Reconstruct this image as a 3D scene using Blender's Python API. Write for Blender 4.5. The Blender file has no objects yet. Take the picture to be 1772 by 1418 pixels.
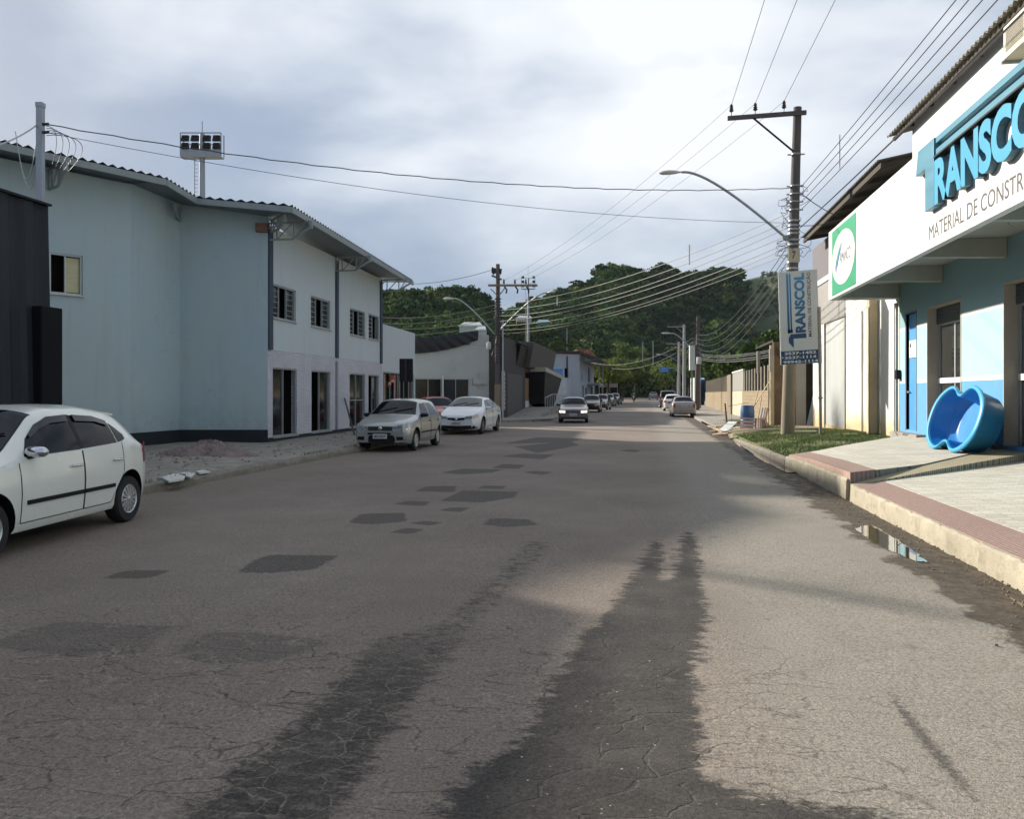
import bpy, bmesh, math, random
import numpy as np
from mathutils import Vector, Matrix
random.seed(7); rng = np.random.default_rng(11)
C = bpy.context.scene.collection
R = math.radians
# ---------------------------------------------------------------- camera
# world frame: X = across the street (right), Y = along the street, Z = up; the photographer stands at the origin
F = 1400.0; PX0 = 886.0; HY = 682.0; EYE = 1.6; YAW = R(9.48)
cam_d = bpy.data.cameras.new('camera'); cam = bpy.data.objects.new('camera', cam_d); C.objects.link(cam)
cam.location = (0, 0, EYE); cam.rotation_euler = (R(90), 0, YAW)
cam_d.sensor_width = 36.0; cam_d.lens = F/1772*36; cam_d.shift_y = -27/1772; cam_d.clip_end = 3000; cam_d.clip_start = 0.05
bpy.context.scene.camera = cam
CA, SA = math.cos(YAW), math.sin(YAW)
# ---------------------------------------------------------------- light
SUN_EL, SUN_PHI = 23.5, 32.0        # elevation; degrees its light is turned from +X towards -Y
w = bpy.data.worlds.new("World"); bpy.context.scene.world = w; w.use_nodes = True
nt = w.node_tree; nt.nodes.clear(); N = nt.nodes.new; LK = nt.links.new
wo = N('ShaderNodeOutputWorld'); bg = N('ShaderNodeBackground'); bg.inputs[1].default_value = 0.09; LK(bg.outputs[0], wo.inputs[0])
sky = N('ShaderNodeTexSky'); sky.sky_type = 'NISHITA'; sky.sun_disc = False
sky.sun_elevation = R(SUN_EL); sky.sun_rotation = R(360-(90-SUN_PHI)); sky.air_density = 1.2; sky.dust_density = 2.0
tc = N('ShaderNodeTexCoord'); mp = N('ShaderNodeMapping'); mp.inputs['Scale'].default_value = (1.0, 1.0, 2.3)
LK(tc.outputs['Generated'], mp.inputs[0])
def noise_w(scale, detail, rough, loc=(0,0,0), dist=0.0):
    m = N('ShaderNodeVectorMath'); m.operation = 'ADD'; m.inputs[1].default_value = loc; LK(mp.outputs[0], m.inputs[0])
    n = N('ShaderNodeTexNoise'); n.inputs['Scale'].default_value = scale; n.inputs['Detail'].default_value = detail
    n.inputs['Roughness'].default_value = rough; n.inputs['Distortion'].default_value = dist
    LK(m.outputs[0], n.inputs['Vector']); return n.outputs[0]
def ramp_w(src, stops):
    r = N('ShaderNodeValToRGB'); r.color_ramp.interpolation = 'B_SPLINE'; e = r.color_ramp.elements
    while len(e) < len(stops): e.new(0.5)
    for i, (p, c) in enumerate(stops): e[i].position = p; e[i].color = (*[x/6 for x in c], 1)
    LK(src, r.inputs[0]); vm = N('ShaderNodeVectorMath'); vm.operation = 'SCALE'; vm.inputs['Scale'].default_value = 6.0; LK(r.outputs[0], vm.inputs[0]); return vm.outputs[0]
def mixw(fac, a, b, mode='MIX'):
    m = N('ShaderNodeMix'); m.data_type = 'RGBA'; m.blend_type = mode
    for k, v in ((0, fac), (6, a), (7, b)):
        if hasattr(v, 'links') or hasattr(v, 'is_linked'): LK(v, m.inputs[k])
        else: m.inputs[k].default_value = v if k == 0 else (*v, 1)
    return m.outputs[2]
CLO = (1.7, 0.4, 0.9)
# heavy soft cloud: dark slate bases to pale tops, thinner and brighter high up
n1 = noise_w(1.9, 5, 0.46, CLO, 0.25)
n2 = noise_w(5.0, 7, 0.55, (2.0, 1.3, 0.0), 0.3)
avg = N('ShaderNodeMath'); avg.operation = 'MULTIPLY_ADD'; LK(n2, avg.inputs[0]); avg.inputs[1].default_value = 0.25; LK(n1, avg.inputs[2])
sepw = N('ShaderNodeSeparateXYZ'); LK(tc.outputs['Generated'], sepw.inputs[0])
zz = N('ShaderNodeMath'); zz.operation = 'MULTIPLY_ADD'; LK(sepw.outputs[2], zz.inputs[0]); zz.inputs[1].default_value = 0.20; LK(avg.outputs[0], zz.inputs[2])
# one broad thin patch of cloud overhead the street lets more light through
dl = N('ShaderNodeVectorMath'); dl.operation = 'DOT_PRODUCT'; LK(tc.outputs['Generated'], dl.inputs[0]); dl.inputs[1].default_value = Vector((-0.06, 0.86, 0.51)).normalized()
lb = N('ShaderNodeMapRange'); lb.interpolation_type = 'SMOOTHSTEP'; lb.inputs[1].default_value = 0.86; lb.inputs[2].default_value = 1.0; lb.inputs[3].default_value = -0.02; lb.inputs[4].default_value = 0.185; LK(dl.outputs['Value'], lb.inputs[0])
za = N('ShaderNodeMath'); za.operation = 'ADD'; LK(zz.outputs[0], za.inputs[0]); LK(lb.outputs[0], za.inputs[1])
cloud = ramp_w(za.outputs[0], [(0.50, (2.2, 2.75, 3.75)), (0.63, (1.45, 1.88, 2.65)), (0.73, (1.95, 2.4, 3.15)), (0.86, (3.7, 4.0, 4.5)), (0.98, (5.2, 5.35, 5.5))])
veil = mixw(0.06, cloud, sky.outputs[0])
# the cloud round the hidden sun glows
dotn = N('ShaderNodeVectorMath'); dotn.operation = 'DOT_PRODUCT'; LK(tc.outputs['Generated'], dotn.inputs[0])
el, ph = R(SUN_EL), R(SUN_PHI)
SUNV = Vector((-math.cos(el)*math.cos(ph), math.cos(el)*math.sin(ph), math.sin(el)))
dotn.inputs[1].default_value = SUNV
glow = N('ShaderNodeMapRange'); glow.inputs[1].default_value = 0.968; glow.inputs[2].default_value = 1.0; glow.inputs[3].default_value = 0.0; glow.inputs[4].default_value = 1.0
LK(dotn.outputs['Value'], glow.inputs[0])
gp = N('ShaderNodeMath'); gp.operation = 'POWER'; LK(glow.outputs[0], gp.inputs[0]); gp.inputs[1].default_value = 2.0
gcol = mixw(gp.outputs[0], (0, 0, 0), (30.0, 27.0, 22.0))
allsky = mixw(1.0, veil, gcol, 'ADD')
LK(allsky, bg.inputs[0])
sun_d = bpy.data.lights.new('sun', 'SUN'); sun_d.energy = 3.9; sun_d.angle = R(1.4); sun_d.color = (1.0, 0.93, 0.81)
sun = bpy.data.objects.new('sun', sun_d); C.objects.link(sun); sun.location = (-30, 20, 40)
sun.rotation_euler = (-SUNV).to_track_quat('-Z', 'Y').to_euler()
vs = bpy.context.scene.view_settings; vs.view_transform = 'Standard'; vs.look = 'None'; vs.gamma = 1.0; vs.exposure = 1.1
cy = bpy.context.scene.cycles; cy.max_bounces = 6; cy.diffuse_bounces = 3; cy.glossy_bounces = 3; cy.transparent_max_bounces = 6
cy.use_fast_gi = False; cy.caustics_reflective = False; cy.caustics_refractive = False
# ---------------------------------------------------------------- photo measurements -> points in the place
def W(px, py, d):
    x = (px-PX0)/F*d; z = EYE+(HY-py)/F*d
    return Vector((x*CA-d*SA, d*CA+x*SA, z))
def G(px, py, z=0.0):
    return W(px, py, (EYE-z)*F/(py-HY))
def V(px, py, v):                                    # on the plane X = v
    k = (px-PX0)/F
    return W(px, py, v/(k*CA-SA))
def U(px, py, u):                                    # on the plane Y = u
    k = (px-PX0)/F
    return W(px, py, u/(CA+k*SA))
def PL(px, py, A, B):                                # on the vertical plane through A and B
    k = (px-PX0)/F; dx, dy = k*CA-SA, CA+k*SA
    ex, ey = B[0]-A[0], B[1]-A[1]
    return W(px, py, (A[0]*ey-A[1]*ex)/(dx*ey-dy*ex))
# ---------------------------------------------------------------- materials
MATS = {}
def mat(name, col, rough=0.7, metal=0.0, var=0.12, scale=3.0, bump=0.0, bscale=None, spec=0.5, coat=0.0, dirt=None, dscale=0.8, damt=0.5, stretch=(1,1,1)):
    if name in MATS: return MATS[name]
    m = bpy.data.materials.new(name); m.use_nodes = True; t = m.node_tree; b = t.nodes['Principled BSDF']
    n = t.nodes.new; l = t.links.new
    g = n('ShaderNodeTexCoord'); mpp = n('ShaderNodeMapping'); mpp.inputs['Scale'].default_value = stretch
    l(g.outputs['Object'], mpp.inputs[0])
    no = n('ShaderNodeTexNoise'); no.inputs['Scale'].default_value = scale; no.inputs['Detail'].default_value = 6; no.inputs['Roughness'].default_value = 0.65
    l(mpp.outputs[0], no.inputs['Vector'])
    mr = n('ShaderNodeMapRange'); mr.inputs[1].default_value = 0.25; mr.inputs[2].default_value = 0.75
    mr.inputs[3].default_value = 1-var; mr.inputs[4].default_value = 1+var; l(no.outputs[0], mr.inputs[0])
    mx = n('ShaderNodeMix'); mx.data_type = 'RGBA'; mx.blend_type = 'MULTIPLY'; mx.inputs[0].default_value = 1; mx.inputs[6].default_value = (*col, 1)
    l(mr.outputs[0], mx.inputs[7]); out = mx.outputs[2]
    if dirt:
        n3 = n('ShaderNodeTexNoise'); n3.inputs['Scale'].default_value = dscale; n3.inputs['Detail'].default_value = 8; n3.inputs['Roughness'].default_value = 0.7
        l(mpp.outputs[0], n3.inputs['Vector'])
        m3 = n('ShaderNodeMapRange'); m3.inputs[1].default_value = 0.48; m3.inputs[2].default_value = 0.72; m3.inputs[3].default_value = 0; m3.inputs[4].default_value = damt; l(n3.outputs[0], m3.inputs[0])
        x3 = n('ShaderNodeMix'); x3.data_type = 'RGBA'; l(m3.outputs[0], x3.inputs[0]); l(out, x3.inputs[6]); x3.inputs[7].default_value = (*dirt, 1); out = x3.outputs[2]
    l(out, b.inputs['Base Color'])
    rr = n('ShaderNodeMapRange'); rr.inputs[3].default_value = max(0.02, rough-0.08); rr.inputs[4].default_value = min(1, rough+0.08); l(no.outputs[0], rr.inputs[0]); l(rr.outputs[0], b.inputs['Roughness'])
    b.inputs['Metallic'].default_value = metal; b.inputs['Specular IOR Level'].default_value = spec; b.inputs['Coat Weight'].default_value = coat; b.inputs['Coat Roughness'].default_value = 0.05
    if bump:
        nb = n('ShaderNodeTexNoise'); nb.inputs['Scale'].default_value = bscale or scale*12; nb.inputs['Detail'].default_value = 5; l(mpp.outputs[0], nb.inputs['Vector'])
        bp = n('ShaderNodeBump'); bp.inputs['Strength'].default_value = bump; bp.inputs['Distance'].default_value = 0.02; l(nb.outputs[0], bp.inputs['Height']); l(bp.outputs[0], b.inputs['Normal'])
    MATS[name] = m; return m
def emis(name, col, s):
    m = mat(name, col); b = m.node_tree.nodes['Principled BSDF']; b.inputs['Emission Color'].default_value = (*col, 1); b.inputs['Emission Strength'].default_value = s; return m
# ---------------------------------------------------------------- mesh builder
ORG = {}
class MB:
    def __init__(s): s.v = []; s.f = []; s.m = []
    def add(s, vs, fs, mi=0):
        o = len(s.v); s.v += [tuple(p) for p in vs]; s.f += [tuple(o+i for i in f) for f in fs]; s.m += [mi]*len(fs); return s
    def quad(s, a, b, c, d, mi=0): return s.add([a, b, c, d], [(0, 1, 2, 3)], mi)
    def poly(s, pts, mi=0): return s.add(pts, [tuple(range(len(pts)))], mi)
    def box(s, c, size, rz=0.0, mi=0, ax=None):
        hx, hy, hz = size[0]/2, size[1]/2, size[2]/2; c = Vector(c)
        if ax is None: ax = (Vector((math.cos(rz), math.sin(rz), 0)), Vector((-math.sin(rz), math.cos(rz), 0)), Vector((0, 0, 1)))
        P = [c+ax[0]*sx*hx+ax[1]*sy*hy+ax[2]*sz*hz for sz in (-1, 1) for sx, sy in ((-1,-1),(1,-1),(1,1),(-1,1))]
        return s.add(P, [(3,2,1,0),(4,5,6,7),(0,1,5,4),(1,2,6,5),(2,3,7,6),(3,0,4,7)], mi)
    def span(s, p0, p1, mi=0):
        return s.box([(a+b)/2 for a, b in zip(p0, p1)], [abs(b-a) for a, b in zip(p0, p1)], 0, mi)
    def bar(s, a, b, w_, h_=None, mi=0, up=(0,0,1)):
        a = Vector(a); b = Vector(b); d = b-a; L = d.length
        if L < 1e-6: return s
        y = d/L; up = Vector(up)
        if abs(y.dot(up)) > 0.98: up = Vector((1, 0, 0))
        x = y.cross(up).normalized(); z = x.cross(y)
        return s.box((a+b)/2, (w_, L, h_ or w_), 0, mi, (x, y, z))
    def tube(s, pts, r, n=8, mi=0, cap=True, closed=False):
        pts = [Vector(p) for p in pts]; k = len(pts); rs = r if isinstance(r, (list, tuple)) else [r]*k
        o = len(s.v); ref = None
        for i, p in enumerate(pts):
            t = (pts[min(i+1, k-1)]-pts[max(i-1, 0)]).normalized()
            if ref is None:
                ref = Vector((0, 0, 1)) if abs(t.z) < 0.9 else Vector((1, 0, 0))
            x = t.cross(ref).normalized(); y = x.cross(t).normalized(); ref = y
            for j in range(n):
                a = 2*math.pi*j/n; s.v.append(tuple(p+(x*math.cos(a)+y*math.sin(a))*rs[i]))
        for i in range(k-1):
            for j in range(n):
                j2 = (j+1) % n; s.f.append((o+i*n+j, o+i*n+j2, o+(i+1)*n+j2, o+(i+1)*n+j)); s.m.append(mi)
        if cap:
            s.f.append(tuple(o+j for j in range(n))[::-1]); s.m.append(mi)
            s.f.append(tuple(o+(k-1)*n+j for j in range(n))); s.m.append(mi)
        return s
    def lathe(s, prof, c=(0,0,0), axis='z', n=24, mi=0):
        o = len(s.v); c = Vector(c)
        for (r, h) in prof:
            for j in range(n):
                a = 2*math.pi*j/n; q = (r*math.cos(a), r*math.sin(a), h)
                if axis == 'x': q = (h, q[0], q[1])
                elif axis == 'y': q = (q[0], h, q[1])
                s.v.append(tuple(c+Vector(q)))
        for i in range(len(prof)-1):
            for j in range(n):
                j2 = (j+1) % n; s.f.append((o+i*n+j, o+i*n+j2, o+(i+1)*n+j2, o+(i+1)*n+j)); s.m.append(mi)
        return s
    def prism(s, pts, off, mi=0):                     # polygon swept by a vector
        pts = [Vector(p) for p in pts]; off = Vector(off); n = len(pts)
        return s.add(pts+[p+off for p in pts], [tuple(range(n))[::-1], tuple(range(n, 2*n))]+[(i, (i+1) % n, n+(i+1) % n, n+i) for i in range(n)], mi)
    def grid(s, P, mi=0):                             # P[i][j]
        ni, nj = len(P), len(P[0])
        return s.add([p for r_ in P for p in r_], [(i*nj+j, i*nj+j+1, (i+1)*nj+j+1, (i+1)*nj+j) for i in range(ni-1) for j in range(nj-1)], mi)
    def build(s, name, mats, parent=None, smooth=False, loc=None, bevel=0.0, ang=40):
        if not isinstance(mats, (list, tuple)): mats = [mats]
        if parent is not None: o3 = ORG.get(parent.name, Vector((0,0,0)))
        elif loc is not None: o3 = Vector(loc)
        elif s.v:
            a = np.array(s.v); o3 = Vector((a[:,0].mean(), a[:,1].mean(), a[:,2].min()))
        else: o3 = Vector((0, 0, 0))
        me = bpy.data.meshes.new(name); me.from_pydata([tuple(Vector(p)-o3) for p in s.v], [], s.f)
        for m_ in mats: me.materials.append(m_)
        me.polygons.foreach_set('material_index', s.m)
        bm = bmesh.new(); bm.from_mesh(me); bmesh.ops.recalc_face_normals(bm, faces=bm.faces)
        bm.to_mesh(me); bm.free()
        if smooth:
            me.polygons.foreach_set('use_smooth', [True]*len(me.polygons)); me.set_sharp_from_angle(angle=R(ang))
        o = bpy.data.objects.new(name, me); C.objects.link(o)
        if parent is not None: o.parent = parent; ORG[o.name] = o3
        else: o.location = o3; ORG[o.name] = o3
        if bevel:
            bv = o.modifiers.new('bevel', 'BEVEL'); bv.width = bevel; bv.segments = 2; bv.limit_method = 'ANGLE'; bv.angle_limit = R(50)
        return o
def tag(o, label=None, cat=None, group=None, kind=None):
    if label: o['label'] = label
    if cat: o['category'] = cat
    if group: o['group'] = group
    if kind: o['kind'] = kind
    return o
def thing(name, label, cat, loc, group=None, rz=0.0, local=False):
    o = bpy.data.objects.new(name, None); C.objects.link(o); o.location = loc; o.rotation_euler = (0, 0, rz); o.empty_display_size = 0.2
    ORG[o.name] = Vector((0,0,0)) if local else Vector(loc)
    return tag(o, label, cat, group)
def copy_tree(o, parent=None):
    c = o.copy(); C.objects.link(c); ORG[c.name] = ORG.get(o.name, Vector((0,0,0)))
    if parent is not None: c.parent = parent
    for ch in list(o.children): copy_tree(ch, c)
    return c
def text_mesh(s, offset=0.0, extrude=0.0):
    cu = bpy.data.curves.new('txt', 'FONT'); cu.body = s; cu.size = 1; cu.offset = offset; cu.extrude = extrude; cu.resolution_u = 4
    ob = bpy.data.objects.new('txt', cu); C.objects.link(ob)
    dg = bpy.context.evaluated_depsgraph_get(); me = bpy.data.meshes.new_from_object(ob.evaluated_get(dg))
    v = [tuple(p.co) for p in me.vertices]; f = [tuple(p.vertices) for p in me.polygons]
    bpy.data.objects.remove(ob); bpy.data.curves.remove(cu); bpy.data.meshes.remove(me); return v, f
def fit_text(mb, s, O, Rv, Uv, w_, h_, depth=0.0, offset=0.0, shear=0.0, mi=0, topfn=None, side_mi=None):
    """text fitted to a w x h box with lower-left corner O; depth extrudes along Rv x Uv"""
    v, f = text_mesh(s, offset, 0.5 if depth else 0.0); a = np.array(v)
    x0, y0 = a[:,0].min(), a[:,1].min(); sx = w_/(a[:,0].max()-x0); sy = h_/(a[:,1].max()-y0)
    O = Vector(O); Rv = Vector(Rv).normalized(); Uv = Vector(Uv).normalized(); Nv = Rv.cross(Uv)
    pts = []
    for p in a:
        x = (p[0]-x0)*sx; y = (p[1]-y0)*sy; x += y*shear
        if topfn: y = y*topfn(x/w_)
        pts.append(O+Rv*x+Uv*y+Nv*((p[2]+0.5)*depth if depth else 0))
    o = len(mb.v); mb.v += [tuple(p) for p in pts]
    for q in f:
        mb.f.append(tuple(o+i for i in q)); zz_ = [a[i][2] for i in q]
        mb.m.append(side_mi if (side_mi is not None and depth and max(zz_)-min(zz_) > 0.5) else mi)
    return mb
def holed_wall(mb, A, B, z0, z1, holes, th=0.2, mi=0, ztop=None):
    """wall from A to B (plan), holes (s0,s1,za,zb) in metres along it; thickness goes to the left of A->B"""
    A = Vector((A[0], A[1], 0)); B = Vector((B[0], B[1], 0)); L = (B-A).length; d = (B-A)/L; nrm = Vector((-d.y, d.x, 0))
    ss = sorted({0.0, L, *[h[0] for h in holes], *[h[1] for h in holes]}); zs = sorted({z0, z1, *[h[2] for h in holes], *[h[3] for h in holes]})
    def P(s_, z_, k=0): return tuple(A+d*s_+nrm*(th*k)+Vector((0, 0, z_)))
    def hole(s_, z_): return any(h[0] < s_ < h[1] and h[2] < z_ < h[3] for h in holes)
    for i in range(len(ss)-1):
        for j in range(len(zs)-1):
            if hole((ss[i]+ss[i+1])/2, (zs[j]+zs[j+1])/2): continue
            for k in (0, 1): mb.quad(P(ss[i], zs[j], k), P(ss[i+1], zs[j], k), P(ss[i+1], zs[j+1], k), P(ss[i], zs[j+1], k), mi)
    for (a, b, c, e) in holes+[(0.0, L, z0, z1)]:
        mb.quad(P(a, c), P(a, e), P(a, e, 1), P(a, c, 1), mi); mb.quad(P(b, c), P(b, e), P(b, e, 1), P(b, c, 1), mi)
        mb.quad(P(a, e), P(b, e), P(b, e, 1), P(a, e, 1), mi); mb.quad(P(a, c), P(b, c), P(b, c, 1), P(a, c, 1), mi)
    return mb
def corrug(mb, A, B, C_, D, n, amp, mi=0, seg=3, thick=0.0):
    """corrugated sheet: waves run along A->B (eave), ridges go A->D / B->C_"""
    A, B, C_, D = map(Vector, (A, B, C_, D)); nn = (B-A).cross(D-A).normalized(); P = []
    k = n*4
    for i in range(k+1):
        t = i/k; off = nn*amp*math.sin(2*math.pi*n*t); a = A.lerp(B, t); b = D.lerp(C_, t)
        P.append([tuple(a+off), tuple(b+off)])
    mb.grid(P, mi)
    if thick:
        mb.grid([[tuple(Vector(p)-nn*thick) for p in r_] for r_ in P], mi)
        mb.grid([[r_[0], tuple(Vector(r_[0])-nn*thick)] for r_ in P], mi); mb.grid([[r_[1], tuple(Vector(r_[1])-nn*thick)] for r_ in P], mi)
    return mb
# ================================================================ ground, road, pavements
def nodes_of(name):
    m = bpy.data.materials.new(name); m.use_nodes = True; t = m.node_tree; MATS[name] = m
    return m, t, t.nodes['Principled BSDF'], t.nodes.new, t.links.new
class NT:
    """tiny shader-graph helper"""
    def __init__(s, name): s.m, s.t, s.b, s.n, s.l = nodes_of(name); s.co = s.n('ShaderNodeTexCoord').outputs['Object']
    def put(s, inp, v):
        if isinstance(v, (int, float)): inp.default_value = v
        elif isinstance(v, tuple): inp.default_value = (*v, 1) if len(v) == 3 and inp.type == 'RGBA' else v
        else: s.l(v, inp)
    def noise(s, scale, detail=4, rough=0.6, vec=None, dist=0.0):
        n = s.n('ShaderNodeTexNoise'); n.inputs['Scale'].default_value = scale; n.inputs['Detail'].default_value = detail; n.inputs['Roughness'].default_value = rough
        n.inputs['Distortion'].default_value = dist; s.l(vec or s.co, n.inputs['Vector']); return n.outputs[0]
    def noisecol(s, scale, vec=None):
        n = s.n('ShaderNodeTexNoise'); n.inputs['Scale'].default_value = scale; n.inputs['Detail'].default_value = 4; s.l(vec or s.co, n.inputs['Vector']); return n.outputs[1]
    def voro(s, scale, feature='DISTANCE_TO_EDGE', vec=None, out=0):
        n = s.n('ShaderNodeTexVoronoi'); n.feature = feature; n.inputs['Scale'].default_value = scale; s.l(vec or s.co, n.inputs['Vector']); return n.outputs[out if feature != 'DISTANCE_TO_EDGE' else 0]
    def math(s, op, a, b=0.0, c=0.0):
        n = s.n('ShaderNodeMath'); n.operation = op; s.put(n.inputs[0], a); s.put(n.inputs[1], b); s.put(n.inputs[2], c); return n.outputs[0]
    def vmath(s, op, a, b):
        n = s.n('ShaderNodeVectorMath'); n.operation = op; s.put(n.inputs[0], a); s.put(n.inputs[1], b); return n.outputs[0]
    def vscale(s, a, k):
        n = s.n('ShaderNodeVectorMath'); n.operation = 'SCALE'; s.l(a, n.inputs[0]); n.inputs['Scale'].default_value = k; return n.outputs[0]
    def rng(s, v, a, b, c=0.0, d=1.0, smooth=False):
        n = s.n('ShaderNodeMapRange'); s.put(n.inputs[0], v); n.inputs[1].default_value = a; n.inputs[2].default_value = b; n.inputs[3].default_value = c; n.inputs[4].default_value = d
        if smooth: n.interpolation_type = 'SMOOTHSTEP'
        return n.outputs[0]
    def mix(s, f, a, b, mode='MIX'):
        n = s.n('ShaderNodeMix'); n.data_type = 'RGBA'; n.blend_type = mode; s.put(n.inputs[0], f); s.put(n.inputs[6], a); s.put(n.inputs[7], b); return n.outputs[2]
    def attr(s, name):
        n = s.n('ShaderNodeAttribute'); n.attribute_name = name; return n.outputs['Fac']
    def attrcol(s, name):
        n = s.n('ShaderNodeAttribute'); n.attribute_name = name; return n.outputs['Color']
    def mapping(s, scale=(1,1,1), rot=(0,0,0), vec=None):
        n = s.n('ShaderNodeMapping'); n.inputs['Scale'].default_value = scale; n.inputs['Rotation'].default_value = rot; s.l(vec or s.co, n.inputs[0]); return n.outputs[0]
    def bump(s, h, strength=0.4, dist=0.01):
        n = s.n('ShaderNodeBump'); n.inputs['Strength'].default_value = strength; n.inputs['Distance'].default_value = dist; s.l(h, n.inputs['Height']); s.l(n.outputs[0], s.b.inputs['Normal'])
    def done(s, col, rough=0.85):
        s.put(s.b.inputs['Base Color'], col); s.put(s.b.inputs['Roughness'], rough); return s.m
def zroad(y): return 0.0 if y < 52 else (y-52)*0.0052
def sdf(P, poly):
    """signed distance (inside positive) of points P (n,2) to a polygon"""
    poly = np.array(poly); d = np.full(len(P), 1e9); ins = np.zeros(len(P), bool); n = len(poly)
    for i in range(n):
        a = poly[i]; b = poly[(i+1) % n]; e = b-a; q = P-a; t = np.clip((q@e)/(e@e+1e-12), 0, 1)
        d = np.minimum(d, np.hypot(*(q-t[:, None]*e).T))
        c = ((a[1] > P[:,1]) != (b[1] > P[:,1])); 
        with np.errstate(divide='ignore', invalid='ignore'): xx = a[0]+(P[:,1]-a[1])*e[0]/np.where(e[1] == 0, 1e-9, e[1])
        ins ^= c & (P[:,0] < xx)
    return np.where(ins, d, -d)
def gp(pts): return [tuple(G(x, y, 0.0))[:2] for x, y in pts]
WET = [gp([(1192,920),(1206,935),(1214,1000),(1226,1060),(1216,1120),(1202,1180),(1216,1260),(1216,1340),(1290,1375),(1420,1395),(1560,1420),(1700,1470),(1700,1700),(560,1700),(700,1470),(745,1418),(800,1345),(880,1300),(935,1240),(958,1180),(1000,1110),(1052,1060),(1090,1000),(1115,965),(1130,935),(1144,935),(1150,960),(1143,1003),(1166,1003),(1172,960),(1180,925)])]
TRACK = [gp([(944,934),(958,943),(925,985),(885,1030),(838,1068),(812,1110),(745,1185),(690,1260),(645,1340),(590,1418),(520,1520),(190,1520),(300,1405),(385,1340),(475,1270),(560,1190),(615,1145),(640,1108),(700,1098),(770,1070),(825,1025),(872,978),(905,940)])]
PATCH = [gp(p) for p in [[(410,990),(440,968),(470,959),(586,961),(545,985),(470,991)],[(174,1003),(215,988),(298,987),(262,1001)],
 [(602,904),(625,889),(700,888),(704,903),(640,908)],[(835,909),(850,898),(915,900),(932,910),(875,914)],[(680,873),(705,867),(745,869),(735,877)],
 [(758,884),(782,879),(816,880),(795,888)],[(708,906),(735,902),(766,905),(745,911)],[(674,922),(700,914),(737,917),(710,925)],
 [(718,851),(738,842),(790,842),(786,853)],[(762,868),(800,850),(897,852),(890,862),(835,871)],[(825,846),(838,841),(878,842),(868,848)],
 [(762,819),(800,812),(872,813),(850,819),(800,822)],[(850,811),(870,803),(910,805),(897,812)],[(905,818),(922,815),(958,817),(938,822)],
 [(865,790),(905,785),(960,787),(940,795)],[(890,773),(985,764),(1003,771),(930,784)],[(870,768),(930,757),(1010,760),(985,766)],[(1530,1183),(1548,1188),(1600,1265),(1662,1338),(1714,1392),(1694,1396),(1636,1338),(1576,1270)],[(1070,781),(1090,778),(1112,780),(1100,784)]]]
OLD = [gp(p) for p in [[(-30,1120),(60,1085),(110,1076),(297,1082),(250,1128),(140,1137)],[(296,1130),(340,1095),(440,1091),(575,1110),(470,1147),(340,1147)]]]
xs = np.arange(-8.0, 3.081, 0.09)
ys = [-8.0]
while ys[-1] < 420: ys.append(ys[-1] + (0.09 if ys[-1] < 9 else min(3.0, 0.09+(ys[-1]-9)*0.011)))
ys = np.array(ys); XX, YY = np.meshgrid(xs, ys, indexing='ij'); P2 = np.stack([XX.ravel(), YY.ravel()], 1)
far = np.clip((YY-46)/6, 0, 1); far = far*far*(3-2*far)
XW = np.where(XX < -1, -1+(XX+1)*(1-far*0.30), XX)              # the street narrows beyond the corner
ZZ = np.vectorize(zroad)(YY) - 0.035*np.clip((XX-2.2)/0.9, 0, 1)**2 + 0.008*np.sin(XX*1.3+YY*0.4)*np.clip(1-YY/60, 0, 1)
vv = np.stack([XW.ravel(), YY.ravel(), ZZ.ravel()], 1)
ni, nj = len(xs), len(ys); idx = np.arange(ni*nj).reshape(ni, nj)
fc = np.stack([idx[:-1,:-1], idx[1:,:-1], idx[1:,1:], idx[:-1,1:]], -1).reshape(-1, 4)
me = bpy.data.meshes.new('road'); me.from_pydata(vv.tolist(), [], fc.tolist())
for nm, polys in (('wet', WET), ('track', TRACK), ('patch', PATCH), ('old', OLD)):
    d = np.full(len(P2), -1.0); near = (P2[:,1] < 60)
    for p in polys: d[near] = np.maximum(d[near], sdf(P2[near], p))
    a = me.attributes.new(nm, 'FLOAT', 'POINT'); a.data.foreach_set('value', np.clip(d, -1, 1).astype(np.float32))
road = bpy.data.objects.new('road', me); C.objects.link(road); tag(road, 'worn grey asphalt road with cracks and dark patches', kind='structure')
me.polygons.foreach_set('use_smooth', [True]*len(me.polygons))
s = NT('asphalt')
sx = s.n('ShaderNodeSeparateXYZ'); s.l(s.co, sx.inputs[0])
big = s.noise(0.35, 4, 0.6); mid = s.noise(2.6, 6, 0.65); fine = s.noise(55, 3, 0.7); grit = s.noise(120, 2, 0.7)
col = s.mix(s.rng(big, 0.35, 0.68), (0.176, 0.140, 0.115), (0.236, 0.196, 0.162))
col = s.mix(s.rng(mid, 0.4, 0.72, 0, 0.30), col, (0.15, 0.128, 0.108))
# aggregate: light and dark grains
agg = s.math('ADD', s.rng(fine, 0.3, 0.7, 0.58, 1.42), s.rng(grit, 0.3, 0.7, -0.30, 0.30))
# the road colour turns paler towards its right-hand side
lane = s.math('MULTIPLY', s.rng(sx.outputs[0], 0.1, 1.0, 0, 1, True), s.rng(mid, 0.3, 0.6, 0.55, 0.95))
col = s.mix(lane, col, (0.245, 0.222, 0.186))
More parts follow.
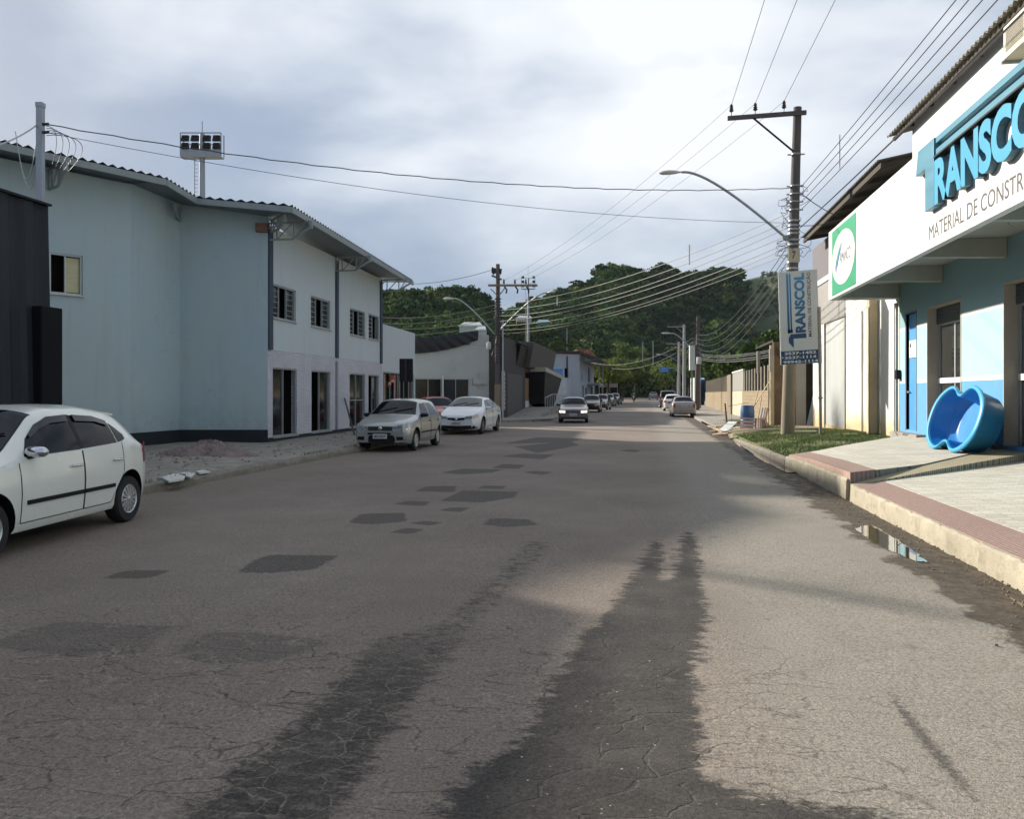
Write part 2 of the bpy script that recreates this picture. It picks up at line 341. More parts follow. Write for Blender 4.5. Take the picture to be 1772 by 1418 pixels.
# ragged wet / oily stain
tn = s.mapping((0.55, 1.0, 1)); ragged = s.noise(9, 9, 0.80, tn, 0.2)
wet = s.rng(s.math('MULTIPLY_ADD', s.math('SUBTRACT', ragged, 0.5), 0.62, s.attr('wet')), -0.04, 0.045, 0, 1, True)
oldm = s.rng(s.math('MULTIPLY_ADD', s.math('SUBTRACT', ragged, 0.5), 0.25, s.attr('old')), -0.02, 0.03, 0, 0.55, True)
col = s.mix(oldm, col, (0.088, 0.076, 0.066))
pm = s.rng(s.math('MULTIPLY_ADD', s.math('SUBTRACT', s.noise(20, 7, 0.8), 0.5), 0.20, s.attr('patch')), -0.018, 0.022, 0, 0.86, True)
col = s.mix(pm, col, s.mix(s.rng(fine, .3, .7), (0.064, 0.056, 0.049), (0.088, 0.077, 0.067)))
col = s.mix(wet, col, s.mix(s.rng(mid, 0.35, 0.7), (0.028, 0.024, 0.021), (0.062, 0.052, 0.045)))
e3 = s.voro(1.5, vec=s.vmath('ADD', s.mapping((.75, 2.9, 1)), s.vscale(s.noisecol(2.6), 0.45)))
ck3 = s.math('MULTIPLY', s.math('MULTIPLY', s.rng(e3, .022, .004, 0, .7, True), s.rng(sx.outputs[1], 5.8, 4.6)), s.math('MULTIPLY', s.rng(s.noise(3.7, 5, .7), .42, .55), s.rng(sx.outputs[0], 1.6, .8, .15, .85)))
col = s.mix(ck3, col, (0.022, 0.018, 0.016))
# alligator cracking with sandy joints in the foreground
dv = s.vmath('ADD', s.mapping((1.15, 1.6, 1)), s.vscale(s.noisecol(2.2), 0.55))
ed = s.voro(2.5, vec=dv); dv2 = s.vmath('ADD', s.mapping((1.2, 1.75, 1)), s.vscale(s.noisecol(5.0), 0.12)); ed2 = s.voro(4.2, vec=dv2)
zone = s.math('MULTIPLY', s.rng(sx.outputs[1], 6.6, 4.8, 0, 1, True), s.rng(s.noise(0.9, 3, 0.6), 0.30, 0.52, 0.15, 1, True))
zone = s.math('MULTIPLY', zone, s.rng(sx.outputs[0], 1.2, 0.0, 0.12, 1, True))
brk = s.noise(3.1, 5, 0.7)
ck = s.math('MULTIPLY', s.rng(ed, 0.034, 0.008, 0, 1, True), s.math('MULTIPLY', zone, s.rng(brk, 0.40, 0.56, 0.2, 1)))
col = s.mix(s.math('MULTIPLY', ck, 0.85), col, (0.045, 0.038, 0.033))
sand = s.math('MULTIPLY', s.math('MULTIPLY', s.rng(ed, 0.10, 0.012, 0, 1, True), s.rng(s.noise(26, 5, 0.75), 0.42, 0.62)), s.math('MULTIPLY', zone, s.rng(brk, 0.66, 0.50, 0.1, 0.9)))
trk = s.rng(s.attr('track'), -.1, .05)
col = s.mix(s.math('MULTIPLY', sand, s.math('SUBTRACT', 1.0, s.math('MAXIMUM', wet, s.math('MULTIPLY', trk, .85)))), col, (0.28, 0.24, 0.185))
# dark polished blocks in the left wheel track
tr = s.rng(s.math('MULTIPLY_ADD', s.math('SUBTRACT', ragged, 0.5), 0.75, s.attr('track')), -0.02, 0.10, 0, 1, True)
near = s.rng(sx.outputs[1], 5.6, 4.3, 0, 1, True)
blk = s.rng(s.math('MULTIPLY_ADD', s.math('SUBTRACT', s.noise(30, 4, 0.75), 0.5), 0.12, ed2), 0.004, 0.032, 0, 1, True)
blk = s.math('MAXIMUM', blk, s.math('SUBTRACT', 1.0, near))
speck = s.rng(s.noise(16, 6, 0.8, tn), 0.38, 0.52, 0.45, 1)
thin = s.math('MAXIMUM', near, s.rng(s.noise(13, 8, .85, tn), .46, .56))
trd = s.math('MULTIPLY', s.math('MULTIPLY', tr, thin), s.math('MULTIPLY', blk, speck))
col = s.mix(trd, col, s.mix(s.voro(4.2, 'F1', dv2, 1), (0.033, 0.028, 0.024), (0.066, 0.055, 0.046)))
col = s.mix(s.math('MULTIPLY', s.math('MULTIPLY', tr, near), s.math('MULTIPLY', s.math('SUBTRACT', 1.0, blk), s.rng(s.noise(26, 7, .85), .42, .60, .0, .7))), col, (0.125, 0.100, 0.076))
# small oil spots right of the stain, mud along the right gutter, dust along the left one
spots = s.math('MULTIPLY', s.rng(s.noise(3.4, 3, 0.5), 0.66, 0.72, 0, 0.55, True), s.rng(sx.outputs[0], -1.0, 0.5))
col = s.mix(spots, col, (0.12, 0.10, 0.085))
mudn = s.math('MULTIPLY_ADD', s.math('SUBTRACT', s.noise(2.2, 6, 0.7, s.mapping((1, 0.7, 1))), 0.5), 1.1, sx.outputs[0])
mud = s.rng(mudn, 2.28, 2.42, 0, 0.96, True)
col = s.mix(mud, col, s.mix(s.rng(s.noise(11, 6, .75), .36, .62), (0.034, 0.027, 0.021), (0.105, 0.08, 0.052)))
dust = s.rng(s.math('MULTIPLY_ADD', s.math('SUBTRACT', mid, 0.5), 1.2, sx.outputs[0]), -6.5, -7.6, 0, 0.65, True)
col = s.mix(s.math('MULTIPLY', dust, s.rng(sx.outputs[1], 44, 40)), col, (0.20, 0.165, 0.125))
deb = s.rng(s.noise(38, 2, 0.5), 0.735, 0.75, 0, 0.8); col = s.mix(deb, col, (0.40, 0.36, 0.28))
pit = s.rng(s.noise(46, 2, 0.5, s.mapping((1, 1, 1), (0, 0, 1.1))), 0.735, 0.75, 0, 0.8); col = s.mix(pit, col, (0.03, 0.027, 0.024))
col = s.mix(1.0, col, agg, 'MULTIPLY')
rough = s.math('SUBTRACT', 0.93, s.math('MULTIPLY', s.math('MAXIMUM', wet, trd), s.rng(fine, 0.35, 0.65, 0.05, 0.22)))
rough = s.math('SUBTRACT', rough, s.math('MULTIPLY', mud, s.rng(s.noise(5, 4, .6), .45, .6, 0, .45)))
h = s.math('ADD', s.math('MULTIPLY', fine, 0.5), s.math('MULTIPLY', grit, 0.5)); h = s.math('SUBTRACT', h, s.math('MULTIPLY', ck, 0.7))
h = s.math('SUBTRACT', h, s.math('MULTIPLY', s.math('MULTIPLY', s.math('SUBTRACT', 1.0, blk), tr), 0.8))
s.b.inputs['Specular IOR Level'].default_value = 0.35
s.bump(h, 0.55, 0.012); me.materials.append(s.done(col, rough))
# wider ground to the horizon
s = NT('dry_soil')
col = s.mix(s.rng(s.noise(0.6, 6, 0.7), 0.4, 0.62), (0.20, 0.155, 0.105), (0.075, 0.10, 0.035)); col = s.mix(s.rng(s.noise(14, 4, .7), .3, .7, 0, .5), col, (0.12, 0.10, 0.07))
s.bump(s.noise(20, 5, .7), .5, .03); M_SOIL = s.done(col, 0.95)
mb = MB(); rr = [0, 15, 40, 90, 200, 500, 1500]; k = 48; Pn = []
for r_ in rr: Pn.append([(r_*math.cos(2*math.pi*j/k), 60+r_*math.sin(2*math.pi*j/k), -0.12 if r_ < 450 else -0.3) for j in range(k+1)])
mb.grid(Pn); g_ = mb.build('ground', M_SOIL, loc=(0, 0, -0.12)); tag(g_, kind='structure')
# side street on the left between the grey building and the dark one
mb = MB(); mb.grid([[(x, y, -0.012+0.0*x) for y in np.linspace(40.9, 47.5, 12)] for x in np.linspace(-60, -7.95, 40)])
o = mb.build('side_street', MATS['asphalt'], loc=(-30, 44, -0.01)); tag(o, 'side street turning off to the left', kind='structure')
# ---- concrete materials for pavements
def concrete(name, a, b, dirt=(0.07, 0.06, 0.05), sc=1.0, crack=False, rough=0.9):
    s = NT(name); n = s.noise(1.6*sc, 8, 0.72); col = s.mix(s.rng(n, 0.35, 0.68), a, b)
    col = s.mix(s.rng(s.noise(5*sc, 8, 0.8), 0.5, 0.72, 0, 0.7), col, dirt)
    if crack:
        e = s.voro(0.9, vec=s.vmath('ADD', s.co, s.vscale(s.noisecol(2.0), 0.5))); col = s.mix(s.rng(e, 0.02, 0.006, 0, 0.8), col, (0.04, 0.035, 0.03))
    f = s.noise(70, 4, .7); col = s.mix(1.0, col, s.rng(f, .3, .7, .82, 1.18), 'MULTIPLY'); s.bump(f, 0.4, 0.008); return s.done(col, rough)
M_CONC = concrete('dirty_concrete', (0.24, 0.215, 0.18), (0.34, 0.31, 0.265), crack=True)
M_KERB = concrete('kerb_concrete', (0.31, 0.275, 0.205), (0.42, 0.375, 0.28), (0.13, 0.105, 0.075))
M_KERB2 = concrete('old_kerb', (0.17, 0.15, 0.12), (0.26, 0.23, 0.185), (0.07, 0.06, 0.05))
def tiles(name, base, base2, joint, bw, bh, mortar, rot=0.0, dirt=(0.2, 0.17, 0.13), damt=0.35, bumpd=0.01):
    s = NT(name); v = s.mapping((1, 1, 1), (0, 0, rot))
    br = s.n('ShaderNodeTexBrick'); s.l(v, br.inputs['Vector']); br.inputs['Scale'].default_value = 1; br.inputs['Brick Width'].default_value = bw; br.inputs['Row Height'].default_value = bh
    br.inputs['Mortar Size'].default_value = mortar; br.inputs['Mortar Smooth'].default_value = 0.3; br.inputs['Color1'].default_value = (*base, 1); br.inputs['Color2'].default_value = (*base2, 1); br.inputs['Mortar'].default_value = (*joint, 1); br.inputs['Bias'].default_value = 0.0
    col = s.mix(s.rng(s.noise(2.1, 8, .75), .46, .72, 0, damt), br.outputs[0], dirt); f = s.noise(40, 5, .7); col = s.mix(1.0, col, s.rng(f, .3, .7, .86, 1.12), 'MULTIPLY')
    s.bump(s.math('SUBTRACT', s.math('MULTIPLY', f, .3), br.outputs[1]), .7, bumpd); return s.done(col, .8)
M_TILE = tiles('stone_slabs', (0.62, 0.585, 0.50), (0.46, 0.435, 0.37), (0.30, 0.27, 0.22), 0.34, 0.085, 0.006, rot=0.05, dirt=(0.30, 0.26, 0.19))
M_RED = tiles('red_tactile_tiles', (0.45, 0.30, 0.245), (0.38, 0.245, 0.20), (0.20, 0.13, 0.11), 0.05, 0.042, 0.008, rot=R(90), damt=0.25)
M_RAMP = tiles('yellow_tactile_tiles', (0.50, 0.44, 0.30), (0.42, 0.37, 0.25), (0.20, 0.17, 0.11), 0.10, 0.055, 0.012, rot=0.6, damt=0.3)
def sheet(name, Pg, m, skirt=0.35, kerbmat=None):
    mb = MB(); mb.grid(Pg); ni, nj = len(Pg), len(Pg[0]); e = []
    e += [[Pg[i][0] for i in range(ni)], [Pg[i][-1] for i in range(ni)], Pg[0], Pg[-1]]
    for ed_ in e: mb.grid([[tuple(p), (p[0], p[1], min(p[2], 0)-skirt)] for p in ed_], 1 if kerbmat else 0)
    o = mb.build(name, [m, kerbmat] if kerbmat else m, loc=(0, 0, 0)); tag(o, kind='structure'); return o
def lin(a, b, n): return [a+(b-a)*i/(n-1) for i in range(n)]
KX = 3.06
def ynear(x): return 12.9+(x-3.1)*(15.95-12.9)/3.7
def yfar(x): return 13.15+(x-3.1)*(17.3-13.15)/3.7
def ylawn(x): return 18.6+(x-3.1)*(22.7-18.6)/3.7
def interp(x, a, b): return float(np.interp(x, a, b))
def zN(x): return interp(x, (3.06, 7.2), (0.22, 0.42))
def zRp(x): return interp(x, (3.06, 4.66, 7.2), (0.215, 0.36, 0.56))
def zB(x, y): 
    k = interp(y, (13, 16, 19.5), (0.39, 0.36, 0.22)); return interp(x, (3.06, 4.7, 7.2), (k, max(k, 0.385), 0.57))
SX = lin(3.62, 7.2, 14); KXs = [3.06+0.02, 3.2, 3.4, 3.6]
sheet('pavement_near', [[(x, y, zN(x)) for y in lin(-6, ynear(x)-0.02, 24)] for x in SX], M_TILE)
sheet('kerb_tiles_near', [[(x, y, zN(x)+0.004) for y in lin(-6, ynear(x)-0.02, 24)] for x in KXs], M_RED)
sheet('pavement_ramp', [[(x, y, zRp(x)) for y in lin(ynear(x)+0.0, yfar(x)-0.01, 6)] for x in lin(3.08, 7.2, 14)], M_RAMP)
sheet('pavement_far', [[(x, y, zB(x, y)) for y in lin(yfar(x), ylawn(x)-0.01, 12)] for x in SX], M_TILE, kerbmat=M_CONC)
sheet('kerb_tiles_far', [[(x, y, zB(x, y)+0.004) for y in lin(yfar(x), ylawn(x)-0.01, 12)] for x in KXs], M_RED)
# kerb stones: an irregular extruded run, with a chipped arris
def kerb_run(name, x0, x1, ya, yb, top, m, n, rough_=0.012, label=None):
    mb = MB(); Pr = []
    for i in range(n):
        y = ya+(yb-ya)*i/(n-1); t = top(y); a, b = rng.normal(0, rough_, 2); ch = 0.018+abs(rng.normal(0, rough_))+(.05 if rng.random() < .02 else 0); jt = (i % 11 == 0); a += (.022 if jt else 0)*(1 if x1 > x0 else -1); t -= .018 if jt else 0; sg = 1 if x1 > x0 else -1
        Pr.append([(x0+a*0.6, y, -0.2), (x0+a*0.6-sg*0.012, y, 0.02), (x0+a*0.4, y, t-ch), (x0+sg*ch, y, t+b*0.15), (x1, y, t+b*0.1), (x1, y, -0.2)])
    mb.grid(Pr); mb.poly(Pr[0]); mb.poly(Pr[-1]); o = mb.build(name, m, smooth=True, loc=((x0+x1)/2, (ya+yb)/2, 0), ang=35); tag(o, label, kind='structure'); return o
kerb_run('kerb', 3.02, 3.085, -6, 12.85, lambda y: 0.222, M_KERB, 220)
kerb_run('kerb_far', 3.02, 3.085, 13.16, 18.7, lambda y: interp(y, (13, 16, 19.5), (0.30, 0.28, 0.2)), M_KERB, 60)
kerb_run('lawn_kerb', 3.0, 3.10, 18.7, 30.5, lambda y: interp(y, (18.7, 24, 30.5), (0.19, 0.12, 0.03)), M_KERB2, 70, 0.02)
# left pavement and its broken kerb
zL = lambda x, y: 0.13+0.012*math.sin(x*2.1+y)+0.02*interp(x, (-16, -8), (1, 0))
sheet('pavement_left', [[(x, y, zL(x, y)) for y in lin(-8, 41.0, 90)] for x in lin(-18, -8.02, 34)], M_CONC, 0.3)
kerb_run('kerb_left', -7.86, -8.04, -8, 41.0, lambda y: 0.145+0.014*math.sin(y*1.7)-(0.03 if 21.6 < y < 22.6 else 0), M_KERB2, 260, 0.020)
sheet('pavement_corner', [[(x, y, 0.14) for y in (lin(interp(x, (-60, -8.4, -5.0), (47.0, 43.6, 48.2)), 90, 30))] for x in lin(-60, -5.6, 60)], M_CONC, 0.3)
sheet('pavement_right_far', [[(x, y, 0.12+zroad(y)+0.03*math.sin(y*.5+x)) for y in lin(38, 200, 60)] for x in lin(3.1, 9, 8)], M_CONC, 0.3)
# lawn bank by the utility pole
def zlawn(x, y): return interp(x, (3.1, 3.7, 4.6, 7.4), (0.12, 0.22, 0.33, 0.40))*interp(y, (18, 28, 38), (1.05, 1.0, 0.35))+0.012*math.sin(3*x+2.2*y)
s = NT('lawn_soil'); col = s.mix(s.rng(s.noise(2.2, 6, .7), .42, .6), (0.06, 0.105, 0.022), (0.19, 0.165, 0.075)); s.bump(s.noise(30, 5, .7), .6, .03); M_LAWN = s.done(col, .95)
sheet('verge', [[(x, y, zlawn(x, y)) for y in lin(ylawn(x), 29.6+x*0.35, 26)] for x in lin(3.1, 7.4, 18)], M_LAWN)
s = NT('dust'); col = s.mix(s.rng(s.noise(1.7, 7, .7), .38, .65), (0.33, 0.26, 0.17), (0.20, 0.16, 0.10)); col = s.mix(s.rng(s.noise(.8, 5, .7), .55, .7, 0, .7), col, (0.085, 0.105, 0.035)); s.bump(s.noise(40, 5, .7), .5, .02); M_DUST = s.done(col, .95)
sheet('dirt_verge', [[(x, y, zlawn(x, 29.6)*interp(y, (29.6, 44), (1, 0.35))+0.004) for y in lin(29.6+x*0.35, 48, 22)] for x in lin(3.1, 9.5, 16)], M_DUST)
# grass blades (uncountable)
def blades(name, pts, zf, hmin, hmax, wd, colr, m):
    n = len(pts); a = rng.uniform(0, 6.283, n); hh = rng.uniform(hmin, hmax, n); z = np.array([zf(p[0], p[1]) for p in pts])
    dx, dy = np.cos(a)*wd, np.sin(a)*wd; lean = rng.normal(0, 0.35, (n, 2))*hh[:, None]
    v = np.empty((n, 3, 3)); v[:,0] = np.stack([pts[:,0]-dx, pts[:,1]-dy, z-0.01], 1); v[:,1] = np.stack([pts[:,0]+dx, pts[:,1]+dy, z-0.01], 1)
    v[:,2] = np.stack([pts[:,0]+lean[:,0], pts[:,1]+lean[:,1], z+hh], 1); v = v.reshape(-1, 3)
    me = bpy.data.meshes.new(name); me.vertices.add(3*n); me.vertices.foreach_set('co', v.ravel().astype(np.float32))
    me.loops.add(3*n); me.loops.foreach_set('vertex_index', np.arange(3*n, dtype=np.int32)); me.polygons.add(n); me.polygons.foreach_set('loop_start', np.arange(0, 3*n, 3, dtype=np.int32)); me.polygons.foreach_set('loop_total', np.full(n, 3, np.int32)) if hasattr(me.polygons[0], 'loop_total') and False else None
    me.update(calc_edges=True); me.materials.append(m); o = bpy.data.objects.new(name, me); C.objects.link(o); return o
s = NT('grass_blades'); col = s.mix(s.rng(s.noise(1.5, 5, .7), .4, .62), (0.075, 0.15, 0.025), (0.22, 0.21, 0.07)); col = s.mix(s.rng(s.noise(60, 2, .5), .3, .7), col, (0.04, 0.08, 0.015)); M_GRASS = s.done(col, .8)
pts = []
while len(pts) < 26000:
    x = rng.uniform(3.15, 6.75); y = rng.uniform(18.6, 31)
    dn = math.sin(x*2.3+y*.9)+math.sin(y*1.9-x*1.1)+.6*math.sin(x*6+y*4)
    if y > ylawn(x)-0.06+.12*math.sin(x*9) and rng.random() < (0.95 if y < 29.3 else 0.4)*(1 if dn > -.6 else .25): pts.append((x, y))
o = blades('grass', np.array(pts), zlawn, 0.02, 0.075, 0.008, None, M_GRASS); tag(o, kind='stuff', label='short green grass on the bank round the utility pole')
pts = rng.uniform((3.3, 33), (6.0, 47), (9000, 2)); pts = pts[(np.sin(pts[:,0]*3)+np.sin(pts[:,1]*1.7)+rng.normal(0, .5, 9000)) > 0.3]
o = blades('weeds', pts, lambda x, y: zlawn(x, 29.6)*interp(y, (29.6, 44), (1, 0.35)), 0.03, 0.14, 0.012, None, M_GRASS); tag(o, kind='stuff', label='dry weeds on the dirt verge')
# puddles in the right gutter
s = NT('muddy_water'); s.b.inputs['Specular IOR Level'].default_value = 0.8; s.bump(s.noise(6, 2, .5), .03, .01); M_WATER = s.done((0.060, 0.048, 0.030), 0.03)
def puddle(px, z=0.0, label=None):
    pts = [G(x, y, z) for x, y in px]; mb = MB(); n = len(pts); out = []
    for i in range(n):
        a, b = pts[i], pts[(i+1) % n]
        for k in range(5): q = a.lerp(b, k/5); out.append((q.x+rng.normal(0, .012), q.y+rng.normal(0, .03), z))
    mb.poly(out); o = mb.build('puddle', M_WATER); tag(o, label, kind='structure')
puddle([(1480,915),(1510,908),(1545,930),(1585,955),(1603,972),(1590,974),(1540,952),(1505,935)], 0.004, 'long puddle in the gutter mirroring the blue shop wall')
puddle([(1600,958),(1640,975),(1700,1010),(1772,1048),(1772,1058),(1690,1022),(1630,988)], -0.016, 'muddy water lying along the kerb foot')
puddle([(1262,756),(1275,752),(1300,768),(1345,796),(1380,818),(1362,818),(1318,797),(1285,778)], -0.004, 'gutter puddle in front of the grass bank')
# grit and litter along the gutter, rubble by the kerb break
mb = MB()
for i in range(420):
    y = rng.uniform(4, 17); x = 2.98-abs(rng.normal(0, .22)); r_ = rng.uniform(0.004, 0.016)
    mb.lathe([(0, -r_*.3), (r_, 0), (r_*.7, r_*.6), (0, r_*.8)], (x, y, 0.0), n=5)
o = mb.build('gutter_grit', mat('grit', (0.16, 0.13, 0.09), .9)); tag(o, kind='stuff', label='grit and mud crumbs along the right gutter')
# ================================================================ left-hand buildings
def CW(x, d, z=0.0): return Vector((x*CA-d*SA, d*CA+x*SA, z))
def rel(A, B, p):                                     # distance of p along A->B
    d = Vector((B[0]-A[0], B[1]-A[1])).normalized(); return (p[0]-A[0])*d.x+(p[1]-A[1])*d.y
def hole_px(A, B, xa, ya, xb, yb):                    # opening on wall A->B seen from corner pixels
    p = PL(xa, ya, A, B); q = PL(xb, yb, A, B); sa, sb = sorted((rel(A, B, p), rel(A, B, q)))
    r = PL(xa, yb, A, B); return (sa, sb, min(r.z, p.z), max(p.z, r.z))
def plaster(name, a, b, streak, amt=.35, base=True):
    s = NT(name); sp = s.n('ShaderNodeSeparateXYZ'); s.l(s.co, sp.inputs[0]); col = s.mix(s.rng(s.noise(.45, 6, .6), .40, .64), a, b)
    col = s.mix(s.rng(s.noise(1.6, 7, .7, s.mapping((2.2, 2.2, .16))), .52, .78, 0, amt), col, streak)
    col = s.mix(s.rng(s.noise(.8, 3, .5), .63, .66, 0, .10), col, tuple(min(1, x*1.25) for x in a))
    e = s.voro(.45, vec=s.vmath('ADD', s.co, s.vscale(s.noisecol(1.6), .6))); col = s.mix(s.math('MULTIPLY', s.rng(e, .006, .001), s.rng(s.noise(.7, 3, .5), .5, .56, 0, .13)), col, (.10, .11, .11))
    if base: col = s.mix(s.math('MULTIPLY', s.rng(sp.outputs[2], 1.5, .45), s.rng(s.noise(3, 7, .75), .38, .66, 0, .40)), col, (.20, .19, .165))
    f = s.noise(50, 5, .7); s.bump(s.math('ADD', f, s.math('MULTIPLY', s.noise(3, 4, .6), 2.0)), .22, .012); return s.done(col, .88)
M_BLUEGREY = plaster('bluegrey_render', (0.42, 0.515, 0.54), (0.44, 0.51, 0.505), (.30, .35, .35))
M_PALEGREY = plaster('pale_grey_render', (0.54, 0.60, 0.61), (0.55, 0.59, 0.575), (.38, .41, .40), base=False)
M_NAVY = mat('slate_paint', (0.045, 0.062, 0.085), .75, var=.12, scale=4, bump=.1)
M_DARKBAND = mat('tar_paint', (0.012, 0.017, 0.022), .8, var=.25, scale=3, bump=.2)
M_STEELGREY = mat('grey_steel', (0.26, 0.29, 0.285), .6, var=.12, scale=5)
M_SHEET = mat('zinc_sheet', (0.20, 0.23, 0.25), .55, .3, var=.15, scale=2, dirt=(0.12, .11, .10), damt=.5)
M_GLASS = mat('dark_glass', (0.010, 0.013, 0.013), .07, var=.3, scale=.6, spec=.35)
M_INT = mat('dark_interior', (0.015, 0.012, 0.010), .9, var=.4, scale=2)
M_ALU = mat('aluminium', (0.42, 0.44, 0.44), .45, .5, var=.08)
M_BLACK = mat('black_plastic', (0.009, 0.009, 0.010), .5, var=.15, spec=.2)
M_WHITE = mat('white_paint', (0.62, 0.62, 0.58), .75, var=.05, scale=1.3, bump=.08, bscale=50, dirt=(0.42, .40, .34), dscale=.9, damt=.35)
# patterned silver stone cladding
s = NT('textured_cladding'); v = s.mapping((16, 16, 16)); w1 = s.voro(1.0, 'F1', s.mapping((14, 14, 22))); n_ = s.noise(1.2, 5, .6)
wv = s.n('ShaderNodeTexWave'); wv.bands_direction = 'DIAGONAL'; wv.inputs['Scale'].default_value = 6; wv.inputs['Distortion'].default_value = 6; wv.inputs['Detail'].default_value = 2; s.l(s.co, wv.inputs['Vector'])
col = s.mix(s.rng(wv.outputs[1], .25, .75), (0.42, 0.415, 0.46), (0.80, 0.79, 0.83)); col = s.mix(s.rng(n_, .4, .65, 0, .35), col, (0.45, 0.42, 0.43))
s.bump(s.math('ADD', w1, wv.outputs[1]), .9, .02); M_CLAD = s.done(col, .6)
def sliding_window(parent, A, B, h, inset=0.10, fr=0.045, panes=3, openp=None, nm='window', bars=0, trans=None, fm=None):
    """framed glazing set back in an opening: h=(s0,s1,z0,z1)"""
    A = Vector((A[0], A[1], 0)); B = Vector((B[0], B[1], 0)); d = (B-A).normalized(); nrm = Vector((-d.y, d.x, 0))
    def P(s_, z_, k=inset): return A+d*s_+nrm*k+Vector((0, 0, z_))
    s0, s1, z0, z1 = h; m = MB(); up = Vector((0, 0, 1)); ax = (d, nrm, up)
    def rect(sa, sb, za, zb, k, t): m.box(P((sa+sb)/2, (za+zb)/2, k), (sb-sa, t, zb-za), 0, 0, ax)
    rect(s0, s1, z1-fr, z1, inset-.02, .08); rect(s0, s1, z0, z0+fr, inset-.02, .08); rect(s0, s0+fr, z0+fr, z1-fr, inset-.02, .08); rect(s1-fr, s1, z0+fr, z1-fr, inset-.02, .08)
    rect(s0-.03, s1+.03, z0-.035, z0, -.012, .09)
    pw = (s1-s0-2*fr)/panes
    for i in range(1, panes): rect(s0+fr+pw*i-.018, s0+fr+pw*i+.018, z0+fr, z1-fr, inset, .05)
    for i in range(panes):
        if i == openp: continue
        for b_ in range(bars): zb = z0+(z1-z0)*(b_+1)/(bars+1); rect(s0+fr+pw*i, s0+fr+pw*(i+1), zb-.008, zb+.008, inset+.01, .02)
    if trans: rect(s0+fr, s1-fr, trans-.02, trans+.02, inset, .05)
    f = m.build(nm, fm or M_ALU, parent)
    for i in range(panes):
        if i == openp: continue
        g = MB(); a = s0+fr+pw*i; g.box(P(a+pw/2, (z0+z1)/2, inset+.025), (pw, .008, z1-z0-2*fr), 0, 0, ax); g.build('pane', M_GLASS, f)
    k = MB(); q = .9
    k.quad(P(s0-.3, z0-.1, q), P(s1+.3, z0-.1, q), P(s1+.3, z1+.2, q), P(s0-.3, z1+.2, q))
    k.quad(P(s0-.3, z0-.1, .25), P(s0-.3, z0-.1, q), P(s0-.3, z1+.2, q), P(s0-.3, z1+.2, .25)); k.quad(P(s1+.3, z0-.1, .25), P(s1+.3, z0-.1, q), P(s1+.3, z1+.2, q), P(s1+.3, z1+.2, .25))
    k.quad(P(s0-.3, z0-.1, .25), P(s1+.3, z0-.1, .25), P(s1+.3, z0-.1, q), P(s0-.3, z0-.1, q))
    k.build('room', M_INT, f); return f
P0, P1_, P2_, P3_, P4, P5, P6 = CW(-15.5, 16.05), CW(-12.5, 19.8), CW(-10.5, 22.3), CW(-10.06, 24.5), CW(-7.4, 24.5), CW(-5.81, 36.0), CW(-5.04, 42.0)
gb = thing('commercial_building', 'two storey blue grey building with corrugated eaves and silver patterned ground floor', 'building', P4)
# blind walls facing the camera
mb = MB(); hA = hole_px(P0, P2_, 86, 436, 143, 507)
holed_wall(mb, P0, P2_, 0.1, 7.38, [hA], .2); holed_wall(mb, P2_, P3_, 0.1, 7.42, [], .2); holed_wall(mb, P3_, P4, 0.1, 6.90, [], .2); mb.prism([P3_+Vector((0, 0, 6.9)), P4+Vector((0, 0, 6.9)), P4+Vector((0, 0, 7.02)), P3_+Vector((0, 0, 7.42))], (.02, .2, 0)); mb.prism([P3_+Vector((0, .2, 7.0)), P3_+Vector((-6, .2, 7.0)), P3_+Vector((-6, .2, 7.45)), P3_+Vector((0, .2, 7.45))], (0, .2, 0))
mb.build('wall', M_BLUEGREY, gb)
HU = [hole_px(P4, P5, 472, 492, 512, 555), hole_px(P4, P5, 538, 513, 571.6, 568), hole_px(P4, P5, 605.6, 533, 632, 583), hole_px(P4, P5, 638, 543, 656, 588)]
z0u, z1u = 3.95, 5.0
HU = [(a, b, z0u, z1u) for a, b, c, d in HU]
HD = [hole_px(P4, P5, 472, 640, 514, 757), hole_px(P4, P5, 539, 642, 571.6, 745), hole_px(P4, P5, 605, 650, 632, 738), hole_px(P4, P5, 637.6, 653, 656, 733)]
HD = [(a, b, 0.26, 2.42) for a, b, c, d in HD]
mb = MB(); holed_wall(mb, P4, P5, 2.95, 6.72, HU, .2); mb.build('upper_wall', M_PALEGREY, gb)
mb = MB(); holed_wall(mb, P4, P5, 0.26, 2.946, HD, .2); mb.build('ground_floor_cladding', M_CLAD, gb)
mb = MB(); d_ = (P5-P4).normalized(); n_ = Vector((-d_.y, d_.x, 0)); L_ = (P5-P4).length; ax_ = (d_, n_, Vector((0, 0, 1)))
mb.box(P4+d_*(L_/2)+n_*.1+Vector((0, 0, .17)), (L_, .23, .175), 0, 0, ax_)
dC = (P4-P3_).normalized(); nC = Vector((-dC.y, dC.x, 0))
for a, b, zt in ((P0, P2_, .515), (P2_, P3_, .515), (P3_, P4, .515)):
    dd = (b-a).normalized(); nn = Vector((-dd.y, dd.x, 0)); l_ = (b-a).length
    mb.box(a+dd*(l_/2)-nn*.012+Vector((0, 0, zt/2+.05)), (l_+.02, .02, zt-.1), 0, 0, (dd, nn, Vector((0, 0, 1))))
mb.build('plinth', M_DARKBAND, gb)
for s0, zb in ((0.14, 2.95), (rel(P4, P5, PL(582, 500, P4, P5)), 2.95), (L_-.12, 2.95)):
    mb = MB(); mb.box(P4+d_*s0-n_*.03+Vector((0, 0, (zb+6.6)/2)), (.26, .06, 6.6-zb), 0, 0, ax_); mb.build('pilaster', M_NAVY, gb)
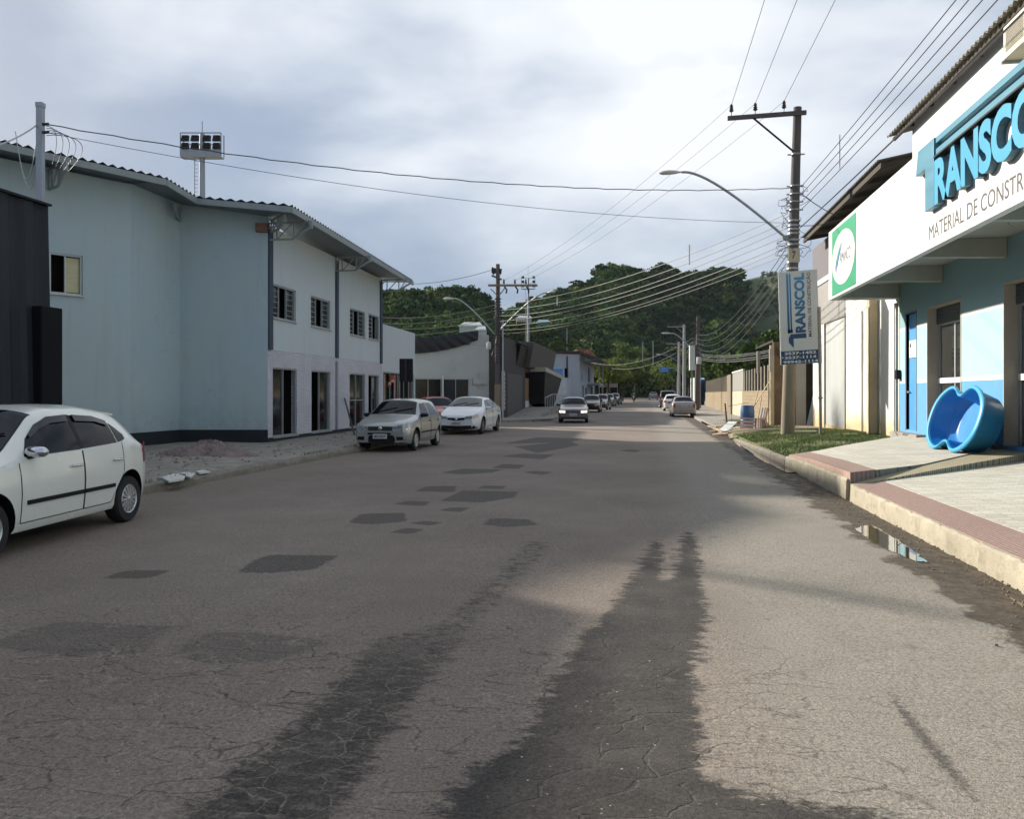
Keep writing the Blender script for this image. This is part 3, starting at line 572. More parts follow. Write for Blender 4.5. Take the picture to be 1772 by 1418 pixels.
mb = MB(); sP = rel(P4, P5, PL(582, 640, P4, P5)); mb.box(P4+d_*sP-n_*.02+Vector((0, 0, 1.55)), (.18, .04, 2.55), 0, 0, ax_); mb.build('tiled_pilaster', mat('mosaic', (.26, .25, .29), .6, var=.5, scale=14), gb)
for i, h in enumerate(HU): sliding_window(gb, P4, P5, h, panes=3 if i < 3 else 2, openp=1, bars=5)
for i, h in enumerate(HD): sliding_window(gb, P4, P5, h, panes=2, openp=[1, 0, None, 0][i], nm='door', trans=None if i != 2 else 1.35)
wA = sliding_window(gb, P0, P2_, hA, panes=2, openp=0, bars=0)
mb = MB(); dA = (P2_-P0).normalized(); nA = Vector((-dA.y, dA.x, 0)); sA0, sA1, zA0, zA1 = hA
mb.box(P0+dA*(sA0+(sA1-sA0)*.75)+nA*.11+Vector((0, 0, (zA0+zA1)/2)), ((sA1-sA0)*.44, .01, (zA1-zA0)*.86), 0, 0, (dA, nA, Vector((0, 0, 1))))
for k in range(5): pass
mb.build('pane', mat('yellow_reflecting_glass', (.46, .42, .24), .15, var=.15, scale=2, stretch=(1, 1, 5)), wA)
# roof of corrugated sheet with fascia and brackets
E0, E1, E2, E3, E4 = CW(-14.8, 15.5, 7.5), CW(-9.45, 22.1, 7.42), CW(-9.25, 23.75, 7.3), CW(-6.35, 23.3, 6.95), CW(-4.55, 37.2, 6.72)
def inn(p, q, r_, rise=.12, back=3.0):
    d = ((q-p)*Vector((1, 1, 0))).normalized(); n = Vector((-d.y, d.x, 0)); return r_+n*back+Vector((0, 0, rise))
EE = [E0, E1, E2, E3, E4]; INN = {}
for k_, e_ in enumerate(EE):
    c_ = ([inn(EE[k_-1], e_, e_)] if k_ else [])+([inn(e_, EE[k_+1], e_)] if k_ < 4 else []); INN[round(e_.x, 3)] = sum(c_, Vector((0, 0, 0)))/len(c_)
mb = MB()
for a, b, n in ((E0, E1, 34), (E1, E2, 8), (E2, E3, 9), (E3, E4, 62)):
    corrug(mb, a+Vector((0,0,.10)), b+Vector((0,0,.10)), INN[b.freeze() if False else round(b.x, 3)]+Vector((0,0,.10)), INN[round(a.x, 3)]+Vector((0,0,.10)), n, .034)
mb.build('roof', M_SHEET, gb, smooth=True)
mb = MB()
for a, b in ((E0, E1), (E1, E2), (E2, E3), (E3, E4)):
    mb.bar(a-Vector((0,0,.04)), b-Vector((0,0,.04)), .06, .17)
mb.build('fascia', M_STEELGREY, gb)
mb = MB()                                            # flat underside
for a, b in ((E0, E1), (E1, E2), (E2, E3), (E3, E4)):
    mb.quad(a, b, INN[round(b.x, 3)]-Vector((0,0,.03)), INN[round(a.x, 3)]-Vector((0,0,.03)))
Z_ = lambda p, z: Vector((p.x, p.y, z)); mb.quad(E1, E2, Z_(P3_, 7.36), Z_(P2_, 7.40)); mb.quad(E2-Vector((0,0,.01)), E3-Vector((0,0,.01)), Z_(P4, 6.98), Z_(P3_, 7.35)); mb.build('soffit', mat('soffit_sheet', (0.20, 0.225, 0.23), .7, var=.1, stretch=(1, 12, 1), scale=3), gb)
mb = MB(); mb.poly([P0+Vector((0,0,6.9)), P2_+Vector((0,0,6.9)), P3_+Vector((0,0,6.9)), P4+Vector((0,0,6.6)), P5+Vector((0,0,6.6)), P5+Vector((-9,3,6.6)), P0+Vector((-9,4,6.9))]); mb.build('shade_ceiling', M_SHEET, gb)  # unseen slab, added to stop sun leaking through the roof joints
def truss(base, out, L=1.3, zt=6.75, h=.5):
    m = MB(); o = Vector(out).normalized(); b = Vector((base[0], base[1], 0)); Z = lambda z: Vector((0, 0, z))
    q = lambda t, z: b+o*t+Z(z)
    m.bar(q(0, zt), q(L, zt+.02), .05); m.bar(q(0, zt-h), q(L*.55, zt-h), .05); m.bar(q(L*.55, zt-h), q(L, zt-.16), .06)
    for t in (.0, .18, .58): m.bar(q(L*t+.03, zt-h), q(L*t+.03, zt), .035)
    m.bar(q(.03+L*.18, zt-h), q(.03+L*.55, zt), .03); m.bar(q(.0, zt-h*.5), q(L*.17, zt), .03); m.bar(q(L*.6, zt-h), q(L*.85, zt), .03); m.bar(q(L, zt-.2), q(L, zt+.02), .09)
    return m
for s_, zt in ((.05, 6.78), (rel(P4, P5, PL(580, 440, P4, P5)), 6.70), (L_-.05, 6.66)): truss(P4+d_*s_, -n_, 1.35, zt).build('roof_bracket', M_STEELGREY, gb)
truss(PL(84, 300, P0, P2_), -nA, 1.0, 7.32).build('roof_bracket', M_STEELGREY, gb)
truss(P3_+dC*.02, Vector((.4, -1, 0)), .9, 7.15, .3).build('roof_bracket', M_STEELGREY, gb)
truss(P4+dC*.1, Vector((1, -.9, 0)), 1.0, 6.85, .35).build('roof_bracket', M_STEELGREY, gb)
mb = MB(); mb.box(P4-dC*.15+nC*-.02+Vector((0, 0, 6.62)), (.34, .3, .26), 0, 0, (dC, nC, Vector((0, 0, 1)))); mb.build('brick_pier', mat('raw_brick', (.22, .12, .09), .9, var=.3, scale=12), gb)
mb = MB(); mb.quad(P5, P5+n_*9, P5+n_*9+Vector((0,0,6.7)), P5+Vector((0,0,6.7))); mb.build('end_wall', M_PALEGREY, gb)
mb = MB(); mb.span((-25, 15, 6), (-17.5, 26, 8.25)); mb.build('hidden_shade_block', M_PALEGREY, gb)  # unseen block, added to fill a gap in the street's shadow
# annex with shop front
an = thing('shop_annex', 'low grey annex with cluttered glass shop front beside the two storey building', 'building', P6)
hs = (0.25, (P6-P5).length-.2, .3, 2.55); mb = MB(); P5b = P5+(P6-P5).normalized()*.02
holed_wall(mb, P5b, P6, .1, 4.74, [(hs[0], hs[1], .3, 2.6)], .2); mb.quad(P6, P6+n_*8, P6+n_*8+Vector((0,0,4.74)), P6+Vector((0,0,4.74)))
mb.quad(P5b+Vector((0,0,4.7)), P6+Vector((0,0,4.7)), P6+n_*8+Vector((0,0,4.7)), P5b+n_*8+Vector((0,0,4.7))); mb.build('wall', M_PALEGREY, an)
sliding_window(an, P5b, P6, (hs[0], hs[1], .3, 2.6), panes=4, nm='shop_front')
dd = (P6-P5).normalized(); nn = Vector((-dd.y, dd.x, 0))
mb = MB()
for i in range(6):
    t = .7+i*.85; mb.box(P5+dd*t+nn*.07+Vector((0, 0, 1.35)), (.16 if i % 2 else .28, .02, 2.3), 0, i % 3, (dd, nn, Vector((0, 0, 1))))
mb.build('display_panels', [mat('ochre_panel', (.30, .22, .13), .7, var=.5, scale=3), mat('green_panel', (.13, .17, .12), .7, var=.5, scale=3), mat('pink_panel', (.36, .22, .19), .7, var=.4, scale=3)], an)
mb = MB()
for i in range(7): a = P5+dd*(1.0+.12*i)-nn*.03; mb.bar(a+Vector((0, 0, 1.95+.07*i)), a+dd*.34+Vector((0, 0, 2.05+.07*((i*3) % 7))), .09, .06, mi=i % 2)
mb.build('shop_poster', [mat('poster_red', (.50, .07, .04), .7), mat('poster_white', (.6, .5, .42), .7)], an)
# black ribbed metal fence at far left and the warehouse behind it (unseen, added for its shade)
fx = V(88, 600, -9.4); fn = thing('metal_fence', 'tall black ribbed metal fence behind the white hatchback', 'fence', (-9.4, 6, 0))
mb = MB(); A_ = Vector((-9.4, -6, 0)); B_ = Vector((-9.4, fx.y, 0)); Pg = []; k = 210
for i in range(k+1):
    y = A_.y+(B_.y-A_.y)*i/k; off = (.05 if (i % 6) in (0, 1, 2) else 0.0); Pg.append([(-9.4+off, y, .1), (-9.4+off-.10, y, 4.62)])
mb.grid(Pg); mb.quad((-9.4, B_.y, .1), (-9.5, B_.y, 4.62), (-11, B_.y, 4.62), (-11, B_.y, .1)); mb.build('panel', mat('black_sheet', (0.017, 0.021, 0.027), .6, .0, spec=.28, var=.45, scale=1.6, stretch=(1, 1, .3)), fn)
mb = MB(); mb.span((-9.42, V(66, 600, -9.3).y, .1), (-9.24, V(103, 600, -9.3).y, 2.97)); mb.build('gate_post', mat('black_post', (0.008, 0.008, 0.010), .7, var=.3, spec=.12), fn, bevel=.02)
mb = MB(); mb.span((-9.53, -6, 4.60), (-9.385, B_.y+.01, 4.635)); mb.build('top_rail', M_BLACK, fn)
wh = thing('shade_building', 'plain grey warehouse out of view, added to shade the street', 'building', (-16, 3, 0))  # unseen building, put here to cast shade over the near road
mb = MB(); mb.span((-22, -12, 0), (-13.2, 13.6, 5.9)); mb.build('wall', M_PALEGREY, wh)
mb = MB(); corrug(mb, (-12.9, -12.3, 6.05), (-12.9, 13.9, 6.05), (-22, 13.9, 6.6), (-22, -12.3, 6.6), 90, .035); mb.build('roof', M_SHEET, wh, smooth=True)
# ---- far corner: white-walled shop with black tarpaulin, then the dark brown facade
S0, S1 = W(640, 700, 45.5), W(846, 700, 49.4); S0.z = S1.z = 0
M_DKBR = mat('dark_brown_render', (0.050, 0.043, 0.040), .85, var=.12, scale=1.4, bump=.15)
M_DKBR2 = mat('brown_fascia', (0.082, 0.070, 0.060), .75, var=.12, scale=2)
db = thing('corner_building', 'dark brown corner building with white side wall, boarded doorway and slanted canopy', 'building', S1)
hw = [(rel(S0, S1, PL(718, 690, S0, S1)), rel(S0, S1, PL(812, 690, S0, S1)), .55, 2.50)]
M_OFFW = mat('offwhite_render', (0.44, 0.46, 0.44), .85, var=.05, scale=1, dirt=(.30, .30, .27), damt=.4)
mb = MB(); holed_wall(mb, S0, S1, 0, 4.55, hw, .2); lq = (S1-S0).length; holed_wall(mb, S0.lerp(S1, (lq-1.3)/lq), S1, 4.56, 5.2, [], .2); mb.build('side_wall', M_OFFW, db)
h = hw[0]; sliding_window(db, S0, S1, (h[0], (h[0]+h[1])/2-.04, .55, 2.5), panes=2, nm='shop_window'); sliding_window(db, S0, S1, ((h[0]+h[1])/2+.04, h[1], .55, 2.5), panes=2, nm='shop_window')
dS = (S1-S0).normalized(); nS = Vector((-dS.y, dS.x, 0)); aS = (dS, nS, Vector((0, 0, 1)))
mb = MB(); mb.box(S0+dS*((h[0]+h[1])/2)-nS*.03+Vector((0, 0, 1.55)), (.09, .06, 2.3), 0, 0, aS); mb.build('downpipe', M_WHITE, db)
mb = MB(); a = h[1]+.02; b = (S1-S0).length-.01; mb.box(S0+dS*((a+b)/2)-nS*.012+Vector((0, 0, .5)), (b-a, .02, .95), 0, 0, aS); mb.build('painted_base', mat('slate_base', (.10, .12, .15), .8), db)
mb = MB(); x = rel(S0, S1, PL(829, 660, S0, S1)); mb.box(S0+dS*x-nS*.05+Vector((0, 0, 2.35)), (.9, .1, .32), 0, 0, aS); mb.bar(S0+dS*x-nS*.05+Vector((0, 0, 1.9)), S0+dS*x-nS*.05+Vector((0, 0, 2.9)), .04); mb.build('meter_box', M_ALU, db)
# black tarpaulin draped over the roof edge
mb = MB(); Pg = []; sa = rel(S0, S1, PL(718, 600, S0, S1))-1.5; sb = rel(S0, S1, PL(826, 600, S0, S1))
for i in range(61):
    t = i/60; s_ = sa+(sb-sa)*t; col_ = []
    for j in range(9):
        u_ = j/8; ztop = 4.62+.80*t+.03*math.sin(9*t); zb = 3.92+.95*t**2.2-.04*math.sin(math.pi*t); fold = .035*math.sin(52*t+9*u_)+.025*math.sin(97*t+14*u_)
        col_.append(tuple(S0+dS*s_-nS*(.10+.03*math.sin(math.pi*u_)+fold)+Vector((0, 0, zb+(ztop-zb)*u_))))
    Pg.append(col_)
for i in range(61): p = Vector(Pg[i][-1]); Pg[i].append(tuple(p+nS*2.2+Vector((0, 0, -.3)))) 
mb.grid(Pg); mb.build('tarpaulin', mat('black_tarp', (0.010, 0.010, 0.012), .45, var=.3, scale=3), db, smooth=True, ang=180)
# facade along the street
FXv = -8.65; y0 = S1.y+.0; FA = Vector((FXv, y0, 0)); FB = Vector((FXv, 75.0, 0))
def fy(px): return V(px, 700, FXv).y
hd = [(fy(909)-y0, fy(930)-y0, .55, 3.2)]
mb = MB(); holed_wall(mb, FA, FB, 0, 5.1, hd, .3); mb.quad(FA, S1, S1+Vector((0,0,5.1)), FA+Vector((0,0,5.1))); mb.box((FXv-3, 64, 5.06), (6.4, 22, .1)); mb.build('facade', M_DKBR, db)
mb = MB(); a, b = fy(910), fy(924); mb.span((FXv-.12, a, 1.1), (FXv-.08, b, 2.75)); mb.build('plywood_board', mat('plywood', (.27, .155, .075), .8, var=.35, scale=4), db)
mb = MB(); mb.span((FXv-.11, a, .56), (FXv-.07, b, 1.09)); mb.build('white_board', M_WHITE, db)
mb = MB(); mb.quad((FXv-.9, a-3, .3), (FXv-.9, b+5, .3), (FXv-.9, b+5, 3.5), (FXv-.9, a-3, 3.5)); mb.build('room', M_INT, db)
ya, yb = V(923, 600, -8.0).y, V(962, 600, -8.0).y
mb = MB(); mb.prism([(FXv-.3, ya, 5.35), (-7.95, ya, 5.3), (-8.28, ya, 3.5), (FXv+.02, ya, 3.45), (FXv-.3, ya, 3.45)], (0, yb-ya, 0)); mb.build('slanted_canopy', M_DKBR2, db, bevel=.03)
mb = MB(); yq = ya-3.6; mb.prism([(FXv, yq, 5.0), (FXv+.30, yq, 4.9), (FXv+.02, yq, 3.5)], (0, 3.5, 0)); mb.build('canopy_return', M_BLACK, db)
mb = MB(); mb.span((FXv-.02, fy(877), 0.2), (FXv+.035, fy(903), 2.9)); mb.build('lower_cladding', mat('brown_cladding', (.085, .078, .068), .8, var=.1), db)
mb = MB(); mb.span((FXv-.02, fy(868.5), .6), (FXv+.05, fy(872), 3.0))
for k in range(9): mb.span((FXv+.05, fy(868.5), .7+.25*k), (FXv+.09, fy(872), .85+.25*k))
mb.build('louvre', M_ALU, db)
# ramp and handrail in front of it
rp = thing('access_ramp', 'concrete ramp with thin metal handrail in front of the dark brown corner building', 'ramp', (-7.6, 56, .1))
mb = MB(); mb.prism([(FXv, y0+1, .12), (FXv, 58, .62), (FXv, 66, .62), (FXv, 74, .12)], (2.0, 0, 0)); mb.build('slab', M_CONC, rp)
mb = MB(); rail = []
for i in range(15):
    y = 54+i*1.35; zf = interp(y, (50, 58, 66, 74), (.15, .62, .62, .12)); mb.tube([(FXv+1.9, y, zf), (FXv+1.9, y, zf+.95)], .022, 6); rail.append((FXv+1.9, y, zf+.95))
mb.tube(rail, .025, 6); mb.build('handrail', M_ALU, rp)
# black tapered awning, tank
aw = thing('black_awning', 'black tapered awning with pale top edge beyond the dark building', 'awning', (-7.6, 78, 0))
ya, yb = V(941, 650, -7.6).y, V(970, 650, -7.6).y
mb = MB(); mb.add([(-9, ya, .9), (-7.6, ya, .9), (-7.6, ya+6, .3), (-9, ya+6, .3), (-9, ya, 3.25), (-7.5, ya, 3.25), (-7.5, yb, 2.9), (-9, yb, 2.9)], [(0,1,2,3),(4,5,6,7),(0,1,5,4),(1,2,6,5),(2,3,7,6),(3,0,4,7)]); mb.build('cloth', M_BLACK, aw)
mb = MB(); mb.add([(-9, ya, 3.27), (-7.45, ya, 3.27), (-7.45, yb, 2.93), (-9, yb, 2.93), (-9, ya, 3.6), (-7.45, ya, 3.6), (-7.45, yb, 3.25), (-9, yb, 3.25)], [(0,1,2,3),(4,5,6,7),(0,1,5,4),(1,2,6,5),(2,3,7,6),(3,0,4,7)]); mb.build('top_edge', mat('cream_edge', (.42, .38, .30), .8), aw)
tk = W(961, 650, 86); mb = MB(); mb.box((tk.x, tk.y, 3.75), (1.35, 1.6, .85), .25); mb.box((tk.x, tk.y, 4.2), (1.42, 1.68, .07), .25); o = mb.build('water_tank', mat('blue_plastic', (.06, .22, .50), .5, var=.1), bevel=.04); tag(o, 'square blue plastic water tank on a low roof', 'tank')
mb = MB(); mb.box((tk.x-.3, tk.y+1.2, 1.65), (3.2, 4.5, 3.3)); o = mb.build('tank_room', mat('weathered_white', (0.40, 0.42, 0.45))); tag(o, 'low white rendered room carrying the blue tank', 'building')
# two-storey white building far on the left
c0 = W(1003, 690, 95); c1 = PL(1027, 690, c0, c0+Vector((0, 10, 0))); c1 = Vector((c0.x, c0.y+26, 0)); cs = W(955, 690, 93.5); c0.z = cs.z = 0
wb = thing('white_building', 'weathered white two storey building with open brown roof trusses, far on the left', 'building', c0)
M_WW = mat('weathered_white', (0.40, 0.42, 0.45), .9, var=.08, scale=.8, dirt=(.24, .25, .26), dscale=.6, damt=.6)
cs2 = cs-(c0-cs).normalized()*6
mb = MB(); L2 = (c0-cs2).length; holed_wall(mb, cs2, c0, 0, 6.25, [(L2-2.0, L2-1.5, 3.3, 4.6), (L2-2.0, L2-1.4, .9, 2.4)], .2); holed_wall(mb, c0, c1, 0, 6.25, [(4, 6.4, 0.2, 2.6), (9, 12.5, .2, 2.4), (14, 18, 3.2, 5.2), (19, 24, .2, 2.6), (3, 4.3, 3.2, 4.0)], .2); mb.build('wall', M_WW, wb)
mb = MB(); mb.quad(cs2+Vector((1, .5, .1)), c0+Vector((-.6, .5, .1)), c0+Vector((-.6, .5, 5.9)), cs2+Vector((1, .5, 5.9))); mb.quad(c0+Vector((-.6, .5, .1)), c1+Vector((-.6, 0, .1)), c1+Vector((-.6, 0, 5.9)), c0+Vector((-.6, .5, 5.9))); mb.build('room', M_INT, wb)
mb = MB(); sl = mat('brown_roof_sheet', (.085, .062, .045), .8, var=.2, scale=1)
mb.prism([cs2+Vector((0, -.4, 6.0)), c0+Vector((0, -.4, 6.55)), c0+Vector((2.3, -.4, 5.75)), c0+Vector((2.3, -.4, 5.83)), c0+Vector((0, -.4, 6.63)), cs2+Vector((0, -.4, 6.08))], (0, 27, 0)); mb.build('roof', sl, wb)
for k in range(6):
    y = c0.y+.2+k*5; m = MB(); x = c0.x
    m.bar((x, y, 6.45), (x+2.3, y, 5.72), .08); m.bar((x, y, 5.5), (x+2.3, y, 5.62), .08); m.bar((x+.7, y, 5.5), (x+.7, y, 6.2), .05); m.bar((x+.7, y, 5.55), (x+1.5, y, 5.95), .05); m.build('roof_truss', M_STEELGREY, wb)
mb = MB(); mb.tube([cs.lerp(c0, .55)+Vector((0, -.08, .3)), cs.lerp(c0, .55)+Vector((0, -.08, 6.0))], .07, 6); mb.build('drainpipe', M_BLACK, wb)
mb = MB(); mb.span((c0.x, c0.y+12.5, 2.8), (c0.x+1.6, c0.y+22, 3.0)); mb.span((c0.x+1.5, c0.y+12.6, 0), (c0.x+1.6, c0.y+12.8, 5.7)); mb.span((c0.x+1.5, c0.y+21.6, 0), (c0.x+1.6, c0.y+21.8, 5.7)); mb.build('balcony', M_WW, wb)
q = W(1024, 690, 108); mb = MB(); mb.box((q.x+.3, q.y, 3.2), (.1, 1.3, 1.3), .3); mb.tube([(q.x+.3, q.y, 0), (q.x+.3, q.y, 2.6)], .06, 6)
# low canopy shed
q0, q1 = W(1030, 690, 128), W(1068, 690, 128); zc = zroad(128)
sh = thing('canopy_shed', 'low open shed with a pale fascia board behind the cars parked far left', 'shed', (q0+q1)/2*Vector((1, 1, 0)))
mb = MB(); mb.box(((q0+q1)/2).to_2d().to_3d()+Vector((0, 2, 3.55)), (3.9, 6, .12)); mb.build('roof', sl, sh)
mb = MB(); mb.box(((q0+q1)/2).to_2d().to_3d()+Vector((.35, -1.05, 2.95)), (3.0, .1, .62)); mb.build('fascia', M_OFFW, sh)
mb = MB()
for t in (-1.8, -.6, .6, 1.8): mb.bar(((q0+q1)/2).to_2d().to_3d()+Vector((t, -.9, 0)), ((q0+q1)/2).to_2d().to_3d()+Vector((t, -.9, 3.5)), .1)
mb.box(((q0+q1)/2).to_2d().to_3d()+Vector((0, 4.8, 1.7)), (3.8, .1, 3.4), 0, 1); mb.build('post', [M_STEELGREY, M_INT], sh)
# ================================================================ right-hand side: the shop
st = thing('hardware_store', 'white hardware store with blue painted street wall, deep sign canopy and corrugated eaves', 'building', (6.8, 12, 0))
SX0 = 6.8; yE = V(1557, 700, SX0).y; A_ = Vector((SX0, yE, 0)); B_ = Vector((SX0, -8, 0))
def sh_(px, py): p = V(px, py, SX0); return (yE-p.y, p.z)
d0, d1, o0, o1, q0 = sh_(1568.5, 545)[0], sh_(1586, 541)[0], sh_(1604.6, 533)[0], sh_(1663.5, 516)[0], sh_(1737, 490)[0]
zt = sh_(1604.6, 533)[1]
HS = [(d0, d1, .66, sh_(1568.5, 545)[1]), (o0, o1, .60, zt), (q0, q0+3.2, .60, sh_(1737, 490)[1]), (q0+6, q0+9.2, .60, zt)]
s = NT('shop_wall_paint'); sp = s.n('ShaderNodeSeparateXYZ'); s.l(s.co, sp.inputs[0]); z = sp.outputs[2]; n_ = s.noise(1.3, 7, .7)
def step(a): return s.rng(z, a-.003, a+.003)
col = s.mix(step(.42), (.18, .17, .155), s.mix(n_, (.085, .27, .56), (.11, .32, .62))); col = s.mix(step(1.88), col, (.70, .72, .72)); col = s.mix(step(1.97), col, s.mix(n_, (.30, .56, .68), (.36, .62, .72)))
col = s.mix(step(3.29), col, (.72, .74, .74)); col = s.mix(step(3.37), col, s.mix(n_, (.20, .34, .38), (.25, .39, .42)))
drip = s.noise(2.2, 7, .75, s.mapping((1, 3, .35))); col = s.mix(s.rng(drip, .52, .75, 0, .35), col, (.28, .33, .34)); col = s.mix(s.math('MULTIPLY', s.rng(s.noise(9, 6, .8), .55, .7, 0, .5), s.rng(z, 1.1, .45)), col, (.25, .2, .15))
s.bump(s.noise(45, 5, .7), .25, .01); M_SHOP = s.done(col, .85)
mb = MB(); holed_wall(mb, A_, B_, 0, 4.72, HS, .27); mb.quad((SX0, yE, 0), (SX0+8, yE, 0), (SX0+8, yE, 4.72), (SX0, yE, 4.72)); w_ = mb.build('street_wall', M_SHOP, st)
M_WALLW = plaster('white_wall', (.66, .66, .64), (.62, .62, .585), (.40, .37, .30), .5, False)
M_BEIGE = mat('beige_render', (.42, .38, .32), .9, var=.07, scale=3, bump=.15, bscale=60, dirt=(.3, .26, .2), damt=.4)
UX = 6.35; yU = V(1579, 250, UX).y
mb = MB(); mb.span((UX, -8, 4.72), (UX+.2, yU, 8.25)); mb.span((UX+.2, yU-.2, 4.72), (UX+7, yU, 8.5)); mb.build('upper_wall', M_WALLW, st)
# linings of the openings (beige jambs set 3 mm proud of the cut faces)
for (a, b, za, zb) in HS[1:]:
    mb = MB(); mb.span((SX0-.012, yE-a, za), (SX0+.30, yE-a-.03, zb)); mb.span((SX0-.012, yE-b+.03, za), (SX0+.30, yE-b, zb)); mb.span((SX0-.012, yE-a-.03, zb-.03), (SX0+.30, yE-b+.03, zb)); mb.build('door_surround', M_BEIGE, st)
    f = MB(); x = SX0+.24
    ya_, yb_ = yE-a-.03, yE-b+.03
    f.span((x, ya_, za), (x+.06, ya_-.09, zb-.4)); f.span((x, yb_+.07, za), (x+.06, yb_, zb-.4)); f.span((x, ya_-.09, zb-.46), (x+.06, yb_+.07, zb-.4))
    f.span((x+.01, (ya_+yb_)/2+.03, za), (x+.05, (ya_+yb_)/2-.03, zb-.46)); fo = f.build('shop_door', M_ALU, st)
    g = MB(); g.span((x+.03, ya_-.05, za), (x+.038, yb_+.03, zb-.42)); g.build('pane', mat('shop_glass', (.035, .036, .033), .05, var=.4, scale=.8, spec=.8), fo)
    g = MB(); g.span((x-.012, ya_-.02, 1.86), (x-.002, yb_+.02, 1.985)); g.build('white_band', mat('white_film', (.66, .66, .62), .5), fo)
    g = MB(); k = 9
    for i in range(k): zz_ = zb-.42+.43*i/k; g.tube([(x-.02, ya_, zz_+.022), (x-.02, yb_, zz_+.022)], .024, 6)
    g.build('roller_shutter', mat('shutter', (.07, .09, .10), .5, .3), fo)
a, b, za, zb = HS[0]
f = MB(); f.span((SX0-.01, yE-a+.10, za-.02), (SX0+.12, yE-a, zb+.02)); f.span((SX0-.01, yE-b, za-.02), (SX0+.12, yE-b-.03, zb+.02)); f.span((SX0-.01, yE-a+.1, zb), (SX0+.1, yE-b-.03, zb+.05)); fo = f.build('door_frame', mat('slate_frame', (.13, .16, .19), .7), st)
f = MB(); f.span((SX0+.06, yE-a, za), (SX0+.10, yE-b, zb)); bd = f.build('blue_door', mat('blue_door_paint', (.055, .26, .55), .5, var=.12, scale=2, stretch=(1, 1, .4), dirt=(.3, .4, .5), damt=.3), st)
f = MB(); f.lathe([(0, -.03), (.03, -.03), (.03, .03), (0, .03)], (SX0+.03, yE-a-.07, 1.65), 'x', 10); f.bar((SX0+.02, yE-a-.07, 1.65), (SX0+.02, yE-a-.19, 1.65), .02); f.build('handle', M_ALU, bd)
f = MB(); p = V(1577, 585, SX0); f.span((SX0+.035, yE-a-.12, 2.55), (SX0+.04, yE-b+.10, 3.0)); pn = f.build('paper_notice', M_WHITE, bd); f = MB(); f.span((SX0+.030, yE-a-.20, 2.82), (SX0+.033, yE-a-.28, 2.92)); f.build('print', M_BLACK, bd)
f = MB(); f.span((6.55, yE+.02, .2), (6.9, yE-o0+.02, .585)); f.build('door_step', M_CONC, st, bevel=.02)
f = MB(); f.span((6.66, yE-o1-.02, .2), (6.9, yE-q0+.04, .60)); f.build('plinth', mat('dark_plinth', (.09, .085, .08), .9, var=.2, bump=.2), st, bevel=.015)
# canopy: sign board, soffit and cross beams
CXs = 5.05; yS = V(1434, 500, CXs).y; zS0, zS1 = 4.23, 6.15
mb = MB(); mb.span((CXs, -8, zS0), (CXs+.14, yS, zS1)); mb.span((CXs+.14, yS-.14, zS0), (SX0, yS, zS1)); mb.build('sign_board', M_WALLW, st, bevel=.008)
M_SOF = mat('soffit_grey', (.34, .35, .31), .85, var=.07, scale=2, dirt=(.2, .2, .17), damt=.4)
mb = MB(); mb.span((CXs+.14, -8, 4.60), (SX0-.004, yS-.14, 4.71)); mb.build('soffit', M_SOF, st)
for yb in (yS-.30, yS-3.6, yS-7.0, yS-10.4, yS-13.8, yS-17.2):
    mb = MB(); mb.prism([(CXs+.145, yb, 4.26), (CXs+.145, yb, 4.598), (SX0-.006, yb, 4.598), (SX0-.006, yb, 4.22-.0)], (0, -.16, 0)); mb.build('canopy_beam', M_SOF, st, bevel=.01)
mb = MB(); yl = V(1690, 400, 5.6).y; mb.lathe([(0, 0), (.05, 0), (.13, -.10), (.12, -.14), (0, -.12)], (5.55, yl, 4.60), n=12); mb.tube([(5.9, yl-.5, 4.6), (5.9, yl-.5, 4.42), (5.95, yl-.55, 4.36)], .012, 5); mb.build('soffit_lamp', M_ALU, st)
# writing on the sign
Rv, Uv = Vector((0, -1, 0)), Vector((0, 0, 1))
wf, ws = [max(p[0] for p in text_mesh(t, .0)[0]) for t in ('MATERIAL DE CONSTRU\u00c7\u00c3O', 'MATERIAL DE CONSTR')]
p0 = V(1608, 415, CXs); wfull = 3.74*wf/ws
mb = MB(); fit_text(mb, 'MATERIAL DE CONSTRU\u00c7\u00c3O', (CXs-.004, p0.y, 4.40), Rv, Uv, wfull, .235*1.0, .0, .0)
hc = max(p[1] for p in text_mesh('M', .0)[0]); 
t_ = mb.build('lettering', mat('dark_lettering', (.06, .055, .06), .6), st)
sc_ = .258/(.235*hc/ (max(p[1] for p in text_mesh('MATERIAL DE CONSTRU\u00c7\u00c3O', .0)[0])-min(p[1] for p in text_mesh('MATERIAL DE CONSTRU\u00c7\u00c3O', .0)[0])))
zb_ = min(v.co.z for v in t_.data.vertices)
for v in t_.data.vertices: v.co.z = 4.42+(v.co.z-zb_)*sc_-.06*sc_
M_CY = mat('cyan_letter', (.02, .27, .43), .45, var=.05, scale=2); M_CYS = mat('cyan_letter_shaded_side', (.05, .13, .19), .5); M_TEAL = mat('teal_band', (.06, .21, .29), .4, var=.25, scale=1.2, stretch=(1, .3, 3))  # letter sides get a darker copy of the cyan for their shade
yR = V(1616, 360, 4.92).y; yOo = V(1750, 270, 4.92).y
wA_, wB_ = [max(p[0] for p in text_mesh(t, .045)[0]) for t in ('RANSCOL', 'RANSC')]
mb = MB(); fit_text(mb, 'RANSCOL', (CXs-.0, yR, 4.87), Rv, Uv, (yR-yOo)*wA_/wB_, .79, .125, .045, shear=.0, mi=0, side_mi=1); mb.build('raised_letters', [M_CY, M_CYS], st)
ya, yb, yc = V(1584, 305, 4.92).y, V(1600, 370, 4.92).y, V(1615, 360, 4.92).y
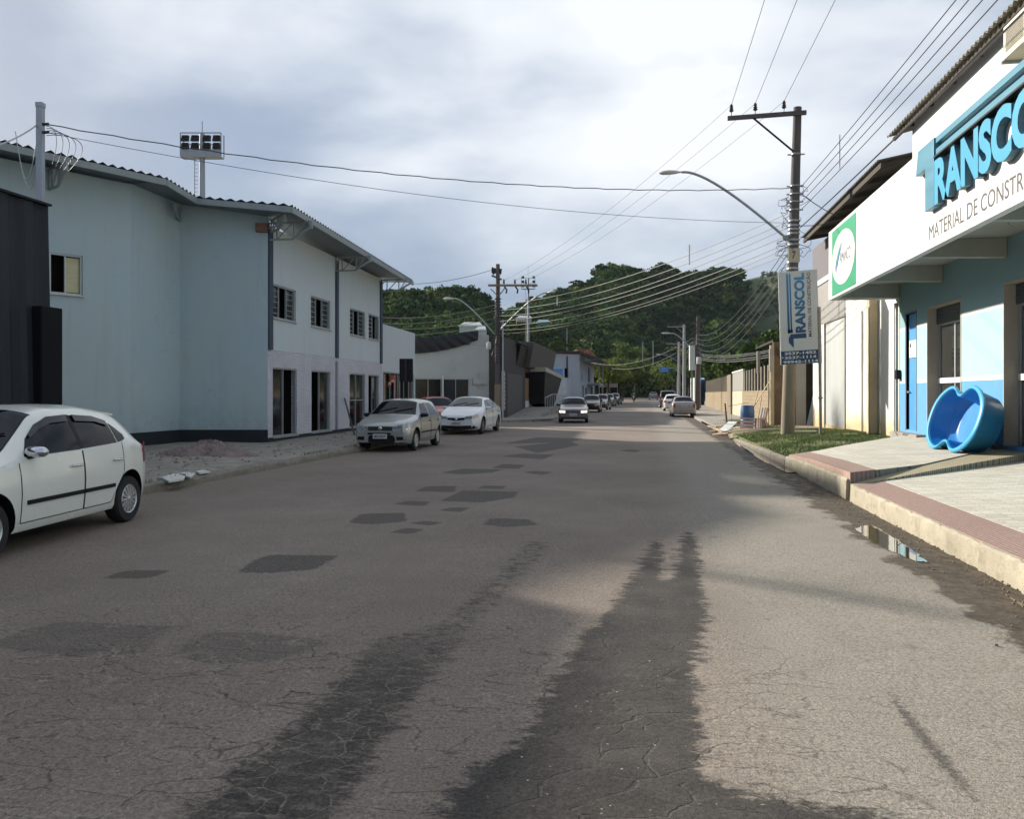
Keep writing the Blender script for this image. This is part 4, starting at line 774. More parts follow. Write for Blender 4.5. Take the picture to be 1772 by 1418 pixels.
mb = MB(); mb.prism([(CXs-.125, ya, 5.64), (CXs-.125, ya-.12, 6.07), (CXs-.125, yc, 6.07), (CXs-.125, yc, 4.87), (CXs-.125, yb, 4.87), (CXs-.125, yb, 5.64)], (.124, 0, 0)); mb.build('raised_initial', M_TEAL, st, bevel=.006)
yend = yR-(yR-yOo)*wA_/wB_
mb = MB(); mb.span((CXs-.10, yc-.03, 5.96), (CXs-.001, yend, 6.07)); mb.span((CXs-.10, yc-.03, 5.72), (CXs-.001, yend, 5.86)); mb.build('raised_band', M_TEAL, st, bevel=.006)
mb = MB(); mb.span((CXs-.16, yc-.1, 5.685), (CXs-.001, yend, 5.715)); mb.build('shaded_underside', M_BLACK, st)  # shade under the raised band, put in as a black strip
# round green trade plate
ya, yb = V(1440.5, 450, CXs).y, V(1481, 430, CXs).y
mb = MB(); mb.span((CXs-.012, ya, 4.30), (CXs-.001, yb, 6.06)); gpl = mb.build('green_plate', mat('green_plate', (.0, .25, .115), .5, var=.03), st)
mb = MB(); cyy, czz = (ya+yb)/2, 5.18; mb.poly([(CXs-.016, cyy-math.cos(2*math.pi*i/40)*(ya-yb)*.485, czz+math.sin(2*math.pi*i/40)*.70) for i in range(40)]); mb.build('white_oval', M_WHITE, gpl)
mb = MB()
for k, (o_, m_) in enumerate(((0, 0), (.16, 1))):
    pl = []
    for i in range(15): t = i/14; pl.append((cyy+(ya-yb)*(.38-.30*t-.02)-o_-.10*math.sin(t*3.1)*-1, czz-.34+.78*t))
    for i in range(14): a, b = pl[i], pl[i+1]; th = .07*math.sin(math.pi*(i+.5)/14)+.012; mb.quad((CXs-.020, a[0]-th, a[1]), (CXs-.020, b[0]-th, b[1]), (CXs-.020, b[0]+th, b[1]), (CXs-.020, a[0]+th, a[1]), m_)
fit_text(mb, 'AMANCO', (CXs-.020, cyy+.32, czz-.14), Rv, Uv, 1.12, .30, 0, .0, mi=2)
mb.build('emblem', [mat('emblem_green', (.02, .30, .20), .5), mat('emblem_blue', (.05, .12, .35), .5), mat('emblem_grey', (.12, .15, .22), .5)], gpl)
# corrugated eaves
M_FIBRO = mat('fibre_cement', (.26, .245, .205), .85, var=.18, scale=2, dirt=(.10, .09, .07), dscale=1.6, damt=.6, bump=.1)
M_FIBDK = mat('fibre_cement_old', (.13, .12, .105), .9, var=.2, scale=2, dirt=(.05, .045, .04), dscale=1.6, damt=.6)
EX = 6.0; ye = V(1535, 240, EX).y; zE = 8.10
mb = MB(); corrug(mb, (EX, -8, zE), (EX, ye, zE), (14, ye, zE+2.0), (14, -8, zE+2.0), 150, .032, thick=.012); mb.build('roof', M_FIBRO, st, smooth=True)
mb = MB(); y = -7.5
while y < ye-.2: mb.bar((EX+.12, y, zE-.04), (UX, y, zE+.02), .05, .07); y += 1.35
mb.bar((EX+.15, -8, zE-.07), (EX+.15, ye-.05, zE-.07), .07, .07); mb.build('eaves_timber', mat('eaves_timber', (.06, .05, .04), .9), st)
mb = MB(); mb.quad((SX0+.01, -8, 8.3), (SX0+.01, ye, 8.3), (SX0+.4, ye, 8.45), (SX0+.4, -8, 8.45)); 
# air conditioner
pA = V(1738, 105, 5.88); zA = V(1738, 48, 5.88).z
ac = thing('air_conditioner', 'cream air conditioner box high on the hardware store wall', 'air conditioner', (6.1, pA.y-.4, pA.z))
mb = MB(); mb.span((5.86, pA.y, pA.z), (6.35, pA.y-.85, zA)); mb.build('case', mat('cream_plastic', (.55, .51, .38), .6, dirt=(.35, .30, .2), damt=.4), ac, bevel=.015)
mb = MB()
for i in range(14): y = pA.y-.06-.012; z_ = pA.z+.1+(zA-pA.z-.2)*i/13; mb.span((5.94, pA.y+.004, z_), (6.20, pA.y-.0, z_+.012)); mb.span((5.854, pA.y-.1, z_), (5.86, pA.y-.75, z_+.012))
mb.build('grille', mat('ac_grille', (.17, .15, .12), .8), ac)
for ya in (pA.y+.03, pA.y-.8): mb = MB(); mb.span((5.84, ya, pA.z-.05), (6.35, ya-.05, pA.z)); mb.build('bracket', M_STEELGREY, ac)
mb = MB(); pts = [(6.34-.02*math.sin(i), 3+i*1.5, 6.62+.18*math.sin(i*.9)) for i in range(12)]; mb.tube(pts, .012, 5); pts = [(6.33, 3+i*1.5, 6.52+.12*math.sin(i*1.3+1)) for i in range(12)]; mb.tube(pts, .012, 5); mb.build('wall_cable', M_BLACK, st)
# downpipe and meter at the corner
mb = MB(); y = yE+.12; mb.tube([(SX0-.05, y, .3), (SX0-.05, y, 4.1)], .035, 8); mb.tube([(SX0-.05, y+.16, .3), (SX0-.05, y+.16, 4.1)], .03, 8); mb.build('downpipe', M_ALU, st)
mb = MB(); mb.span((SX0-.12, yE+.05, 2.0), (SX0-.01, yE-.12, 2.25)); mb.build('switch_box', M_BLACK, st)
# ---- shed beyond the shop
sd = thing('storage_shed', 'white shed wall with tall pale metal gate and brown corrugated roof beyond the store', 'building', (6.8, 28, 0))
M_STAIN = NT('stained_white_wall'); s = M_STAIN; sp = s.n('ShaderNodeSeparateXYZ'); s.l(s.co, sp.inputs[0]); n_ = s.noise(2.0, 7, .7)
zz_ = s.math('MULTIPLY_ADD', s.math('SUBTRACT', n_, .5), 1.1, sp.outputs[2]); col = s.mix(s.rng(zz_, 1.2, .5), (.64, .63, .58), (.50, .40, .23)); col = s.mix(s.rng(s.noise(7, 7, .8), .5, .68, 0, .55), col, (.42, .35, .24)) if False else col
col = s.mix(s.math('MULTIPLY', s.rng(s.noise(6, 7, .8), .48, .66), s.rng(sp.outputs[2], .9, .3)), col, (.25, .17, .09)); s.bump(n_, .1, .02); M_STAINW = s.done(col, .9)
yF = V(1406, 700, SX0).y; yg0, yg1 = V(1426.5, 700, SX0).y, V(1462, 700, SX0).y
mb = MB(); holed_wall(mb, (SX0+.02, yF), (SX0+.02, yE), .1, 5.05, [(yF-yg0, yF-yg1, .42, 4.35)], .2); mb.quad((SX0+.02, yF, 0), (12, yF, 0), (12, yF, 5.05), (SX0+.02, yF, 5.05)); mb.build('wall', M_STAINW, sd)
mb = MB(); yq = V(1462, 550, SX0).y; corr_A = (SX0-.01, yF, 4.38)
P_ = []
for i in range(120): y = yF+(yq-yF)*i/119; P_.append([(SX0-.02+(.02 if (i//2) % 2 else 0), y, 4.36), (SX0-.02+(.02 if (i//2) % 2 else 0), y, 5.95)])
mb.grid(P_); mb.build('corrugated_cladding', mat('grey_cladding', (.24, .235, .22), .6, .2, var=.15, dirt=(.15, .12, .1), damt=.3), sd)
mb = MB(); mb.span((SX0-.06, yF, 5.92), (SX0+.2, yE-.5, 6.12)); mb.build('beam', M_WALLW, sd)
mb = MB(); mb.span((SX0, yF, 6.12), (SX0+.1, yE, 7.6)); mb.build('upper_panel', mat('mauve_panel', (.13, .12, .13), .8), sd)
mb = MB(); mb.span((SX0+.04, yg0-.04, .42), (SX0+.09, yg1+.04, 4.32)); gt = mb.build('metal_gate', mat('galvanised_gate', (.40, .42, .41), .55, .2, var=.08, scale=1.2, stretch=(1, 1, .25), dirt=(.33, .30, .22), damt=.4), sd)
mb = MB(); mb.span((SX0-.01, yg1+.05, .3), (SX0+.14, yg1-.05, 4.42)); mb.span((SX0-.01, yg0, 4.32), (SX0+.1, yg1, 4.42)); mb.span((SX0-.01, yg0+.05, .3), (SX0+.1, yg0-.05, 4.42)); mb.build('gate_frame', mat('gate_frame', (.20, .19, .17), .6), gt)
mb = MB(); yk = V(1502, 600, 6.6).y; mb.span((6.56, yk, .2), (6.8, yk-.30, 5.0)); mb.build('pilaster', mat('cream_pilaster', (.50, .42, .28), .9, var=.08, dirt=(.3, .2, .12), damt=.4), sd)
mb = MB(); pts = [(6.545, yk-.31+.012*math.sin(i*1.3), 4.2-i*.2) for i in range(20)]; mb.tube(pts, .014, 6); mb.tube([(SX0-.02, V(1493, 600, SX0).y, .35), (SX0-.02, V(1493, 600, SX0).y, 4.25)], .022, 6); mb.span((SX0-.12, yk+.42, 1.9), (SX0, yk+.30, 2.5)); mb.build('pipe', mat('old_pipe', (.16, .14, .12), .8), sd)
mb = MB(); ys0 = V(1520, 268, EX).y; ys1 = V(1387, 418, EX).y; corrug(mb, (EX, ys0, 7.75), (EX, ys1, 7.75), (13, ys1, 9.1), (13, ys0, 9.1), 60, .032, thick=.012); mb.build('roof', M_FIBDK, sd, smooth=True)
mb = MB(); mb.bar((EX+.1, ys0, 7.62), (EX+.1, ys1, 7.62), .08, .14); y = ys0+.1
while y < ys1: mb.bar((EX+.1, y, 7.62), (12, y, 8.7), .07, .14); y += 1.7
mb.bar((SX0+.3, ys0, 7.7), (SX0+.3, ys1, 7.7), .08, .1); mb.build('rafter', mat('eaves_timber', (.06, .05, .04)), sd)
# slender steel post with a sleeve, painted stick on the grass
p = G(1420, 750, .38); po = thing('steel_post', 'slender weathered post beside the lawn in front of the metal gate', 'post', (p.x, p.y, .3))
mb = MB(); mb.tube([(p.x, p.y, .3), (p.x-.02, p.y, 2.6)], .05, 8); mb.tube([(p.x-.02, p.y, 2.55), (p.x-.06, p.y, 4.3)], .065, 8); mb.tube([(p.x, p.y, 1.45), (p.x, p.y, 1.5)], .075, 8); mb.build('shaft', mat('rusty_post', (.26, .23, .19), .8, var=.3, scale=8), po)
p = G(1393, 749, .36); mb = MB(); mb.box((p.x, p.y, .40), (.72, .1, .05), .15); o = mb.build('white_plank', M_WHITE, bevel=.01); tag(o, 'short white plank lying on the grass beside the utility pole', 'plank')
# brown outbuilding and black opening
ob = thing('outbuilding', 'brown rendered outbuilding wall with a cream pier and a dark opening', 'building', (6.2, 37, 0))
yW = 37.2; a, b, c, e, f_ = [U(px, 700, yW) for px in (1332, 1338, 1377, 1394, 1408)]
M_MUD = mat('brown_render', (.17, .115, .07), .9, var=.2, scale=1.6, bump=.2, dirt=(.30, .2, .12), dscale=1.1, damt=.6)
mb = MB(); mb.span((b.x, yW, -.2), (c.x, yW+.2, 3.9)); mb.build('wall', M_MUD, ob)
mb = MB(); mb.span((a.x, yW-.15, -.2), (b.x+.02, yW+.05, 3.75)); mb.build('pillar', mat('cream_pillar', (.50, .42, .27), .85, var=.1), ob)
mb = MB(); mb.span((c.x, yW-.1, -.2), (e.x, yW+.1, 5.2)); mb.build('cream_pier', M_BEIGE, ob)
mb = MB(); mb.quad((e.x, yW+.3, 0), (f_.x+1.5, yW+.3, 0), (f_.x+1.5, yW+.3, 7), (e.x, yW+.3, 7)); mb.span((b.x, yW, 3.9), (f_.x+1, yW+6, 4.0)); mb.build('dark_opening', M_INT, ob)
for px in (1312.5, 1334): mb = MB(); q = U(px, 640, yW+ (3 if px < 1320 else -.1)); mb.span((q.x-.07, q.y-.07, 2.6), (q.x+.07, q.y+.07, V(px, 608 if px < 1320 else 604, q.x).z)); mb.build('roof_post', M_BEIGE, ob)
ls = thing('leaning_sheets', 'pale green and white sheets leaning in the dark opening beside the cream pier', 'sheet', (e.x+.3, yW-.5, .2))
for i, cc in enumerate(((.36, .42, .40), (.50, .50, .46), (.25, .32, .30))):
    mb = MB(); x = e.x+.06+i*.13; mb.bar((x, yW-.35, .15), (x+.45, yW-.1, 2.0-.2*i), .30, .03); mb.build('sheet', mat('sheet_%s' % 'abc'[i], cc, .6), ls)
# concrete block wall with vertical balusters, running away along the right pavement
q0_, q1_ = W(1222, 700, 89), W(1333, 700, 38.6); q0_.z = q1_.z = 0; dW = (q1_-q0_).normalized(); LW = (q1_-q0_).length; nW = Vector((-dW.y, dW.x, 0)); aW = (dW, nW, Vector((0, 0, 1)))
M_BLOCK = tiles('block_wall', (.27, .205, .12), (.22, .165, .095), (.14, .105, .065), .42, .21, .012, dirt=(.20, .15, .09), damt=.5)
def remap_block():
    t = M_BLOCK.node_tree; br = [n for n in t.nodes if n.type == 'TEX_BRICK'][0]; tc_ = [n for n in t.nodes if n.type == 'TEX_COORD'][0]; mpn = br.inputs['Vector'].links[0].from_node
    sp = t.nodes.new('ShaderNodeSeparateXYZ'); cb = t.nodes.new('ShaderNodeCombineXYZ'); t.links.new(tc_.outputs['Object'], sp.inputs[0]); t.links.new(sp.outputs[1], cb.inputs[0]); t.links.new(sp.outputs[2], cb.inputs[1]); t.links.new(cb.outputs[0], br.inputs['Vector'])
remap_block()
sg0, sg1 = rel(q0_, q1_, PL(1268, 700, q0_, q1_)), rel(q0_, q1_, PL(1287, 700, q0_, q1_)); sp0 = rel(q0_, q1_, PL(1261.5, 700, q0_, q1_))
wl = thing('block_wall', 'tan concrete block wall topped with upright concrete slats along the right pavement', 'wall', (q0_+q1_)/2)
for a, b in ((0, sp0), (sg1, LW)):
    mb = MB(); mb.box(q0_+dW*((a+b)/2)+Vector((0, 0, .8)), (b-a, .18, 1.95), 0, 0, aW); mb.build('masonry', M_BLOCK, wl)
MS = mat('concrete_slat', (.20, .175, .13), .9, var=.25, scale=3)
s_ = .5
while s_ < LW-.3:
    if not (sp0-.2 < s_ < sg1+.2):
        m = MB(); wd_ = .22 if s_ < sg0 else .34; m.box(q0_+dW*s_+Vector((0, 0, 2.38)), (wd_, .10, 1.25 if s_ > sg1 else 1.2), 0, 0, aW); m.build('slat', MS, wl)
    s_ += .95 if s_ < sg0 else 1.35
mb = MB(); mb.box(q0_+dW*((sp0+sg0)/2)+Vector((0, 0, 1.5)), (sg0-sp0, .3, 3.0), 0, 0, aW); mb.build('pier', mat('stained_pier', (.19, .15, .10), .9, var=.2), wl)
gt = thing('panel_gate', 'cream and grey panel gate in the tan block wall', 'gate', q0_+dW*((sg0+sg1)/2))
mb = MB(); mb.box(q0_+dW*((sg0+sg1)/2)-nW*.0+Vector((0, 0, .95)), (sg1-sg0-.1, .06, 1.7), 0, 0, aW); mb.build('lower_panel', mat('cream_gate', (.42, .38, .28), .7, var=.06), gt)
mb = MB(); mb.box(q0_+dW*((sg0+sg1)/2)+Vector((0, 0, 2.45)), (sg1-sg0-.1, .04, 1.25), 0, 0, aW); mb.build('upper_panel', mat('grey_gate', (.24, .23, .21), .7, var=.1), gt)
mb = MB(); mb.box(q0_+dW*((sg0+sg1)/2)+Vector((0, 0, 3.12)), (sg1-sg0+.1, .12, .08), 0, 0, aW); mb.build('top_rail', M_WHITE, gt)
# barrel, bench, stick, boards by the kerb
p = G(1296.5, 741, .20); zb_ = zlawn(p.x, p.y)+.0
br = thing('plastic_barrel', 'blue plastic barrel with timber offcuts standing in it', 'barrel', (p.x, p.y+.5, .15))
bx_, by_ = p.x, p.y+.6; mb = MB(); mb.lathe([(0, .12), (.25, .12), (.27, .2), (.285, .5), (.27, .52), (.27, .56), (.29, .58), (.285, .9), (.25, 1.08), (.25, 1.12), (.235, 1.12), (.23, .9)], (bx_, by_, 0), n=28); mb.build('drum', mat('blue_drum', (.045, .12, .27), .45, var=.15), br, smooth=True, ang=50)
tmb = thing('timber_offcuts', 'pale timber battens sticking out of the blue barrel', 'timber', (bx_, by_, .5))
for a, b in (((bx_-.1, by_, .5), (bx_+.95, by_+.3, 2.15)), ((bx_+.1, by_+.05, .4), (bx_+.45, by_+.1, 1.75)), ((bx_+.45, by_+.4, .3), (bx_+.62, by_+.35, 1.5))):
    mb = MB(); mb.bar(a, b, .06, .03); mb.build('batten', mat('raw_timber', (.42, .32, .20), .8, var=.2, scale=6), tmb)
bn = thing('park_bench', 'small garden bench with weathered brown slats and white end frames by the barrel', 'bench', (G(1305, 743, .2).x, G(1305, 743, .2).y, .14))
b0 = G(1302, 743, .18); ang = -.95; ax = (Vector((math.cos(ang), math.sin(ang), 0)), Vector((-math.sin(ang), math.cos(ang), 0)), Vector((0, 0, 1)))
def bp(x, y, z): return b0+ax[0]*x+ax[1]*y+Vector((0, 0, z-.0))
for k, (y, z) in enumerate(((-.16, .42), (-.02, .43))): mb = MB(); mb.box(bp(-.02, y, z), (.95, .11, .035), 0, 0, ax); mb.build('seat_slat', mat('bench_slat', (.12, .06, .05), .7, var=.3, scale=5), bn)
for k, (y, z) in enumerate(((-.2, .30), (-.2, .16), (-.2, .04))): mb = MB(); mb.box(bp(-.05, y, z), (.85, .03, .09), 0, 0, ax); mb.build('front_slat', MATS['bench_slat'], bn)
for x in (.30, .46, .58):
    mb = MB(); mb.prism([bp(x, -.22, 0), bp(x, -.12, 0), bp(x, -.10, .38), bp(x, .06, .38), bp(x, .12, 0), bp(x, .22, 0), bp(x, .14, .44), bp(x, .26, .86), bp(x, .18, .88), bp(x, .06, .46), bp(x, -.2, .46)], ax[0]*.06); mb.build('end_frame', mat('bench_white', (.52, .46, .40), .7, var=.15) if x < .5 else mat('bench_pink', (.42, .30, .25), .7, var=.2), bn)
p = G(1258, 734, .05); mb = MB(); mb.tube([(p.x, p.y, 0), (p.x-.10, p.y, 1.12)], [.05, .04], 7); o = mb.build('wooden_stake', mat('stake', (.13, .08, .05), .9, var=.3, scale=6)); tag(o, 'short dark wooden stake standing in the verge', 'stake')
p = G(1265, 735, .05); mb = MB(); mb.tube([(p.x, p.y, 0), (p.x+.07, p.y+.1, .9)], .012, 5); mb.tube([(p.x-.15, p.y, .98), (p.x+.9, p.y+.5, 1.15)], .010, 5); o = mb.build('thin_rod', mat('rod', (.2, .14, .09), .8)); tag(o, 'thin rod propped between the wooden stake and the gate', 'rod')
RM = mat('raw_timber', (.42, .32, .20)); boards = [((1226,737),(1252,748),'cream board lying across the gutter'), ((1243,750),(1278,741),'pale board lying on the rubble heap by the kerb'), ((1262,744),(1290,738),'long board pointing at the white bench frame'), ((1236,752),(1262,757),'broken orange tinted board at the kerb edge'), ((1252,746),(1268,738),'wide white offcut on top of the rubble heap')]
for i, (a, b, lab) in enumerate(boards):
    a, b = G(*a, .08), G(*b, .1); mb = MB(); mb.bar(a+Vector((0, 0, .0)), b+Vector((0, 0, .05*i)), .13 if i < 4 else .4, .035); o = mb.build('wooden_board', [RM, M_WHITE, RM, mat('orange_board', (.38, .20, .11), .8), M_WHITE][i]); tag(o, lab, 'board', 'boards dumped by the kerb')
def heap(name, c, rx, ry, h, m, lab, n=26, kind=None):
    mb = MB(); P_ = []
    for i in range(n+1):
        row = []
        for j in range(2*n+1):
            a = 2*math.pi*(j % (2*n))/(2*n); r_ = i/n; 
            jr = 1+.18*math.sin(3*a+c[0])+.10*math.sin(7*a+1)
            z = h*max(0, 1-r_**1.5)*(.75+.35*math.sin(5*a+r_*4)*r_+.25*math.sin(9*r_+2*a))
            row.append((c[0]+rx*r_*jr*math.cos(a), c[1]+ry*r_*jr*math.sin(a), c[2]+max(0, z)+(rng.normal(0, h*.05) if 0 < i < n else 0)*(1 if j < 2*n else 0)))
        row[-1] = row[0]; P_.append(row)
    mb.grid(P_); o = mb.build(name, m); tag(o, lab, kind=kind); return o
p = G(1262, 746, .0); heap('rubble', (p.x, p.y, .0), .8, 1.1, .16, mat('rubble', (.22, .16, .11), .95, var=.4, scale=6, bump=.5), 'rubble and soil spilled at the kerb', kind='stuff')
p = G(345, 788, .15); M_SAND = mat('reddish_sand', (.235, .18, .165), .95, var=.25, scale=7, bump=.5, bscale=40)
heap('sand_heap', (p.x, p.y+.35, .13), 1.05, .8, .36, M_SAND, 'heap of reddish building sand on the left pavement', 30, kind='stuff')
mb = MB(); c = G(345, 800, .15)
for q in ((250, 845, 300, 855, 330, 838, 300, 826), ):
    pass
for i, pl in enumerate((((278,829),(300,823),(322,824),(318,832),(292,836)), ((306,823),(322,820),(338,822),(330,829)), ((338,818),(352,816),(364,819),(345,821)))):
    mb = MB(); mb.prism([G(x, y, .155) for x, y in pl], (0, 0, .03)); o = mb.build('plaster_slab', M_WHITE); tag(o, ['largest', 'middle', 'smallest'][i]+' of three white plaster scraps on the left pavement', 'rubble', 'plaster scraps on the left pavement')
mb = MB()
for i in range(260):
    x, y = (rng.uniform(-11, -8.2), rng.uniform(9, 40)) if i % 3 else (rng.normal(-10.4, .8), rng.normal(17.4, .9)); r_ = rng.uniform(.008, .035)
    mb.lathe([(0, 0), (r_, 0), (r_*.8, r_*.7), (0, r_)], (x, y, .155), n=5)
o = mb.build('pavement_grit', mat('rubble', (.22, .16, .11))); tag(o, kind='stuff', label='stones and crumbs scattered over the left pavement')
pw = [(rng.normal(-8.05, .05), rng.uniform(9, 40)) for _ in range(1500)]; pw = [q_ for q_ in pw if math.sin(q_[1]*2.1)+math.sin(q_[1]*.7) > .5]
pw += [(float(P4.lerp(P5, t_).x)+.15+abs(rng.normal(0, .05)), float(P4.lerp(P5, t_).y)) for t_ in rng.uniform(0, 1, 500) if math.sin(t_*40) > .2]
o = blades('kerb_weeds', np.array(pw), lambda x, y: .15, .02, .09, .008, None, M_GRASS); tag(o, kind='stuff', label='thin weeds growing along the left kerb and wall foot')
p = G(608, 750, .15); mb = MB(); q = P4+d_*3; a = G(613, 752, .15); b_ = PL(595, 690, P4, P5)
db_, da_ = b_-n_*0.0 if False else b_, a; mb = MB(); mb.bar(a, Vector((b_.x+.05, b_.y-.05, b_.z)), .05, .05); o = mb.build('wooden_stick', mat('dark_stick', (.06, .045, .04), .8)); tag(o, 'dark wooden stick leaning on the silver patterned wall', 'stick')
# sign seen from behind on a post
p = G(703, 741, .15); p = CW((703-PX0)/F*28, 28, 0); sg = thing('totem_sign', 'black box sign seen from behind on a thick post, behind the silver hatchback', 'sign', p)
mb = MB(); mb.box((p.x, p.y, 2.42), (.46, .16, .80), YAW); mb.build('box', M_BLACK, sg, bevel=.02); mb = MB(); mb.box((p.x, p.y, 1.05), (.13, .13, 2.0), YAW); mb.build('post', M_BLACK, sg)
mb = MB(); mb.box((p.x, p.y-.085, 2.42), (.05, .02, .80), YAW); mb.build('rib', mat('rib', (.02, .02, .02), .4), sg)
# ---- leaning moulded pool
def pool():
    t = thing('moulded_pool', 'bright blue moulded pool with two lobes leaning on its side against the store wall', 'pool', (6.0, 17.2, .4))
    n = 96
    def outline(a):                                   # long axis horizontal, waisted top and bottom
        x = math.cos(a); y = math.sin(a); r_ = 1-.34*math.exp(-((abs(abs(a_n(a))-math.pi/2))/.26)**2)
        return (1.30*x*(1+.0), .72*abs(y)**.8*math.copysign(1, y)*r_)
    def a_n(a): return (a+math.pi) % (2*math.pi)-math.pi
    def ring(sc, dep, ro=0.0, flat=1.0):
        out = []
        for i in range(n):
            a = 2*math.pi*i/n; x, y = outline(a); out.append((x*sc+ro*math.cos(a), y*sc+ro*math.sin(a), dep))
        return out
    # profile across the rim: outer skin -> rim -> inner skin -> floor (local z = depth, opening at z=0)
    prof = [(.80, .50, 0), (.84, .46, 0), (.93, .10, 0), (.95, .05, .0), (1.0, .04, .01), (1.02, .0, .01), (1.01, -.022, .005), (.965, -.03, 0), (.93, -.02, 0), (.915, .02, 0), (.86, .32, 0), (.84, .34, 0), (.80, .37, 0), (.76, .45, 0), (.70, .475, 0)]
    P_ = [ring(a, b, c) for a, b, c in prof]
    def place(p):                                     # local (x right along -Y, y up, z into the wall), tilted back
        x, y, z = p; th = R(17); 
        yy = y*math.cos(th)-z*math.sin(th)*-.0; up = y*math.cos(th)-z*math.sin(th); bk = y*math.sin(th)+z*math.cos(th)
        return Vector((5.98+bk, 17.25-x, 1.12+up))
    def strip(rows, name, m, capfirst=False, caplast=False):
        mb = MB(); Q = [[tuple(place(p)) for p in r_+[r_[0]]] for r_ in rows]; mb.grid(Q)
        if capfirst: mb.poly([Q[0][i] for i in range(n)])
        if caplast: mb.poly([Q[-1][i] for i in range(n)])
        return mb.build(name, m, t, smooth=True, ang=50)
    MP = mat('pool_blue', (.008, .18, .48), .45, var=.08, scale=2, dirt=(.10, .25, .42), damt=.25); MP2 = mat('pool_lit_blue', (.035, .31, .56), .42, var=.06, scale=2, dirt=(.2, .35, .45), damt=.3)
    strip(P_[:4], 'shell', mat('pool_shaded_blue', (.02, .17, .33), .45, var=.1, scale=2), capfirst=True); strip(P_[3:10], 'rim', MP2); strip(P_[9:], 'basin', MP, caplast=True)  # one blue plastic: rim painted lighter as sunlit, outside darker as shaded
pool()
# ================================================================ poles, lamps, wires
M_POLE = mat('pole_concrete', (.24, .195, .14), .9, var=.22, scale=5, bump=.2, dirt=(.09, .075, .06), dscale=2.2, damt=.6, stretch=(1, 1, .3))
M_POLED = mat('pole_weathered', (.105, .088, .082), .9, var=.25, scale=6, bump=.2, stretch=(1, 1, .3))
M_GALV = mat('galvanised', (.34, .36, .38), .5, .5, var=.1)
M_WIRE = mat('wire', (.035, .035, .04), .6); M_WIREL = mat('wire_light', (.20, .20, .17), .5, .3)
M_INS = mat('insulator', (.02, .016, .015), .3)
M_LAMP = mat('lamp_housing', (.48, .49, .48), .5, var=.05)
def lamp(parent, base, head, drop=.25, r=.03, hl=.75):
    """curved arm rising from base to the lamp head"""
    b, h = Vector(base), Vector(head); pts = []; d = h-b
    for i in range(15):
        t = i/14; q_ = 2*t*(1-t); f = q_*.76+t*t; z = b.z+d.z*(q_*1.03+t*t)
        pts.append(Vector((b.x+d.x*f, b.y+d.y*f, z)))
    m = MB(); m.tube(pts, r, 8); m.build('lamp_arm', M_GALV, parent, smooth=True)
    u = Vector((d.x, d.y, 0)).normalized(); m = MB(); o = h; P_ = []
    for i, (t, w_, hh) in enumerate(((0, .03, .03), (.12, .04, .04), (.3, .10, .07), (.55, .14, .09), (.85, .12, .08), (1, .05, .03))):
        c_ = o+u*(t*hl); s_ = u.cross(Vector((0, 0, 1)))
        P_.append([tuple(c_+s_*w_*math.cos(2*math.pi*j/10)+Vector((0, 0, hh*math.sin(2*math.pi*j/10)*(1 if math.sin(2*math.pi*j/10) > 0 else .6)))) for j in range(11)])
    m.grid(P_); m.build('lamp_head', M_LAMP, parent, smooth=True)
def insulator(m, p, h=.24, r=.075):
    m.lathe([(.012, -.12), (.012, 0), (r*.6, 0), (r, .04), (r*.55, .07), (r*.9, .10), (r*.5, .13), (r*.75, .17), (r*.4, h), (0, h)], p, n=10)
# P1: the big pole by the lawn
b1 = G(1363, 750, .36); t1 = Vector((b1.x+.30, b1.y, 10.63)); ax1 = (t1-b1)
def on1(z): return b1+ax1*((z-b1.z)/ax1.z)
p1 = thing('utility_pole', 'tall leaning concrete utility pole on the grass bank, behind the vertical shop sign', 'utility pole', b1)
mb = MB(); zc_ = [b1.z-.3, .9, 2.0, 3.2]; mb.tube([on1(z) for z in zc_], [.215, .21, .20, .195], 20); mb.build('shaft', M_POLE, p1, smooth=True)
mb = MB(); mb.tube([on1(z) for z in (3.2, 5.0, 7.5, 10.63)], [.195, .175, .15, .125], 20); mb.build('upper_shaft', M_POLED, p1, smooth=True)
mb = MB()
for i, z in enumerate((9.15, 8.15, 7.9, 7.65, 7.4)):
    mb.tube([on1(z-.02), on1(z+.02)], .155+.01*(i > 0), 14); c_ = on1(z); mb.bar(c_-Vector((.26, 0, 0)), c_+Vector((.26, 0, 0)), .03, .04)
for z in (7.05, 6.9, 6.78, 6.65, 6.45, 6.3, 5.75, 5.55): mb.tube([on1(z-.028), on1(z+.028)], .185, 14)
mb.build('steel_bands', M_GALV, p1)
zx = 10.38; cR, cL = on1(zx)+Vector((.24, -.17, .02)), on1(zx)+Vector((-2.15, -.17, -.03))
mb = MB(); mb.bar(cL, cR, .11, .13); mb.build('crossarm', M_POLED, p1, bevel=.008)
mb = MB(); mb.bar(on1(9.2)+Vector((-.1, -.15, 0)), cL.lerp(cR, .33)+Vector((0, 0, -.05)), .04, .05); mb.build('brace', M_BLACK, p1)
INS1 = [cL+Vector((.12, 0, .20)), cL+Vector((.85, 0, .20)), cL+Vector((1.72, 0, .22))]
for q in INS1: mb = MB(); insulator(mb, q); mb.build('insulator', M_INS, p1)
head = U(1180, 298, b1.y+.15); lamp(p1, on1(6.45)+Vector((-.15, 0, 0)), head, r=.042, hl=.72)
mb = MB(); mb.box(on1(6.55)+Vector((-.22, 0, 0)), (.25, .08, .12)); mb.build('lamp_bracket', M_STEELGREY, p1)
mb = MB()                                             # festoon of service wires round the pole
